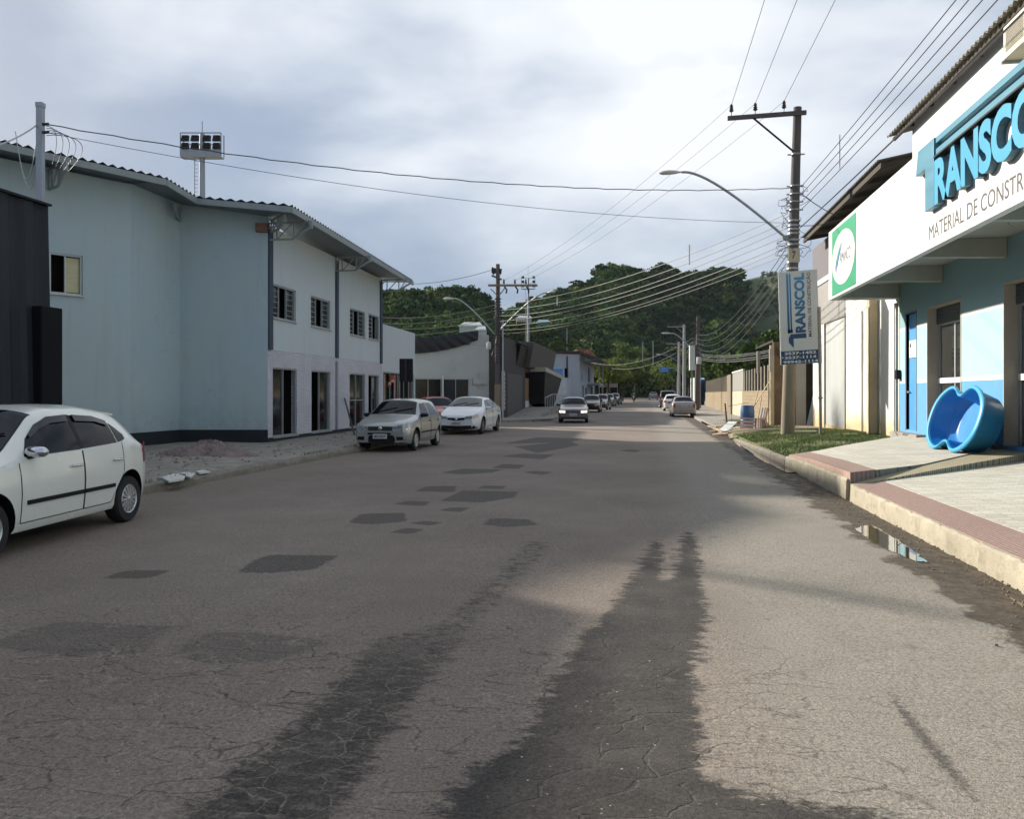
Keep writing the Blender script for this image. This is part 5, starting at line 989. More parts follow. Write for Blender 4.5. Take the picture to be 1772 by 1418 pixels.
for i in range(26):
    z = rng.uniform(5.5, 8.2); c_ = on1(z); a = rng.uniform(0, 6.28); r_ = rng.uniform(.2, .42); pts = []
    for k in range(9): t = k/8; pts.append(c_+Vector((math.cos(a+t*2.4)*(.18+r_*math.sin(t*math.pi)), math.sin(a+t*2.4)*.25, -t*rng.uniform(.3, .9)*.6)))
    mb.tube(pts, .008, 4)
mb.build('wire_loops', M_WIRE, p1)
mb = MB(); mb.box(on1(5.95)+Vector((.0, -.19, 0)), (.34, .03, .42)); pn = mb.build('number_plate', mat('cream_plate', (.42, .38, .28), .8, var=.15), p1)
mb = MB(); fit_text(mb, '7', on1(5.95)+Vector((-.07, -.207, -.12)), (1, 0, 0), (0, 0, 1), .12, .24, 0, .03); mb.build('digit', M_POLED, pn)
mb = MB(); c_ = on1(2.85); 
for a0, b0_ in (((-.14, .30), (.18, .28)), ((-.15, .0), (.19, -.02))): mb.bar(c_+Vector((a0[0], -.245, a0[1]*.3)), c_+Vector((b0_[0], -.245, b0_[1]*.3)), .02, .03)
fit_text(mb, 'SIM', c_+Vector((-.14, -.248, .02)), (1, 0, 0), (0, 0, 1), .30, .22, 0, .02); mb.build('painted_mark', mat('maroon_paint', (.12, .035, .04), .8), p1)
# vertical sign board on the pole
ys_ = b1.y-.30; c00, c10, c11, c01 = U(1351.5, 632, ys_), U(1420, 628, ys_), U(1414, 466, ys_), U(1346.5, 471.5, ys_)
vsn = thing('vertical_sign', 'tall white shop sign with sideways blue lettering and phone numbers strapped to the utility pole', 'sign', (c00+c10)/2)
def bil(u_, v_, off=0.0): return (c00.lerp(c10, u_)).lerp(c01.lerp(c11, u_), v_)+Vector((0, off, 0))
mb = MB(); mb.prism([c00, c10, c11, c01], (0, .05, 0)); M_SB = mat('sign_face', (.52, .52, .50), .55, var=.04, scale=1.5, dirt=(.42, .41, .37), damt=.3); mb.build('board', M_SB, vsn, bevel=.004)
vb = .145
mb = MB(); mb.quad(bil(0.004, 0.002, -.004), bil(.996, 0.002, -.004), bil(.996, vb, -.004), bil(.004, vb, -.004)); M_DB = mat('sign_navy', (.012, .045, .11), .5); mb.build('phone_panel', M_DB, vsn)
Rt, Ut = (c10-c00).normalized(), (c01-c00).normalized(); WW_, HH_ = (c10-c00).length, (c01-c00).length
mb = MB()
for i, (t_, x0, wt) in enumerate((('3537-1452', .10, .80), ('3537-1114', .10, .80), ('99942-1114', .06, .88))):
    fit_text(mb, t_, bil(x0, vb-.042-.046*i, -.007), Rt, Ut, wt*WW_, .030*HH_, 0, .03)
mb.box(bil(.045, vb-.068, -.007), (.05, .002, .035)); mb.build('phone_numbers', mat('sign_white_print', (.62, .62, .60), .6), vsn)
def vt(s_, u0, u1, v0, v1, name, m, off=.02, b=None):    # text running upwards; u across, v up
    mb = MB(); fit_text(mb, s_, bil(u1, v0, -.007), Ut, -Rt, (v1-v0)*HH_, (u1-u0)*WW_, 0, off); return mb.build(name, m, vsn)
M_B1 = NT('sign_blue_fade'); s = M_B1; sp = s.n('ShaderNodeSeparateXYZ'); s.l(s.co, sp.inputs[0]); M_B1 = s.done(s.mix(s.rng(sp.outputs[2], .9, 2.9), (.012, .05, .13), (.035, .24, .44)), .5)
vt('RANSCOL', .395, .66, .335, .975, 'large_lettering', M_B1, .05)
vt('MATERIAL DE CONSTRU\u00c7\u00c3O', .70, .83, .285, .975, 'small_lettering', mat('sign_grey_print', (.07, .07, .08), .6), .012)
mb = MB(); 
for u0, u1, v0, v1 in ((.20, .255, .335, .975), (.275, .315, .345, .975), (.20, .33, .335, .375)): mb.quad(bil(u0, v0, -.0065), bil(u1, v0, -.0065), bil(u1, v1, -.0065), bil(u0, v1, -.0065))
mb.build('stripe', M_B1, vsn)
mb = MB(); mb.poly([bil(.22, .235, -.007), bil(.22, .285, -.007), bil(.27, .325, -.007), bil(.665, .325, -.007), bil(.665, .275, -.007), bil(.34, .275, -.007), bil(.34, .175, -.007)]); mb.build('large_initial', M_DB, vsn)
# P2: far corner pole with double arms and lamps
b2 = G(861.5, 727, .14); p2 = thing('utility_pole', 'dark crowded utility pole on the far left corner with two lamp arms', 'utility pole', b2)
mb = MB(); mb.tube([b2+Vector((0, 0, z)) for z in (-.1, 2.2, 2.21, 8.75)], [.19, .17, .15, .11], 14); mb.build('shaft', M_POLED, p2, smooth=True)
mb = MB(); mb.tube([b2+Vector((0, -.0, z)) for z in (.0, 2.0)], [.205, .185], 14); mb.build('base_sleeve', M_POLE, p2, smooth=True)
def at2(px, py, dy=0): return U(px, py, b2.y+dy)
mb = MB(); mb.bar(at2(845, 494, -.15), at2(930, 494, -.15), .10, .12); mb.build('crossarm', M_POLE, p2)
mb = MB(); mb.bar(at2(851, 477, -.1), at2(868, 484, -.1), .08, .10); mb.bar(at2(851, 468, .1), at2(868, 470, .1), .06, .3); mb.build('top_bracket', M_POLED, p2)
for px, py in ((852, 466), (861, 465), (866, 470), (854, 472)): mb = MB(); insulator(mb, at2(px, py+3, 0), .22, .07); mb.build('insulator', M_INS, p2)
for px in (872, 891, 910): mb = MB(); insulator(mb, at2(px, 491, -.15), .25, .07); mb.tube([at2(px+1, 496, -.1), at2(px+5, 502, -.1), at2(px+4, 508, -.1)], .05, 6); mb.build('insulator', M_INS, p2)
mb = MB(); mb.bar(at2(849, 500, -.1), at2(861, 512, -.1), .05); mb.bar(at2(875, 497, -.1), at2(863, 512, -.1), .05); mb.build('brace', M_POLE, p2)
lamp(p2, at2(857, 580), at2(786, 517), r=.035, hl=.62); lamp(p2, at2(866, 570, -.3), at2(945, 507, -2), r=.035, hl=.62)
mb = MB()
for i in range(22):
    z = 3.2+i*.17; mb.tube([b2+Vector((0, 0, z)), b2+Vector((0, 0, z+.05))], .175 if i % 3 else .20, 8)
for i in range(14):
    z = rng.uniform(3.9, 6.6); a = rng.uniform(0, 6.28); mb.tube([b2+Vector((.2*math.cos(a), .2*math.sin(a), z)), b2+Vector((.38*math.cos(a), .38*math.sin(a), z-rng.uniform(-.2, .5))), b2+Vector((.2*math.cos(a+.7), .2*math.sin(a+.7), z-.6))], .016, 4)
mb.build('cable_clamps', M_WIRE, p2)
mb = MB(); mb.tube([b2+Vector((.30, -.1, 0)), b2+Vector((.30, -.1, 5.6))], .05, 6); mb.build('conduit', M_GALV, p2)
mb = MB(); mb.lathe([(0, -.2), (.12, -.18), (.14, 0), (.12, .2), (0, .24)], b2+Vector((-.5, -.1, 4.15)), n=10); mb.build('meter_globe', M_LAMP, p2)
# P0: square galvanised service post by the metal fence
q = CW((70-PX0)/F*18.0, 18.0); p0_ = thing('service_post', 'slim galvanised service post rising behind the black metal fence', 'post', (q.x, q.y, 0))
mb = MB(); mb.box((q.x, q.y, 4.0), (.13, .13, 8.0), YAW); mb.box((q.x, q.y, 8.03), (.15, .15, .1), YAW); mb.build('shaft', M_GALV, p0_)
T0 = Vector((q.x+.12, q.y, 7.6)); mb = MB(); 
for dz in (0, -.18): mb.tube([(q.x+.07, q.y, 7.6+dz), (q.x+.2, q.y, 7.6+dz)], .035, 8)
mb.build('insulator', M_INS, p0_)
mb = MB()
for i in range(5):
    x0_ = q.x+.2+.12*i; pts = [(q.x+.15+(.25+.16*i)*math.sin(k/12*math.pi*.8), q.y, 7.55+.06*math.sin(k/12*math.pi)-.85*(k/12)**1.6-.05*i) for k in range(13)]; mb.tube(pts, .008, 4)
mb.build('drip_loops', M_WIRE, p0_)
# farther poles on the right
def far_pole(px, pyb, pyt, v, lab, lean=0.0, r=.16, arm=None, m=M_POLE, lampto=None, z0=None):
    b = V(px, pyb, v); b.z = zroad(b.y)+.1; zt = V(px, pyt, v).z; t = thing('utility_pole', lab, 'utility pole', b)
    mb = MB(); mb.tube([b, Vector((b.x+lean/2, b.y, (b.z+zt)/2)), Vector((b.x+lean, b.y, zt))], [r*1.15, r*.95, r*.75], 10); mb.build('shaft', m, t, smooth=True)
    if arm:
        l_ = arm; c_ = Vector((b.x+lean, b.y-.1, zt-.25)); mb = MB(); mb.bar(c_+Vector((-l_, 0, 0)), c_+Vector((.25, 0, 0)), .1, .1); mb.bar(c_+Vector((-l_*.5, 0, 0)), c_+Vector((0, 0, -.9)), .05); mb.build('crossarm', m, t)
        for k in range(3): mb = MB(); insulator(mb, c_+Vector((-l_+.1+k*l_*.4, 0, .15))); mb.build('insulator', M_INS, t)
    if lampto: lamp(t, U(lampto[0], lampto[1], b.y), U(lampto[2], lampto[3], b.y), r=.05, hl=.9)
    return t, b, zt
p3, b3, z3 = far_pole(1206, 705, 548, 4.15, 'dark utility pole with a street lamp beside the parked silver sedan', .1, .19, None, M_POLED, (1203, 612, 1163, 577))
mb = MB()
for dz, l_ in ((-.35, .9), (-1.2, .8), (-.8, .5)): mb.bar((b3.x-l_*.5, b3.y, z3+dz-.2), (b3.x+l_*.6, b3.y, z3+dz+.15), .09)
mb.build('crossarm', M_POLED, p3); mb = MB()
for i in range(10): mb.tube([(b3.x, b3.y, 4.2+i*.16), (b3.x, b3.y, 4.27+i*.16)], .28, 8)
mb.build('cable_clamps', M_POLED, p3)
mb = MB(); mb.lathe([(0, -.3), (.2, -.28), (.22, 0), (.2, .3), (0, .32)], (b3.x+.15, b3.y-.3, 4.4), n=10); mb.build('junction_box', M_LAMP, p3)
p4, b4, z4 = far_pole(1184, 692, 562, 4.4, 'pale thin utility pole with a flat crossarm beyond the parked white hatchback', 0, .2, 2.0, mat('pale_pole', (.38, .36, .33), .8, var=.1))
p5, b5, z5 = far_pole(1175, 690, 592, 4.6, 'pale utility pole farthest down the right pavement', 0, .2, 1.9, MATS['pale_pole'], (1176, 628, 1146, 614))
p6, b6, z6 = far_pole(1211, 703, 606, 4.9, 'thin grey post behind the dark utility pole', 0, .10, None, M_POLE)
# small signs far off
b = V(1200, 700, 3.8); t = thing('roadside_panel', 'pale upright panel sign on two legs beside the dark utility pole', 'sign', (b.x, b.y, .1))
za, zb = V(1200, 641, 3.8).z, V(1200, 598, 3.8).z
mb = MB(); mb.box((b.x-.12, b.y, (za+zb)/2), (.45, .2, zb-za), .3); mb.build('panel', M_WHITE, t); mb = MB(); mb.tube([(b.x-.12, b.y, 0), (b.x-.12, b.y, za)], .08, 6); mb.build('leg', mat('green_leg', (.2, .24, .1), .8), t)
for px0, px1, cc, lab in ((1195, 1202, (.42, .46, .48), 'pale grey metal gate panel behind the dark utility pole'), (1208, 1213, (.25, .42, .55), 'light blue metal gate panel right of the dark utility pole'), (1212, 1219, (.07, .14, .26), 'deep blue metal gate panel nearest the block wall')):
    a, b = W(px0, 700, 92), W(px1, 700, 90); mb = MB(); mb.prism([(a.x, a.y, 0), (b.x, b.y, 0), (b.x, b.y, 3.4), (a.x, a.y, 3.4)], (0, .2, 0)); o = mb.build('gate_panel', mat('gate_'+str(px0), cc, .7, var=.1)); tag(o, lab, 'gate panel')
bs = W(1150, 640, 150); t = thing('direction_sign', 'small blue overhead direction sign on a bracket far down the street', 'sign', (bs.x+2.2, bs.y, .4))
mb = MB(); mb.box((bs.x, bs.y, bs.z), (1.75, .08, 1.0), 0); fb = mb.build('panel', mat('sign_blue', (.03, .19, .46), .5), t)
mb = MB()
for k in range(2): mb.box((bs.x, bs.y-.05, bs.z+.2-.4*k), (1.2, .01, .08))
mb.build('markings', M_WHITE, fb)
mb = MB(); mb.tube([(bs.x+2.2, bs.y, .4), (bs.x+2.2, bs.y, bs.z+.2), (bs.x+.8, bs.y, bs.z+.3)], .1, 6); mb.tube([(bs.x-1.5, bs.y, bs.z+.8), (bs.x+.1, bs.y, bs.z+.35)], .06, 6); mb.build('mast', M_GALV, t)
# ---- overhead wires
def wire(a, b, sag, r, lab, m=M_WIRE, n=26, twist=0.0, group='overhead wires', name='overhead_wire'):
    a, b = Vector(a), Vector(b); pts = []
    for i in range(n+1): t = i/n; p = a.lerp(b, t); p.z -= sag*4*t*(1-t); p.z += twist*math.sin(i*2.1); pts.append(p)
    mb = MB(); mb.tube(pts, r, 5 if r < .02 else 6); o = mb.build(name, m, smooth=True); tag(o, lab, 'wire', group); return pts
ordn = ['left', 'middle', 'right']
for i, q in enumerate(INS1):
    t = q+Vector((0, 0, .22)); wire(t, (t.x+.0, -14, t.z+.1), .35, .007, '%s of three thin bare wires passing overhead from the big pole towards the viewer' % ordn[i], m=M_WIRE)
for i, q in enumerate(INS1):
    t = q+Vector((0, 0, .22)); e_ = at2((872, 891, 910)[i], 486, -.15); wire(t, e_, .45, .007, '%s of three thin wires slanting from the crossarm across to the far left pole' % ordn[i], m=M_WIRE)
LV = [8.15, 7.9, 7.65, 7.4, 6.85]; od = ['highest', 'second highest', 'third highest', 'fourth highest', 'lowest and thickest']
for i, z in enumerate(LV):
    a = on1(z)+Vector((.2, 0, 0)); wire(a, (a.x+.15, -14, z+.1), .35, .010 if i < 4 else .017, '%s of five wires from the big pole past the hardware store roof' % od[i])
od = ['first', 'second', 'third', 'fourth', 'fifth', 'sixth', 'seventh']
ends = [(862, 527), (862, 537), (862, 547), (862, 556), (862, 564), (864, 571), (864, 578)]; st_ = [7.3, 7.05, 6.85, 6.6, 6.35, 6.2, 6.0]
for i in range(7):
    a = on1(st_[i])+Vector((-.2, 0, 0)); wire(a, at2(*ends[i]), .55+.05*(i % 3), .014 if i < 5 else .010, '%s from top of seven pale wires between big pole and far left pole' % od[i], m=M_WIREL)
for i, (ya, yb) in enumerate(((527, 548), (537, 558), (550, 566), (558, 577))):
    a = at2(860, ya); b = W(640, yb, 52); wire(a, b, .35, .016, '%s of four pale wires left of the far corner pole over the tarpaulin' % od[i], m=M_WIREL)
wire(at2(852, 467), W(700, 492, 47), .2, .014, 'dark wire leaving the top of the far corner pole to the left')
pts = wire(T0, on1(8.1)+Vector((-.15, 0, 0)), .55, .013, 'thick twisted dark cable crossing high over the street from post to pole', n=60, twist=.012)
wire(T0+Vector((0, 0, -.18)), on1(7.0)+Vector((-.15, 0, 0)), .45, .007, 'thin cable crossing the street just below the thick twisted one', n=40)
wire(T0+Vector((-.2, 0, 0)), W(-60, 262, 14), .12, .016, 'pale twisted cable leaving the service post to the left', m=mat('pale_cable', (.42, .42, .44), .6), n=20)
mb = MB()
for k in range(3): mb.tube([T0+Vector((-.75+.13*k*j_/12+.55*j_/12*(1-.1*k), 0, -.12-(1.0+.12*k)*math.sin(j_/12*math.pi)-.15*j_/12)) for j_ in range(13)], .010, 5)
mb.build('pale_loops', mat('pale_cable', (.42, .42, .44), .6), p0_)
wire(on1(6.9)+Vector((.2, 0, 0)), V(1475, 372, 6.2), .1, .012, 'short service wire from the big pole to the shed roof'); wire(on1(7.9)+Vector((.2, 0, 0)), V(1450, 375, 6.2), .05, .014, 'short slack wire dropping from the big pole to the shed roof')
for i in range(5):
    a = on1(6.7-.25*i)+Vector((.1, .1, 0)); e_ = Vector((b3.x, b3.y, z3-1.5-.35*i)); wire(a, e_, 1.1+.1*i, .014, '%s from top of five dark wires sagging to the dark far right pole' % od[i])
for i in range(4):
    a = Vector((b3.x, b3.y, z3-1.6-.3*i)); e_ = Vector((b5.x, b5.y, z5-.8-.3*i)); wire(a, e_, .6, .016, '%s from the top of four wires between the far poles on the right' % od[i])
for i, (ya, yb) in enumerate(((613, 603), (616, 606), (620, 611), (623, 615))):
    wire(W(1215, ya, 80), U(1352, yb, 36.5), .25, .03, '%s of four thick dark cables running above the block wall' % od[i])
wire(W(1003, 622, 95), W(1200, 585, 72), 1.4, .02, 'long slack wire from the white building roof across to the dark far pole'); wire(W(1027, 628, 97), W(1200, 592, 72), 1.5, .02, 'lower slack wire from the white building roof across to the dark far pole')
# white spacer rods hanging on the wires
for (px, ya, yb, x_, lab) in ((1453, 233, 292, on1(8).x+.25, 'white spacer rod on the wires right of the big pole'), (1193, 424, 458, None, 'white spacer rod on the pale wires in front of the hill'), (964, 514, 529, None, 'short white spacer rod on the pale wires near the far corner pole')):
    d_ = 33 if px == 1193 else 40; a, b = (V(px, ya, x_), V(px, yb, x_)) if x_ else (W(px, ya, d_), W(px, yb, d_)); mb = MB(); mb.tube([a, b], .018 if px > 1400 else .03, 6)
    o = mb.build('wire_spacer', M_WHITE); tag(o, lab, 'spacer', 'spacers on the overhead wires')
# stadium floodlight masts
def floodmast(px, ptop, pbase, d, wpx, rows, cols, lab):
    b = W(px, 690, d); b.z = 0; k = d/F; t = thing('floodlight_mast', lab, 'floodlight mast', b)
    def at(x, y): q_ = W(x, y, d); return q_
    zt = at(px, ptop).z; zb_ = at(px, pbase).z; hw_ = wpx/2*k; mb = MB(); mb.tube([(b.x, b.y, 0), (b.x, b.y, zt)], [.35, .18], 10); mb.tube([(b.x, b.y, zt), (b.x, b.y, at(px, ptop-22).z)], .03, 5)
    for i in range(60):
        z = 2+(zb_-2)*i/60; mb.bar((b.x-.55, b.y-.1, z), (b.x-.3, b.y-.1, z), .03)
    mb.tube([(b.x-.55, b.y-.1, 0), (b.x-.55, b.y-.1, zb_)], .03, 5); mb.build('shaft', M_GALV, t)
    ux, uy = CA, SA
    def q_(s_, z, o=0): return Vector((b.x+ux*s_-uy*o*-1, b.y+uy*s_-ux*o, z))
    mb = MB(); 
    for z in (zb_, zb_+.45, (zb_+zt)/2, zt): mb.bar(q_(-hw_, z, .3), q_(hw_, z, .3), .07)
    for s_ in (-hw_, hw_): mb.bar(q_(s_, zb_, .3), q_(s_, zt, .3), .06); mb.bar(q_(s_, zb_, -.3), q_(s_, zt, -.3), .06)
    mb.prism([q_(-hw_, zb_, .35), q_(hw_, zb_, .35), q_(hw_, zb_, -.35), q_(-hw_, zb_, -.35)], (0, 0, -.08)); 
    if rows == 2: mb.prism([q_(-hw_, zb_, .36), q_(hw_, zb_, .36), q_(hw_, zb_+.5, .36), q_(-hw_, zb_+.5, .36)], (-.01, .03, 0))
    mb.build('platform', M_GALV, t)
    for r_ in range(rows):
        for c_ in range(cols):
            s_ = -hw_*.72+2*hw_*.72*c_/(cols-1)+(.08 if c_ >= cols/2 else -.08); z = at(px, 246+13*r_).z if rows == 2 else zt-(zt-zb_)*.42*r_
            mb = MB(); mb.prism([q_(s_-.26, z-.05, .5), q_(s_+.26, z-.05, .5), q_(s_+.22, z+.42, .35), q_(s_-.22, z+.42, .35)], (-uy*-.16, ux*.2, 0)); mb.build('floodlight', M_BLACK, t)
floodmast(350, 232, 272, 60, 70, 2, 4, 'tall floodlight mast with eight lamps rising behind the blue grey building')
floodmast(914, 482, 500, 160, 24, 3, 2, 'distant floodlight mast standing behind the dark corner building')
# ================================================================ cars
def smooth1(xs_, ys_, s, w_=.10):
    q = np.linspace(s-w_, s+w_, 9); return float(np.mean(np.interp(q, xs_, ys_)))
class Car:
    def __init__(c, L, Wd, H, wb, fo, R_, roof, belt, plan, wroof, zb=.20, hoodw=.90, bumper=(.36, .62)):
        c.L, c.W, c.H, c.wb, c.fo, c.R = L, Wd, H, wb, fo, R_; c.roof, c.belt, c.plan, c.wroof, c.zb, c.hoodw = roof, belt, plan, wroof, zb, hoodw
    def zr(c, s): x, y = zip(*c.roof); return smooth1(x, y, s, .07)
    def zbl(c, s): x, y = zip(*c.belt); return min(smooth1(x, y, s, .10), c.zr(s)-.035)
    def w(c, s): x, y = zip(*c.plan); return smooth1(x, y, s, .03)*c.W/2
    def zbot(c, s): return c.zb+.06*max(0, 1-s/.35)+.10*max(0, 1-(c.L-s)/.35)
    def ring(c, s):
        w, zr, zb, b0 = c.w(s), c.zr(s), c.zbl(s), c.zbot(s); g = min(1, max(0, (zr-zb-.03)/(c.H-zb-.10)))
        wt = w*(c.hoodw*(1-g)+c.wroof*g); he = b0+(zb-b0)
        P = [(0, b0), (.70*w, b0), (.93*w, b0+.01), (.965*w, b0+.06), (.985*w, b0+.25*(zb-b0)), (1.0*w, b0+.48*(zb-b0)), (.998*w, b0+.66*(zb-b0)), (.985*w, b0+.84*(zb-b0)), (.955*w, zb)]
        ze = zr-.02-.055*g; wl = .955*w
        for t in (.33, .66): P.append((wl+(wt-wl)*t+.012*g*math.sin(math.pi*t), zb+(ze-zb)*t))
        P += [(wt, ze), (wt-.035-.01*g, ze+.022+.012*g), (wt-.12, ze+.03+.025*g), (.5*wt, zr-.0+.010), (0, zr+.018)]
        return P
    def hw(c, s, z):
        P = c.ring(s)[2:12]; return float(np.interp(z, [p[1] for p in P], [p[0] for p in P]))
    def ztop(c, s, x):
        P = c.ring(s)[11:]; xs_ = [p[0] for p in P][::-1]; zs_ = [p[1] for p in P][::-1]; return float(np.interp(abs(x), xs_, zs_))
    def pt(c, s, x, z): return (x, s-c.L/2, z)
    def body(c, m, parent):
        ss = sorted(set([round(v, 3) for v in list(np.linspace(0, .3, 10))+list(np.linspace(.3, c.L-.3, 64))+list(np.linspace(c.L-.3, c.L, 10))])); rows = []
        for s in ss:
            r_ = c.ring(s); rows.append([c.pt(s, -x, z) for x, z in r_][::-1]+[c.pt(s, x, z) for x, z in r_[1:-1]])
        mb = MB()
        rows = [r_+[r_[0]] for r_ in rows]; mb.grid(rows); n = len(rows[0])-1
        mb.poly(rows[0][:n]); mb.poly(rows[-1][:n]); b = mb.build('body', [m, M_BLACK], parent)
        bm = bmesh.new(); bm.from_mesh(b.data); bmesh.ops.remove_doubles(bm, verts=bm.verts, dist=1e-5); bmesh.ops.recalc_face_normals(bm, faces=bm.faces); bm.to_mesh(b.data); bm.free()
        for s in (c.fo, c.fo+c.wb):                  # cut the wheel arches
            for sd_ in (-1, 1):
                k = MB(); x0, x1 = sd_*(c.W/2-.34), sd_*(c.W/2+.2); n_ = 32; rr_ = c.R+.065
                ra = [(x0, s-c.L/2+rr_*math.cos(2*math.pi*i/n_), c.R+.02+rr_*math.sin(2*math.pi*i/n_)) for i in range(n_)]; rb = [(x1, p[1], p[2]) for p in ra]
                k.add(ra+rb, [tuple(range(n_)), tuple(range(n_, 2*n_))[::-1]]+[(i, (i+1) % n_, n_+(i+1) % n_, n_+i) for i in range(n_)], 1)
                cu = k.build('cut', [m, M_BLACK], loc=(0, 0, 0)); cu.matrix_world = parent.matrix_world
                md = b.modifiers.new('b', 'BOOLEAN'); md.operation = 'DIFFERENCE'; md.object = cu; md.solver = 'EXACT'; c.cuts.append(cu)
        return b
    def side(c, cols, off, name, m, parent, sd_=1, n=14, rows=5, thick=0.012):
        """panel on the flank: cols = (s, zlo, zhi)"""
        S = [q[0] for q in cols]; out = []
        for s in sorted(set(list(np.linspace(S[0], S[-1], n))+S)):
            lo = float(np.interp(s, S, [q[1] for q in cols])); hi = float(np.interp(s, S, [q[2] for q in cols]))
            out.append([c.pt(s, sd_*(c.hw(s, lo+(hi-lo)*j/(rows-1))+off), lo+(hi-lo)*j/(rows-1)) for j in range(rows)])
        mb = MB(); mb.grid(out); ed_ = [[r_[0] for r_ in out], [r_[-1] for r_ in out], out[0], out[-1]]
        for e in ed_: mb.grid([[p, (p[0]-sd_*thick, p[1], p[2])] for p in e])
        return mb.build(name, m, parent, smooth=True, ang=45)
    def sinv(c, x, front=True):
        S = np.linspace(0, .8, 80); 
        for s in S:
            if c.w(s if front else c.L-s)*.975 >= abs(x): return float(s)
        return .8
    def front(c, cols, off, name, m, parent, front=True, n=24, rows=4, mirror=False):
        """panel wrapped on the nose (or tail): cols = (x, zlo, zhi)"""
        X = [q[0] for q in cols]; obs = MB(); sets = [cols]
        if mirror: sets.append([(-a, b, d) for a, b, d in cols][::-1])
        for cc in sets:
            X = [q[0] for q in cc]; out = []
            for x in np.linspace(X[0], X[-1], n):
                lo = float(np.interp(x, X, [q[1] for q in cc])); hi = float(np.interp(x, X, [q[2] for q in cc])); s = max(0, c.sinv(x, front)); f = 1 if front else -1
                out.append([(x, (s-c.L/2)*f-off*f, lo+(hi-lo)*j/(rows-1)) for j in range(rows)])
            obs.grid(out)
            for e in [[r_[0] for r_ in out], [r_[-1] for r_ in out], out[0], out[-1]]: obs.grid([[p, (p[0], p[1]+.03*(1 if front else -1), p[2])] for p in e])
        return obs.build(name, m, parent, smooth=True, ang=45)
    def top(c, s0, s1, xf, off, name, m, parent, x0=-1.0, x1=1.0, n=12, k=12):
        out = []
        for i in range(n+1):
            s = s0+(s1-s0)*i/n; P = c.ring(s); wt = P[12][0]*xf; out.append([c.pt(s, wt*(x0+(x1-x0)*j/k), c.ztop(s, wt*(x0+(x1-x0)*j/k))+off) for j in range(k+1)])
        mb = MB(); mb.grid(out); return mb.build(name, m, parent, smooth=True, ang=60)
M_TYRE = mat('tyre_rubber', (.014, .014, .014), .85, var=.2, scale=9); M_RIM = mat('alloy_rim', (.50, .51, .52), .35, .7, var=.05); M_CGLASS = mat('car_glass', (.004, .005, .006), .04, var=.1, spec=.22)
M_CGL2 = mat('car_glass_pale', (.07, .08, .075), .05, var=.1, spec=.6)
M_CHROME = mat('chrome', (.60, .61, .63), .12, .95, var=.02); M_RED = mat('tail_red', (.35, .012, .015), .2, var=.05, coat=.4); M_HEAD = mat('headlight_glass', (.55, .57, .60), .10, .5, var=.35, scale=18, coat=.5); M_PLATE = mat('plate_grey', (.52, .53, .54), .5); M_PLTXT = mat('plate_ink', (.02, .02, .02), .6)
def paint(name, col, metal=0.0, rough=.3): return mat(name, col, rough, metal, var=.02, coat=.55, spec=.5, dirt=tuple(x*.75 for x in col), dscale=1.5, damt=.25)
def wheel_parts(car, parent, spokes, rimm=M_RIM, w_=.185):
    t = None; Rw = car.R; r1 = Rw*.62
    mb = MB(); h = w_/2; mb.lathe([(r1, -h), (Rw*.93, -h), (Rw*.985, -h*.82), (Rw, -h*.5), (Rw, h*.5), (Rw*.985, h*.82), (Rw*.93, h), (r1*1.03, h), (r1, h*.9)], (0, 0, 0), 'x', 36)
    ty = mb.build('wheel', M_TYRE, parent, smooth=True, ang=35)
    mb = MB(); mb.lathe([(r1*1.03, h*.92), (r1*.98, h*1.02), (r1*.90, h*.88), (r1*.88, 0)], (0, 0, 0), 'x', 36)
    for k in range(spokes):
        a = 2*math.pi*k/spokes; d = Vector((0, math.cos(a), math.sin(a))); tt = Vector((0, -math.sin(a), math.cos(a))); w0, w1 = r1*math.pi/spokes*.50, r1*math.pi/spokes*.62
        p0, p1_ = Vector((h*.97, 0, 0))+d*r1*.16, Vector((h*.93, 0, 0))+d*r1*.93
        mb.prism([p0-tt*w0*.45, p0+tt*w0*.45, p1_+tt*w1, p1_-tt*w1], (-.022, 0, 0))
    mb.lathe([(0, h*1.05), (r1*.14, h*1.04), (r1*.22, h*.98), (r1*.22, h*.85), (r1*.1, h*.8)], (0, 0, 0), 'x', 18)
    rm = mb.build('rim', rimm, ty, smooth=True, ang=30)
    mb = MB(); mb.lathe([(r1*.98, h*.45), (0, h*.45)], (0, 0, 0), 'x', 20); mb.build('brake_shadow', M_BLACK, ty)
    ks = []
    for i, (sd_, s) in enumerate(((1, car.fo), (-1, car.fo), (1, car.fo+car.wb), (-1, car.fo+car.wb))):
        o = ty if i == 0 else copy_tree(ty, parent); o.location = (sd_*(car.W/2-w_/2-.025), s-car.L/2, Rw); o.rotation_euler = (0, 0, 0 if sd_ > 0 else math.pi); ks.append(o)
    return ks
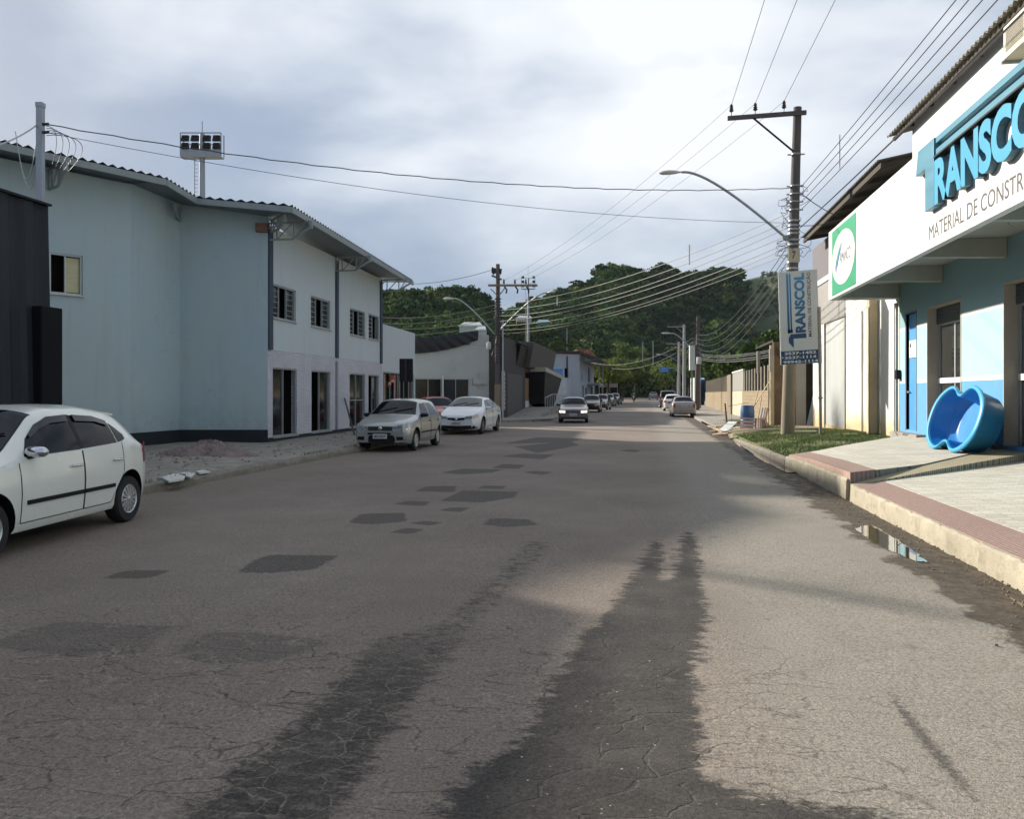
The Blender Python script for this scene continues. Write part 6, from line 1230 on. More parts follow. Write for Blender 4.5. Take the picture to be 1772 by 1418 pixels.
def make_car(kind, label, loc, rz, col, detail=2, plate=None, glass=M_CGLASS, metal=0.0, lit=False, spokes=8, group=None, rimm=M_RIM, rough=.3, nm='parked_car'):
    sp = SPEC[kind]; c = Car(**sp['dims']); c.cuts = []
    t = thing(nm, label, sp['cat'], loc, group, rz=rz, local=True); pm = paint('paint_'+str(abs(hash(col)) % 99999) if False else 'paint_%02d_%02d_%02d' % tuple(int(x*99) for x in col), col, metal, rough)
    bpy.context.view_layer.update()
    b = c.body(pm, t); bpy.context.view_layer.update(); dg = bpy.context.evaluated_depsgraph_get(); nm_ = bpy.data.meshes.new_from_object(b.evaluated_get(dg)); b.modifiers.clear(); b.data = nm_
    for k in c.cuts: bpy.data.objects.remove(k)
    b.data.polygons.foreach_set('use_smooth', [True]*len(b.data.polygons)); b.data.set_sharp_from_angle(angle=R(32))
    wheel_parts(c, t, spokes, rimm)
    for sd_ in (1, -1):
        for w_ in sp['side_windows']: c.side(w_, .006, 'side_window', glass, t, sd_)
        if detail > 1:
            for w_ in sp['doors']:
                pass
                d = c.side(w_, .004, 'door', pm, t, sd_, thick=.003)
                hs_ = w_[-1][0]-.22; hz = sp['handle']; mb = MB(); x = sd_*(c.hw(hs_, hz)+.02); mb.tube([c.pt(hs_-.02, x, hz), c.pt(hs_+.04, x+sd_*.012, hz), c.pt(hs_+.14, x+sd_*.012, hz), c.pt(hs_+.17, x, hz)], .014, 8); mb.build('handle', sp.get('hm', M_BLACK), d)
                for (a_, b_) in ((0, 0), (-1, -1)): s_, lo, hi = w_[a_]; hi = max([hi]+[q_[2] for W_ in sp['side_windows'] for q_ in W_ if abs(q_[0]-s_) < .01]); c.side([(s_-.0045, lo, hi), (s_+.0045, lo, hi)], .0065, 'door_gap', M_BLACK, d, sd_, n=2, thick=.003)
                c.side([(q_[0], q_[1]-.005, q_[1]+.004) for q_ in w_], .0065, 'door_gap', M_BLACK, d, sd_, rows=2, thick=.003)
            if sp.get('mould'):
                for (a, bb, z) in sp['mould']: c.side([(a, z-.024, z+.02), (bb, z-.024, z+.02)], .016, 'side_moulding', M_BLACK, t, sd_, thick=.014)
            for v in sp.get('visors', []): c.side(v, .028, 'wind_deflector', mat('smoked_plastic', (.012, .012, .016), .15), t, sd_, thick=.012)
            for pl in sp.get('pillars', []): c.side(pl, .0075, 'pillar_trim', M_BLACK, t, sd_)
        s, z = sp['mirror']; mb = MB(); x0 = sd_*(c.hw(s, z)-.01); mb.lathe([(.0, 0), (.06, .005), (.08, .04), (.082, .11), (.074, .18), (.04, .215), (0, .22)], (0, 0, 0), 'x', 14)
        mb.v = [(x0+sd_*v[0], (s-c.L/2)+v[1]*.8-.0, z+.03+v[2]*.72) for v in mb.v]; mb.build('side_mirror', sp.get('mm', pm), t, smooth=True)
        mb = MB(); mb.bar(c.pt(s, x0-sd_*.03, z-.03), c.pt(s, x0+sd_*.06, z-.01), .07, .05); mb.build('mirror_foot', M_BLACK, t)
    a, bb = sp['wind']; c.top(a, bb, sp.get('wxf', .97), .006, 'windscreen', glass if not sp.get('wg') else sp['wg'], t)
    c.top(a-.03, bb+.02, min(1, sp.get('wxf', .97)+.02), .003, 'windscreen_seal', M_BLACK, t)
    if detail > 1:
        for x_, dx in ((-.50, .55), (.02, .52)):
            mb = MB(); pts = [c.pt(a+.05+.06*k, x_+dx*k/3, c.ztop(a+.05+.06*k, x_+dx*k/3)+.022) for k in range(4)]; mb.tube(pts, .010, 5); mb.build('wiper', M_BLACK, t)
    a, bb = sp['rear']; c.top(a, bb, .93, .006, 'rear_window', glass, t)
    hl = emis('lit_headlamp', (1.0, .92, .72), .7) if lit else M_HEAD
    for sgn in (1, -1):
        cols = [(x*sgn, lo, hi) for x, lo, hi in sp['head']]; cols = cols if sgn == 1 else cols[::-1]; h_ = c.front(cols, .010, 'headlight', hl, t)
        if detail > 1:
            xm = (sp['head'][0][0]*.45+sp['head'][-1][0]*.55)*sgn; zm = (sp['head'][1][1]+sp['head'][1][2])/2; mb = MB(); y = c.sinv(xm)-c.L/2-.016
            for dx, rr_ in ((0, .062), (-.15*sgn, .045)): mb.lathe([(0, 0), (rr_*.7, -.004), (rr_, -.012), (rr_, .02)], (xm+dx, y+.01, zm), 'y', 16)
            mb.build('reflector', mat('lamp_reflector', (.16, .18, .26), .1, .6, var=.3, scale=20), h_, smooth=True)
        cols = [(x*sgn, lo, hi) for x, lo, hi in sp['tail']]; cols = cols if sgn == 1 else cols[::-1]; c.front(cols, .010, 'tail_light', M_RED, t, front=False)
        if sp.get('tail_side'): c.side(sp['tail_side'], .010, 'tail_light_side', M_RED, t, sgn)
        if sp.get('head_side'): c.side(sp['head_side'], .008, 'headlight_side', hl, t, sgn)
    for nme, cols, m_ in sp['nose']: c.front(cols, .012, nme, m_, t)
    for nme, cols, m_ in sp.get('back', []): c.front(cols, .012, nme, m_ or pm, t, front=False)
    if plate:
        for fr in (True, False):
            z, w_ = sp['plate'][0 if fr else 1], .40; y = (-c.L/2-.028)*(1 if fr else -1); mb = MB(); mb.box((0, y, z), (w_, .012, .13)); p = mb.build('licence_plate', M_PLATE, t)
            mb = MB(); f = 1 if fr else -1; fit_text(mb, plate, (-.165*f, y-.0075*f, z-.04), (f, 0, 0), (0, 0, 1), .33, .075, 0, .02); mb.build('plate_number', M_PLTXT, p)
    if detail > 1 and sp.get('emblem'):
        z, r_ = sp['emblem']; mb = MB(); mb.lathe([(0, -.02), (r_*.8, -.018), (r_, -.008), (r_, .01)], (0, -c.L/2-.012, z), 'y', 20); mb.build('emblem', M_CHROME, t, smooth=True)
    if sp.get('spoiler'):
        s0_, z0_ = sp['spoiler']; mb = MB(); wv_ = c.w(s0_)*c.wroof*.94; mb.prism([c.pt(s0_-.1, -wv_, z0_+.0), c.pt(s0_+.13, -wv_*.96, z0_-.03), c.pt(s0_+.14, -wv_*.96, z0_-.055), c.pt(s0_, -wv_, z0_-.05)], (wv_*2, 0, 0)); mb.build('spoiler', pm, t, bevel=.01)
    if sp.get('racks'): pass
    mb = MB(); mb.box((0, 0, .30), (c.W*.62, c.L*.8, .16)); mb.build('underbody', M_BLACK, t)
    return t
def nose_std(xg, z0, z1): return None
SPEC = {
 'hatch_a': dict(cat='car', dims=dict(L=3.90, Wd=1.66, H=1.46, wb=2.47, fo=.82, R_=.285, wroof=.70,
    roof=[(0, .62), (.06, .72), (.5, .86), (1.0, .97), (1.12, 1.0), (1.75, 1.40), (2.1, 1.455), (2.7, 1.455), (3.15, 1.405), (3.33, 1.34), (3.58, 1.06), (3.72, .96), (3.86, .90), (3.90, .78)],
    belt=[(0, .60), (.5, .80), (1.1, .91), (2.2, .955), (3.3, 1.01), (3.75, .93), (3.9, .80)], plan=[(0, .78), (.1, .90), (.35, .98), (.8, 1), (3.3, 1), (3.65, .955), (3.82, .88), (3.9, .80)]),
    side_windows=[[(1.36, .95, .97), (1.5, .955, 1.13), (1.72, .96, 1.26), (1.95, .965, 1.335), (2.28, .97, 1.355)], [(2.34, .975, 1.35), (2.75, .99, 1.325), (2.98, 1.0, 1.265), (3.02, 1.0, 1.25)], [(3.045, 1.005, 1.235), (3.14, 1.015, 1.17), (3.22, 1.04, 1.09)]],
    pillars=[[(2.285, .975, 1.355), (2.335, .975, 1.355)]], visors=[[(1.55, 1.14, 1.17), (1.72, 1.215, 1.27), (1.95, 1.275, 1.345), (2.26, 1.29, 1.36)], [(2.38, 1.285, 1.355), (2.75, 1.265, 1.33), (2.98, 1.21, 1.27)]],
    doors=[[(1.24, .30, .90), (2.30, .30, .955)], [(2.315, .30, .955), (2.86, .30, .98), (3.0, .50, .99), (3.12, .64, 1.0)]], handle=.80, hm=M_CHROME, mm=M_CHROME, mould=[(1.32, 2.30, .50), (2.32, 2.92, .50)],
    mirror=(1.42, .97), wind=(1.16, 1.78), rear=(3.34, 3.60), head=[(.38, .58, .66), (.55, .56, .71), (.74, .60, .74)], head_side=[(.08, .60, .70), (.30, .66, .76)], tail=[(.56, .72, .90), (.72, .70, .97)], tail_side=[(3.66, .72, .90), (3.84, .73, .86)],
    nose=[('grille', [(-.40, .56, .65), (.40, .56, .65)], M_BLACK), ('lower_grille', [(-.42, .28, .40), (.42, .28, .40)], M_BLACK)], plate=(.47, .62), spoiler=(3.20, 1.372), emblem=(.61, .05)),
 'hatch_b': dict(cat='car', dims=dict(L=3.83, Wd=1.64, H=1.44, wb=2.37, fo=.78, R_=.29, wroof=.72,
    roof=[(0, .66), (.05, .76), (.45, .86), (1.0, .96), (1.12, .99), (1.72, 1.385), (2.05, 1.435), (2.7, 1.44), (3.25, 1.40), (3.45, 1.30), (3.68, .98), (3.78, .90), (3.83, .76)],
    belt=[(0, .64), (.5, .80), (1.1, .90), (2.2, .93), (3.3, .96), (3.7, .90), (3.83, .76)], plan=[(0, .80), (.1, .91), (.3, .97), (.8, 1), (3.3, 1), (3.7, .94), (3.83, .82)]),
    side_windows=[[(1.34, .93, .96), (1.5, .935, 1.10), (1.75, .94, 1.30), (2.22, .95, 1.335)], [(2.32, .955, 1.335), (2.8, .96, 1.31), (3.05, .965, 1.17), (3.14, .97, 1.05)]],
    doors=[[(1.20, .30, .895), (2.26, .30, .925)], [(2.28, .30, .925), (2.75, .30, .94), (2.9, .48, .945), (3.16, .62, .955)]], handle=.80, mould=[(1.25, 2.25, .50), (2.3, 2.8, .50)], mirror=(1.40, .95), mm=M_BLACK, wind=(1.15, 1.72), rear=(3.34, 3.64),
    head=[(.35, .585, .665), (.50, .53, .735), (.74, .57, .765)], head_side=[(.06, .60, .73), (.30, .68, .77)], tail=[(.58, .72, .92), (.74, .70, .98)],
    nose=[('grille', [(-.345, .585, .69), (.345, .585, .69)], mat('grille_mesh', (.025, .027, .03), .5, var=.6, scale=60)), ('upper_slot', [(-.36, .475, .525), (.30, .475, .525)], M_BLACK), ('lower_grille', [(-.34, .27, .40), (-.30, .26, .46), (.36, .26, .46), (.42, .27, .38)], M_BLACK), ('fog_recess', [(.46, .32, .42), (.76, .34, .42)], M_BLACK), ('fog_recess', [(-.76, .34, .42), (-.46, .32, .42)], M_BLACK)], plate=(.43, .62), emblem=(.645, .055)),
 'sedan_a': dict(cat='car', dims=dict(L=4.62, Wd=1.775, H=1.475, wb=2.70, fo=.94, R_=.32, wroof=.70,
    roof=[(0, .60), (.06, .72), (.6, .90), (1.15, 1.02), (1.28, 1.06), (2.0, 1.43), (2.4, 1.475), (3.1, 1.46), (3.5, 1.36), (4.0, 1.12), (4.45, 1.08), (4.57, 1.02), (4.62, .85)],
    belt=[(0, .58), (.6, .82), (1.3, .94), (2.5, .98), (3.6, 1.03), (4.5, .98), (4.62, .85)], plan=[(0, .72), (.12, .86), (.35, .95), (.9, 1), (3.8, 1), (4.35, .95), (4.62, .80)]),
    side_windows=[[(1.55, .975, 1.0), (1.75, .98, 1.16), (2.05, .99, 1.33), (2.55, 1.0, 1.37)], [(2.62, 1.0, 1.37), (3.1, 1.02, 1.35), (3.45, 1.03, 1.22), (3.72, 1.05, 1.08)]],
    doors=[[(1.42, .32, .94), (2.58, .32, .985)], [(2.60, .32, .985), (3.15, .32, 1.0), (3.32, .52, 1.01), (3.6, .70, 1.02)]], handle=.86, mirror=(1.62, 1.0), wind=(1.32, 1.98), rear=(3.45, 3.95), wg=M_CGL2,
    head=[(.28, .60, .66), (.55, .62, .73), (.82, .68, .78)], head_side=[(.10, .66, .76), (.40, .74, .82)], tail=[(.55, .78, .92), (.80, .76, .95)],
    nose=[('grille', [(-.34, .58, .65), (0, .54, .66), (.34, .58, .65)], mat('dark_blue_grille', (.02, .025, .06), .2, .3)), ('chrome_bar', [(-.50, .66, .685), (0, .63, .65), (.50, .66, .685)], M_CHROME), ('lower_grille', [(-.80, .27, .46), (-.70, .24, .37), (0, .22, .34), (.70, .24, .37), (.80, .27, .46)], M_BLACK)], plate=(.44, .80), emblem=(.60, .06)),
 'sedan_b': dict(cat='car', dims=dict(L=4.35, Wd=1.68, H=1.40, wb=2.50, fo=.85, R_=.29, wroof=.70,
    roof=[(0, .64), (.05, .74), (.5, .83), (1.25, .95), (1.35, .98), (1.95, 1.35), (2.25, 1.395), (2.95, 1.40), (3.15, 1.36), (3.65, 1.04), (4.2, 1.02), (4.3, .98), (4.35, .75)],
    belt=[(0, .62), (.6, .80), (1.3, .90), (3.6, .95), (4.25, .93), (4.35, .75)], plan=[(0, .86), (.08, .94), (.3, .98), (.8, 1), (3.6, 1), (4.2, .96), (4.35, .88)]),
    side_windows=[[(1.58, .93, .95), (1.9, .94, 1.26), (2.45, .95, 1.30)], [(2.52, .95, 1.30), (3.0, .96, 1.27), (3.35, .97, 1.08)]],
    doors=[[(1.42, .30, .90), (2.48, .30, .93)], [(2.50, .30, .93), (3.0, .30, .94), (3.2, .5, .94), (3.42, .62, .945)]], handle=.80, mirror=(1.6, .94), wind=(1.38, 1.95), rear=(3.15, 3.62), mm=M_BLACK,
    head=[(.42, .55, .68), (.60, .55, .69), (.76, .56, .68)], tail=[(.58, .66, .90), (.76, .64, .92)],
    nose=[('grille', [(-.40, .56, .67), (.40, .56, .67)], mat('blue_grey_grille', (.05, .06, .10), .4)), ('bumper', [(-.80, .36, .52), (.80, .36, .52)], mat('bumper_taupe', (.15, .13, .12), .5)), ('lower_grille', [(-.66, .22, .31), (.66, .22, .31)], M_BLACK)],
    back=[('rear_bumper', [(-.82, .30, .52), (.82, .30, .52)], None), ('bumper_line', [(-.80, .40, .43), (.80, .40, .43)], M_BLACK)], plate=(.46, .78)),
 'suv': dict(cat='van', dims=dict(L=4.3, Wd=1.75, H=1.78, wb=2.55, fo=.8, R_=.33, wroof=.82,
    roof=[(0, .75), (.08, .95), (.9, 1.08), (1.6, 1.70), (2.0, 1.77), (4.0, 1.76), (4.2, 1.60), (4.3, 1.0)], belt=[(0, .72), (.9, 1.0), (4.2, 1.05), (4.3, .9)], plan=[(0, .85), (.2, .97), (.8, 1), (3.9, 1), (4.3, .92)], zb=.26),
    side_windows=[[(1.45, 1.06, 1.3), (1.75, 1.07, 1.6), (2.4, 1.08, 1.65)], [(2.5, 1.08, 1.65), (4.0, 1.1, 1.62)]], doors=[[(1.2, .4, 1.02), (2.45, .4, 1.04)]], handle=.95, mirror=(1.45, 1.1), wind=(.98, 1.6), rear=(4.15, 4.27),
    head=[(.45, .66, .84), (.60, .66, .85), (.78, .66, .84)], tail=[(.70, .8, 1.2), (.80, .8, 1.2)], nose=[('grille', [(-.4, .66, .82), (.4, .66, .82)], M_BLACK)], back=[('rear_glass', [(-.62, 1.12, 1.55), (.62, 1.12, 1.55)], M_CGLASS)], plate=(.5, .8)),
}
def cp(px, py, z=0.0): return G(px, py, z)
# near-left white hatchback: nose towards the viewer
make_car('hatch_a', 'white five door hatchback with chrome mirror parked nearest on the left', (-7.02, 7.74, .01), R(6), (.74, .74, .68), 2, None, spokes=14, rough=.25)
make_car('hatch_b', 'silver five door hatchback with dark grille parked by the left kerb', (-7.20, 23.15, .01), R(0), (.36, .37, .36), 2, 'MRR4829', metal=.45, spokes=6, rough=.33)
make_car('sedan_a', 'white sedan with wide black lower grille parked behind the silver hatchback', (-7.25, 33.0, .01), R(-2), (.70, .71, .72), 2, 'QRM1214', spokes=10, rimm=mat('dark_alloy', (.10, .10, .11), .4, .5))
p = W(757, 700, 38.5); make_car('hatch_b', 'red hatchback half hidden between the silver hatchback and the white sedan', (p.x, p.y, .02), R(28), (.50, .012, .020), 1, None, spokes=6, rough=.3)
p = W(993, 700, 46.2); make_car('sedan_b', 'taupe sedan driving towards the viewer with both headlamps on', (p.x, p.y, .01), R(4), (.11, .096, .088), 2, 'MPH8520', lit=True, metal=.4, nm='moving_car')
p = W(1181, 700, 56.5); make_car('sedan_b', 'silver sedan seen from behind, parked at the right kerb', (p.x, p.y+.3, .02), R(181), (.30, .28, .26), 2, 'KZN4410', metal=.4)
def zc(y): return zroad(y)
p = W(1163.5, 700, 72); make_car('hatch_a', 'white hatchback seen from behind, parked beyond the silver sedan', (p.x, p.y, zc(p.y)), R(180), (.60, .60, .58), 1)
p = W(1155, 700, 84); make_car('suv', 'dark boxy van parked beyond the white hatchback on the right', (p.x, p.y, zc(p.y)), R(180), (.085, .09, .09), 1)
p = W(1130.5, 700, 150); make_car('sedan_b', 'small distant grey car driving away in the middle of the street', (p.x, p.y, zc(p.y)), R(180), (.22, .23, .24), 1, nm='moving_car')
for px, d, kd, colr, lab, r_ in ((1030, 68, 'hatch_b', (.03, .034, .038), 'dark grey hatchback first in the far row of parked cars on the left', 0), (1040, 76, 'hatch_b', (.05, .06, .08), 'blue grey hatchback second in the far row of parked cars on the left', -4), (1052, 92, 'sedan_b', (.09, .085, .08), 'greyish sedan third in the far row of parked cars on the left', -4), (1063, 104, 'sedan_b', (.03, .034, .04), 'dark sedan last in the far row of parked cars on the left', -6)):
    p = W(px, 700, d); make_car(kd, lab, (p.x-(.3 if px < 1035 else 0), p.y, zc(p.y)), R(r_), colr, 1, group='far row of parked cars on the left')
# ---- motorcyclist
def skin_body(name, verts, edges, radii, m, parent, root=0):
    me = bpy.data.meshes.new(name); me.from_pydata(verts, edges, []); o = bpy.data.objects.new(name, me); C.objects.link(o); o.parent = parent
    sk = o.modifiers.new('skin', 'SKIN'); sk.use_smooth_shade = True
    for i, r_ in enumerate(radii): me.skin_vertices[0].data[i].radius = (r_, r_)
    me.skin_vertices[0].data[root].use_root = True; ss = o.modifiers.new('sub', 'SUBSURF'); ss.levels = 2; ss.render_levels = 2; me.materials.append(m); return o
p = W(1097, 700, 118); zm_ = zc(p.y)
bk = thing('motorcycle', 'small dark motorcycle coming up the middle of the street far away', 'motorcycle', (p.x, p.y, zm_), local=True)
for y in (-.62, .62):
    mb = MB(); mb.lathe([(.22, -.05), (.30, -.05), (.31, 0), (.30, .05), (.22, .05)], (0, y, .31), 'x', 24); wq = mb.build('wheel', M_TYRE, bk, smooth=True); mb = MB(); mb.lathe([(0, -.03), (.23, -.03), (.23, .03), (0, .03)], (0, y, .31), 'x', 16); mb.build('rim', M_STEELGREY, wq)
mb = MB(); mb.tube([(0, -.62, .31), (0, -.42, .75), (0, -.36, 1.0)], .035, 8); mb.tube([(-.33, -.28, 1.03), (0, -.36, 1.0), (.33, -.28, 1.03)], .02, 6); mb.build('fork', M_STEELGREY, bk)
mb = MB(); mb.tube([(0, -.35, .72), (0, -.15, .84), (0, .1, .80), (0, .5, .82), (0, .75, .80)], [.10, .14, .12, .11, .05], 10); mb.tube([(0, -.2, .40), (0, .15, .38)], [.13, .14], 8); mb.build('tank', mat('bike_red', (.10, .02, .02), .4), bk, smooth=True)
mb = MB(); mb.lathe([(0, -.06), (.07, -.05), (.08, 0), (0, .04)], (0, -.45, .88), 'y', 12); mb.build('headlamp', M_HEAD, bk)
pe = thing('person', 'rider in dark helmet and pale shirt sitting on the distant motorcycle', 'person', (p.x, p.y, zm_), local=True)
J = [(0, .18, .92), (0, .14, 1.15), (0, .10, 1.38), (0, .07, 1.48), (0, .05, 1.60), (.19, .11, 1.36), (.30, -.02, 1.16), (.31, -.24, 1.06), (-.19, .11, 1.36), (-.30, -.02, 1.16), (-.31, -.24, 1.06), (.13, .14, .90), (.24, -.18, .84), (.20, -.05, .42), (.20, -.17, .36), (-.13, .14, .90), (-.24, -.18, .84), (-.20, -.05, .42), (-.20, -.17, .36)]
Ed = [(0,1),(1,2),(2,3),(3,4),(2,5),(5,6),(6,7),(2,8),(8,9),(9,10),(0,11),(11,12),(12,13),(13,14),(0,15),(15,16),(16,17),(17,18)]
Rd = [.15,.14,.15,.06,.09,.065,.05,.035,.065,.05,.035,.10,.075,.05,.045,.10,.075,.05,.045]
skin_body('body', J, Ed, Rd, mat('rider_dark', (.04, .035, .045), .8), pe)
mb = MB(); mb.lathe([(.14, 1.12), (.185, 1.25), (.19, 1.38), (.12, 1.44)], (0, .115, 0), 'z', 14); mb.v = [(v[0], .115+(v[1]-.115)*.75, v[2]) for v in mb.v]; mb.build('shirt', mat('rider_shirt', (.42, .38, .42), .8), pe, smooth=True)
mb = MB(); mb.lathe([(0, -.15), (.09, -.12), (.135, -.02), (.13, .07), (.08, .13), (0, .15)], (0, .04, 1.66), 'z', 16); mb.build('helmet', mat('helmet', (.02, .02, .022), .2), pe, smooth=True)
mb = MB()
for sd_ in (-1, 1):
    for k in range(4): mb.tube([(sd_*.30, -.25, 1.05), (sd_*(.295+.012*k), -.31, 1.055), (sd_*(.295+.012*k), -.33, 1.02)], .009, 5)
mb.build('fingers', mat('skin', (.30, .17, .12), .6), pe)
# ================================================================ hills, forest, trees
def CWp(px, d): return W(px, HY, d)
# ridge measured along the skyline: (px, skyline py, ridge distance)
RIDGE = [(-500,560,260),(100,545,230),(500,520,210),(640,512,205),(668,505,205),(700,506,205),(740,505,208),(790,500,210),(830,508,212),(852,530,216),(866,552,225),(880,543,250),(905,527,265),(935,519,280),(968,503,290),(1003,490,300),(1030,486,305),(1046,458,305),(1075,460,308),(1100,466,312),(1120,470,315),(1147,458,320),(1172,466,325),(1190,476,330),(1215,470,330),(1253,462,335),(1286,470,340),(1296,466,430),(1322,462,450),(1360,464,455),(1500,470,460),(1800,500,450),(2200,540,420)]
BASE = [(-500,150),(640,140),(860,150),(900,165),(1000,185),(1150,200),(1290,185),(1360,150),(2200,140)]
px_ = [r[0] for r in RIDGE]; py_ = [r[1] for r in RIDGE]; pd_ = [r[2] for r in RIDGE]; bx = [b[0] for b in BASE]; bd = [b[1] for b in BASE]
def nz(x, y): return math.sin(x*.045+1.3)*math.cos(y*.038-.4)+.5*math.sin(x*.11+y*.07)+.3*math.sin(x*.21-y*.17+2)
def hill_z(px, t):
    """t=0 foot, 1 ridge, >1 behind; returns (distance, height)"""
    r1 = float(np.interp(px, px_, pd_)); r0 = float(np.interp(px, bx, bd)); py = float(np.interp(px, px_, py_)); tree = 5.0
    H_ = EYE+(HY-py)/F*r1-tree; r_ = r0+(r1-r0)*t
    z = H_*(t**1.15 if t <= 1 else 1-(t-1)**1.4*1.1); q = CWp(px, r_)
    z += nz(q.x, q.y)*3.0*max(0, min(1, t*2.5))*max(0, 1-abs(t))**.5 if t < 1 else 0
    return r_, max(z, -1)
cols = np.linspace(-500, 2200, 150); ts = list(np.linspace(-.12, 1, 30))+[1.15, 1.4, 1.8]; P_ = []
for px in cols:
    row = []
    for t in ts:
        r_, z = hill_z(px, max(t, 0)); 
        if t < 0: r_ += t*30; z = -.5
        q = CWp(px, r_); row.append((q.x, q.y, z))
    P_.append(row)
s = NT('hillside'); col = s.mix(s.rng(s.noise(.045, 6, .65), .40, .62), (.030, .052, .014), (.075, .105, .030)); col = s.mix(s.rng(s.noise(.5, 5, .7), .45, .65, 0, .5), col, (.022, .035, .012)); col = s.mix(s.rng(s.noise(.02, 3, .6), .66, .72), col, (.16, .10, .055)); M_HILL = s.done(col, .95)
mb = MB(); mb.grid(P_); o = mb.build('hills', M_HILL, loc=(0, 200, 0), smooth=True, ang=180); tag(o, kind='structure')
# leaf-card crowns: numpy prototypes placed as one mesh
def crown_proto(seed, n, clumps, r_=1.0, flat=.72, leaf=.16, hole=.5):
    g = np.random.default_rng(seed); cc = g.normal(size=(clumps, 3)); cc /= np.linalg.norm(cc, axis=1)[:, None]; cc *= (g.uniform(.45, .95, clumps))[:, None]; cc[:,2] = cc[:,2]*flat+.15
    cr = g.uniform(.24, .46, clumps); k = g.integers(0, clumps, n); d = g.normal(size=(n, 3)); d /= np.linalg.norm(d, axis=1)[:, None]; d[:,2] = np.abs(d[:,2])*.9-.25
    p = cc[k]+d*cr[k][:, None]*g.uniform(.75, 1.05, n)[:, None]; nn = d*.8+g.normal(size=(n, 3))*.55; nn /= np.linalg.norm(nn, axis=1)[:, None]
    a = np.cross(nn, g.normal(size=(n, 3))); a /= np.linalg.norm(a, axis=1)[:, None]; b = np.cross(nn, a); sz = leaf*g.uniform(.5, 1.25, n)[:, None]
    q = np.stack([p-a*sz-b*sz*.45, p+a*sz*.2-b*sz*.8, p+a*sz+b*sz*.35, p-a*sz*.1+b*sz*.75], 1); return q*r_            # n,4,3
def cards_object(name, quads, tint, m, parent=None, loc=(0, 0, 0)):
    n = len(quads); me = bpy.data.meshes.new(name); v = (quads.reshape(-1, 3)-np.array(loc)).astype(np.float32)
    me.vertices.add(4*n); me.vertices.foreach_set('co', v.ravel()); me.loops.add(4*n); me.loops.foreach_set('vertex_index', np.arange(4*n, dtype=np.int32))
    me.polygons.add(n); me.polygons.foreach_set('loop_start', np.arange(0, 4*n, 4, dtype=np.int32)); me.update(calc_edges=True)
    a = me.attributes.new('tint', 'FLOAT_COLOR', 'FACE'); a.data.foreach_set('color', np.concatenate([tint, np.ones((n, 1))], 1).astype(np.float32).ravel()); me.materials.append(m)
    o = bpy.data.objects.new(name, me); C.objects.link(o)
    if parent: o.parent = parent; ORG[o.name] = Vector(loc)
    else: o.location = loc
    return o
s = NT('foliage'); ti = s.attrcol('tint'); s.b.inputs['Specular IOR Level'].default_value = .04; M_LEAF = s.done(ti, .8)
tr_ = s.n('ShaderNodeBsdfTranslucent'); s.l(ti, tr_.inputs[0]); ms = s.n('ShaderNodeMixShader'); ms.inputs[0].default_value = .22; out = [n for n in s.t.nodes if n.type == 'OUTPUT_MATERIAL'][0]; s.l(s.b.outputs[0], ms.inputs[1]); s.l(tr_.outputs[0], ms.inputs[2]); s.l(ms.outputs[0], out.inputs[0])
PRO = [crown_proto(i, 330, 13+i % 4, leaf=.15) for i in range(7)]
PROF = [crown_proto(20+i, 230, 12, leaf=.15) for i in range(6)]
M_BARK = mat('bark', (.075, .058, .042), .95, var=.3, scale=6, bump=.4)
Q, T = [], []
def place_crown(q, z, r_, base, protos, zs=1.0):
    k = protos[rng.integers(len(protos))]; a = rng.uniform(0, 6.28); ca, sa = math.cos(a), math.sin(a); Rm = np.array([[ca, -sa, 0], [sa, ca, 0], [0, 0, 1]])
    c = (k@Rm.T)*np.array([r_, r_, r_*zs])+np.array([q.x, q.y, z]); n = len(c); hgt = np.clip(k[:,:,2].mean(1)*.5+.5, 0, 1)
    tn = np.array(base)[None, :]*rng.uniform(.65, 1.35, (n, 1)); tn[:,0] *= rng.uniform(.85, 1.25); Q.append(c); T.append(tn)
cnt = 0
for i in range(5600):
    px = rng.uniform(560, 1500); t = rng.uniform(0, 1)**.75*1.03; r_, z = hill_z(px, min(t, 1.0)); 
    grassy = px > 1275 and (math.sin(px*.03+t*9)+math.sin(t*13+px*.011)) > -.6-.2*(t > .8)
    if grassy and rng.random() < .80: continue
    if 930 < px < 1010 and t < .22 and rng.random() < .7: continue
    q = CWp(px+rng.normal(0, 3), r_); R__ = rng.uniform(1.7, 3.7)*(1.15 if rng.random() < .15 else 1)*(.62 if px > 1290 else 1)
    dark = rng.random(); base = (.038, .080, .026) if dark < .5 else ((.062, .112, .032) if dark < .86 else (.110, .155, .045))
    if px > 1120 and dark < .8: base = (.032, .064, .028)
    if px > 1285: base = (.080, .115, .048)
    place_crown(q, z+R__*.75, R__, base, PROF); cnt += 1
for (px, py) in ((1040, 462), (1046, 455), (1078, 459), (1145, 458), (1152, 460), (1256, 461), (905, 520), (925, 512), (1000, 486), (680, 503), (715, 500), (780, 498), (815, 505)):
    r_ = float(np.interp(px, px_, pd_)); q = CWp(px, r_); place_crown(q, EYE+(HY-py)/F*r_-2.2, rng.uniform(2.6, 4.0), (.028, .046, .014), PRO, .7)
for (px, py, d) in ((935, 574, 168), (946, 572, 168), (926, 578, 165), (905, 566, 170), (893, 563, 170), (955, 575, 166), (917, 566, 170), (806, 600, 112), (835, 598, 108), (975, 590, 165), (960, 600, 160)):
    q = W(px, py, d); place_crown(q, q.z-.6, 1.9, (.05, .085, .022), PRO)
o = cards_object('forest', np.concatenate(Q), np.concatenate(T), M_LEAF, loc=(0, 250, 0)); tag(o, kind='stuff', label='dense forest covering the hills behind the town')
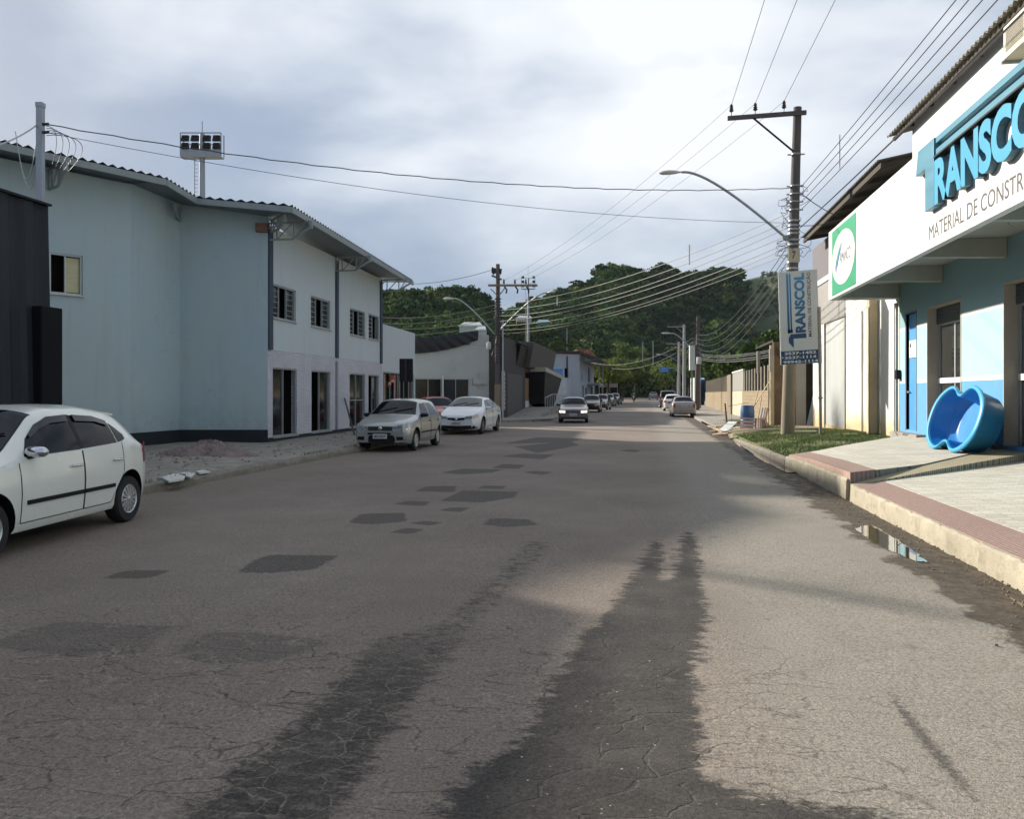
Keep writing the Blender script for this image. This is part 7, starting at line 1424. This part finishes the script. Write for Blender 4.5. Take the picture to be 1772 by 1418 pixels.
# trees one can tell apart
def tree(name, px, d, h, cr, base, lab, group=None, n=1500, z0=None, leaf=.10, spread=1.0, tr=.16):
    b = CWp(px, d); b.z = (zroad(b.y) if z0 is None else z0)-.1; t = thing(name, lab, 'tree', b, group); mb = MB(); th = h-cr*1.0
    pts = [b+Vector((.10*math.sin(i*1.3+px), .08*math.cos(i*1.1+px), th*i/5)) for i in range(6)]; mb.tube(pts, [tr*(1.2-.11*i) for i in range(6)], 9); top = pts[-1]
    for k in range(7):
        a = k*2.4+px; e_ = top+Vector((math.cos(a)*cr*.7, math.sin(a)*cr*.7, cr*(.1+.5*(k % 3)/2))); mid = pts[3+k % 3].lerp(e_, .5)+Vector((0, 0, .15)); mb.tube([pts[3+k % 3], mid, e_], [tr*.5, tr*.33, tr*.12], 6)
    mb.build('trunk', M_BARK, t, smooth=True)
    g = crown_proto(int(px)+int(d), n, 24, leaf=leaf)*np.array([cr*spread, cr*spread, cr*.95])+np.array([b.x, b.y, b.z+h-cr*.85]); tn = np.array(base)[None, :]*rng.uniform(.6, 1.5, (len(g), 1))
    cards_object('crown', g, tn, M_LEAF, t, tuple(b)); return t
LG, MG, DG = (.15, .185, .040), (.09, .125, .030), (.048, .078, .024)
for i, (px, d, h, cr, b, lab) in enumerate([
  (1052, 125, 6.6, 3.0, LG, 'bright yellow green tree behind the canopy shed far left'), (1078, 130, 6.9, 3.1, MG, 'leafy tree right of the canopy shed, above the motorcyclist'),
  (1066, 150, 9.0, 3.6, MG, 'taller tree behind the bright one beyond the canopy shed'), (1098, 160, 7.6, 3.6, DG, 'dark round tree left of the distant grey car'), (1118, 185, 9.0, 4.6, MG, 'broad tree straight behind the distant grey car'),
  (1146, 175, 7.8, 4.2, LG, 'yellow green tree below the blue direction sign'), (1165, 160, 7.0, 3.6, MG, 'bushy tree left of the pale utility poles'), (1192, 150, 7.2, 3.3, DG, 'dark tree between the pale poles and the dark pole'),
  (1232, 120, 7.0, 3.4, DG, 'dark tree at the far end of the block wall'), (1256, 105, 6.9, 3.2, DG, 'dark tree behind the middle of the block wall'), (1282, 92, 6.3, 3.0, MG, 'mid green tree behind the cream panel gate'), (1310, 80, 6.2, 2.8, DG, 'dark tree behind the barrel end of the block wall'),
  (1340, 75, 7.5, 3.2, DG, 'dark tree behind the brown outbuilding'), (1030, 200, 14, 5.5, DG, 'large dark tree on the lower slope above the white building roof'), (985, 190, 13, 5.0, MG, 'large tree on the lower slope left of the white building roof'), (1075, 215, 15, 6.0, MG, 'spreading tree on the lower slope behind the canopy shed')]):
    tree('tree', px, d, h, cr, b, lab, 'trees at the foot of the hills', n=1500 if d < 140 else 1100, leaf=.085)
# slope path, poles and houses among the trees
def far_house(px, py0, py1, pxw, d, col, lab, roofc=(.45, .47, .48), storeys=1):
    a = W(px-pxw/2, py1, d); b = W(px+pxw/2, py0, d); w_ = (b-a).to_2d().length; t = thing('hill_house', lab, 'house', (a.x+w_/2, a.y, a.z)); m = mat('house_%d' % px, col, .8)
    mb = MB(); mb.box(((a.x+b.x)/2, a.y+1.5, (a.z+b.z)/2-.2), (w_, 3.4, (b.z-a.z)+.4), YAW); mb.build('wall', m, t); c_ = Vector(((a.x+b.x)/2, a.y+1.5, b.z-.15)); u_ = Vector((CA, SA, 0)); v_ = Vector((-SA, CA, 0))
    mb = MB(); mb.add([c_-u_*w_*.56-v_*2, c_+u_*w_*.56-v_*2, c_+u_*w_*.56+v_*2, c_-u_*w_*.56+v_*2, c_-u_*w_*.3+Vector((0, 0, .7)), c_+u_*w_*.4+Vector((0, 0, .7))], [(0, 1, 5, 4), (2, 3, 4, 5), (1, 2, 5), (3, 0, 4), (0, 1, 2, 3)]); mb.build('roof', mat('roof_%d' % px, roofc, .7), t)
    for k in range(3): mb = MB(); q = a+u_*w_*(.2+.3*k)-v_*.25; mb.box((q.x, q.y, (a.z+b.z)/2), (w_*.13, .1, (b.z-a.z)*.3), YAW); mb.build('window', M_GLASS, t)
far_house(812, 563, 590, 38, 118, (.42, .50, .46), 'pale green house with white roof peeping over the tarpaulin'); far_house(829, 570, 588, 18, 112, (.50, .54, .54), 'small white house beside the pale green one above the tarpaulin')
far_house(938, 557, 575, 22, 175, (.10, .26, .26), 'teal walled house on the slope right of the distant floodlight mast', (.2, .3, .3)); far_house(905, 550, 557, 26, 178, (.5, .48, .42), 'cream house roof on the slope left of the distant floodlight mast')
for px, ya, yb, lab in ((981, 568, 582, 'left pale post on the lower slope'), (1112, 592, 606, 'pale post on the slope above the far trees, left one'), (1130, 590, 607, 'pale post on the slope above the far trees, right one')):
    a, b = W(px, yb+25, 178), W(px, ya, 178); mb = MB(); mb.tube([a, b], .13, 6); o = mb.build('concrete_post', MATS['pale_pole']); tag(o, lab, 'post', 'posts on the lower slope')
p = W(1008, 612, 150); heap('red_earth', (p.x, p.y, p.z-2.2), 5, 4, 3.0, mat('red_earth', (.22, .085, .045), .95, var=.3, scale=1.2), 'bare red earth cut above the white building', 20, kind='stuff')
# ================================================================ light haze in the valley air
mb = MB(); mb.span((-420, -40, -2.0), (420, 560, 110)); 
hz = bpy.data.materials.new('valley_haze'); hz.use_nodes = True; t_ = hz.node_tree; t_.nodes.clear(); pv = t_.nodes.new('ShaderNodeVolumePrincipled'); pv.inputs['Density'].default_value = 0.00007; pv.inputs['Color'].default_value = (.80, .88, 1.0, 1); pv.inputs['Anisotropy'].default_value = 0.1
ou = t_.nodes.new('ShaderNodeOutputMaterial'); t_.links.new(pv.outputs[0], ou.inputs['Volume']); o = mb.build('haze', hz, loc=(0, 0, 0)); tag(o, kind='stuff')
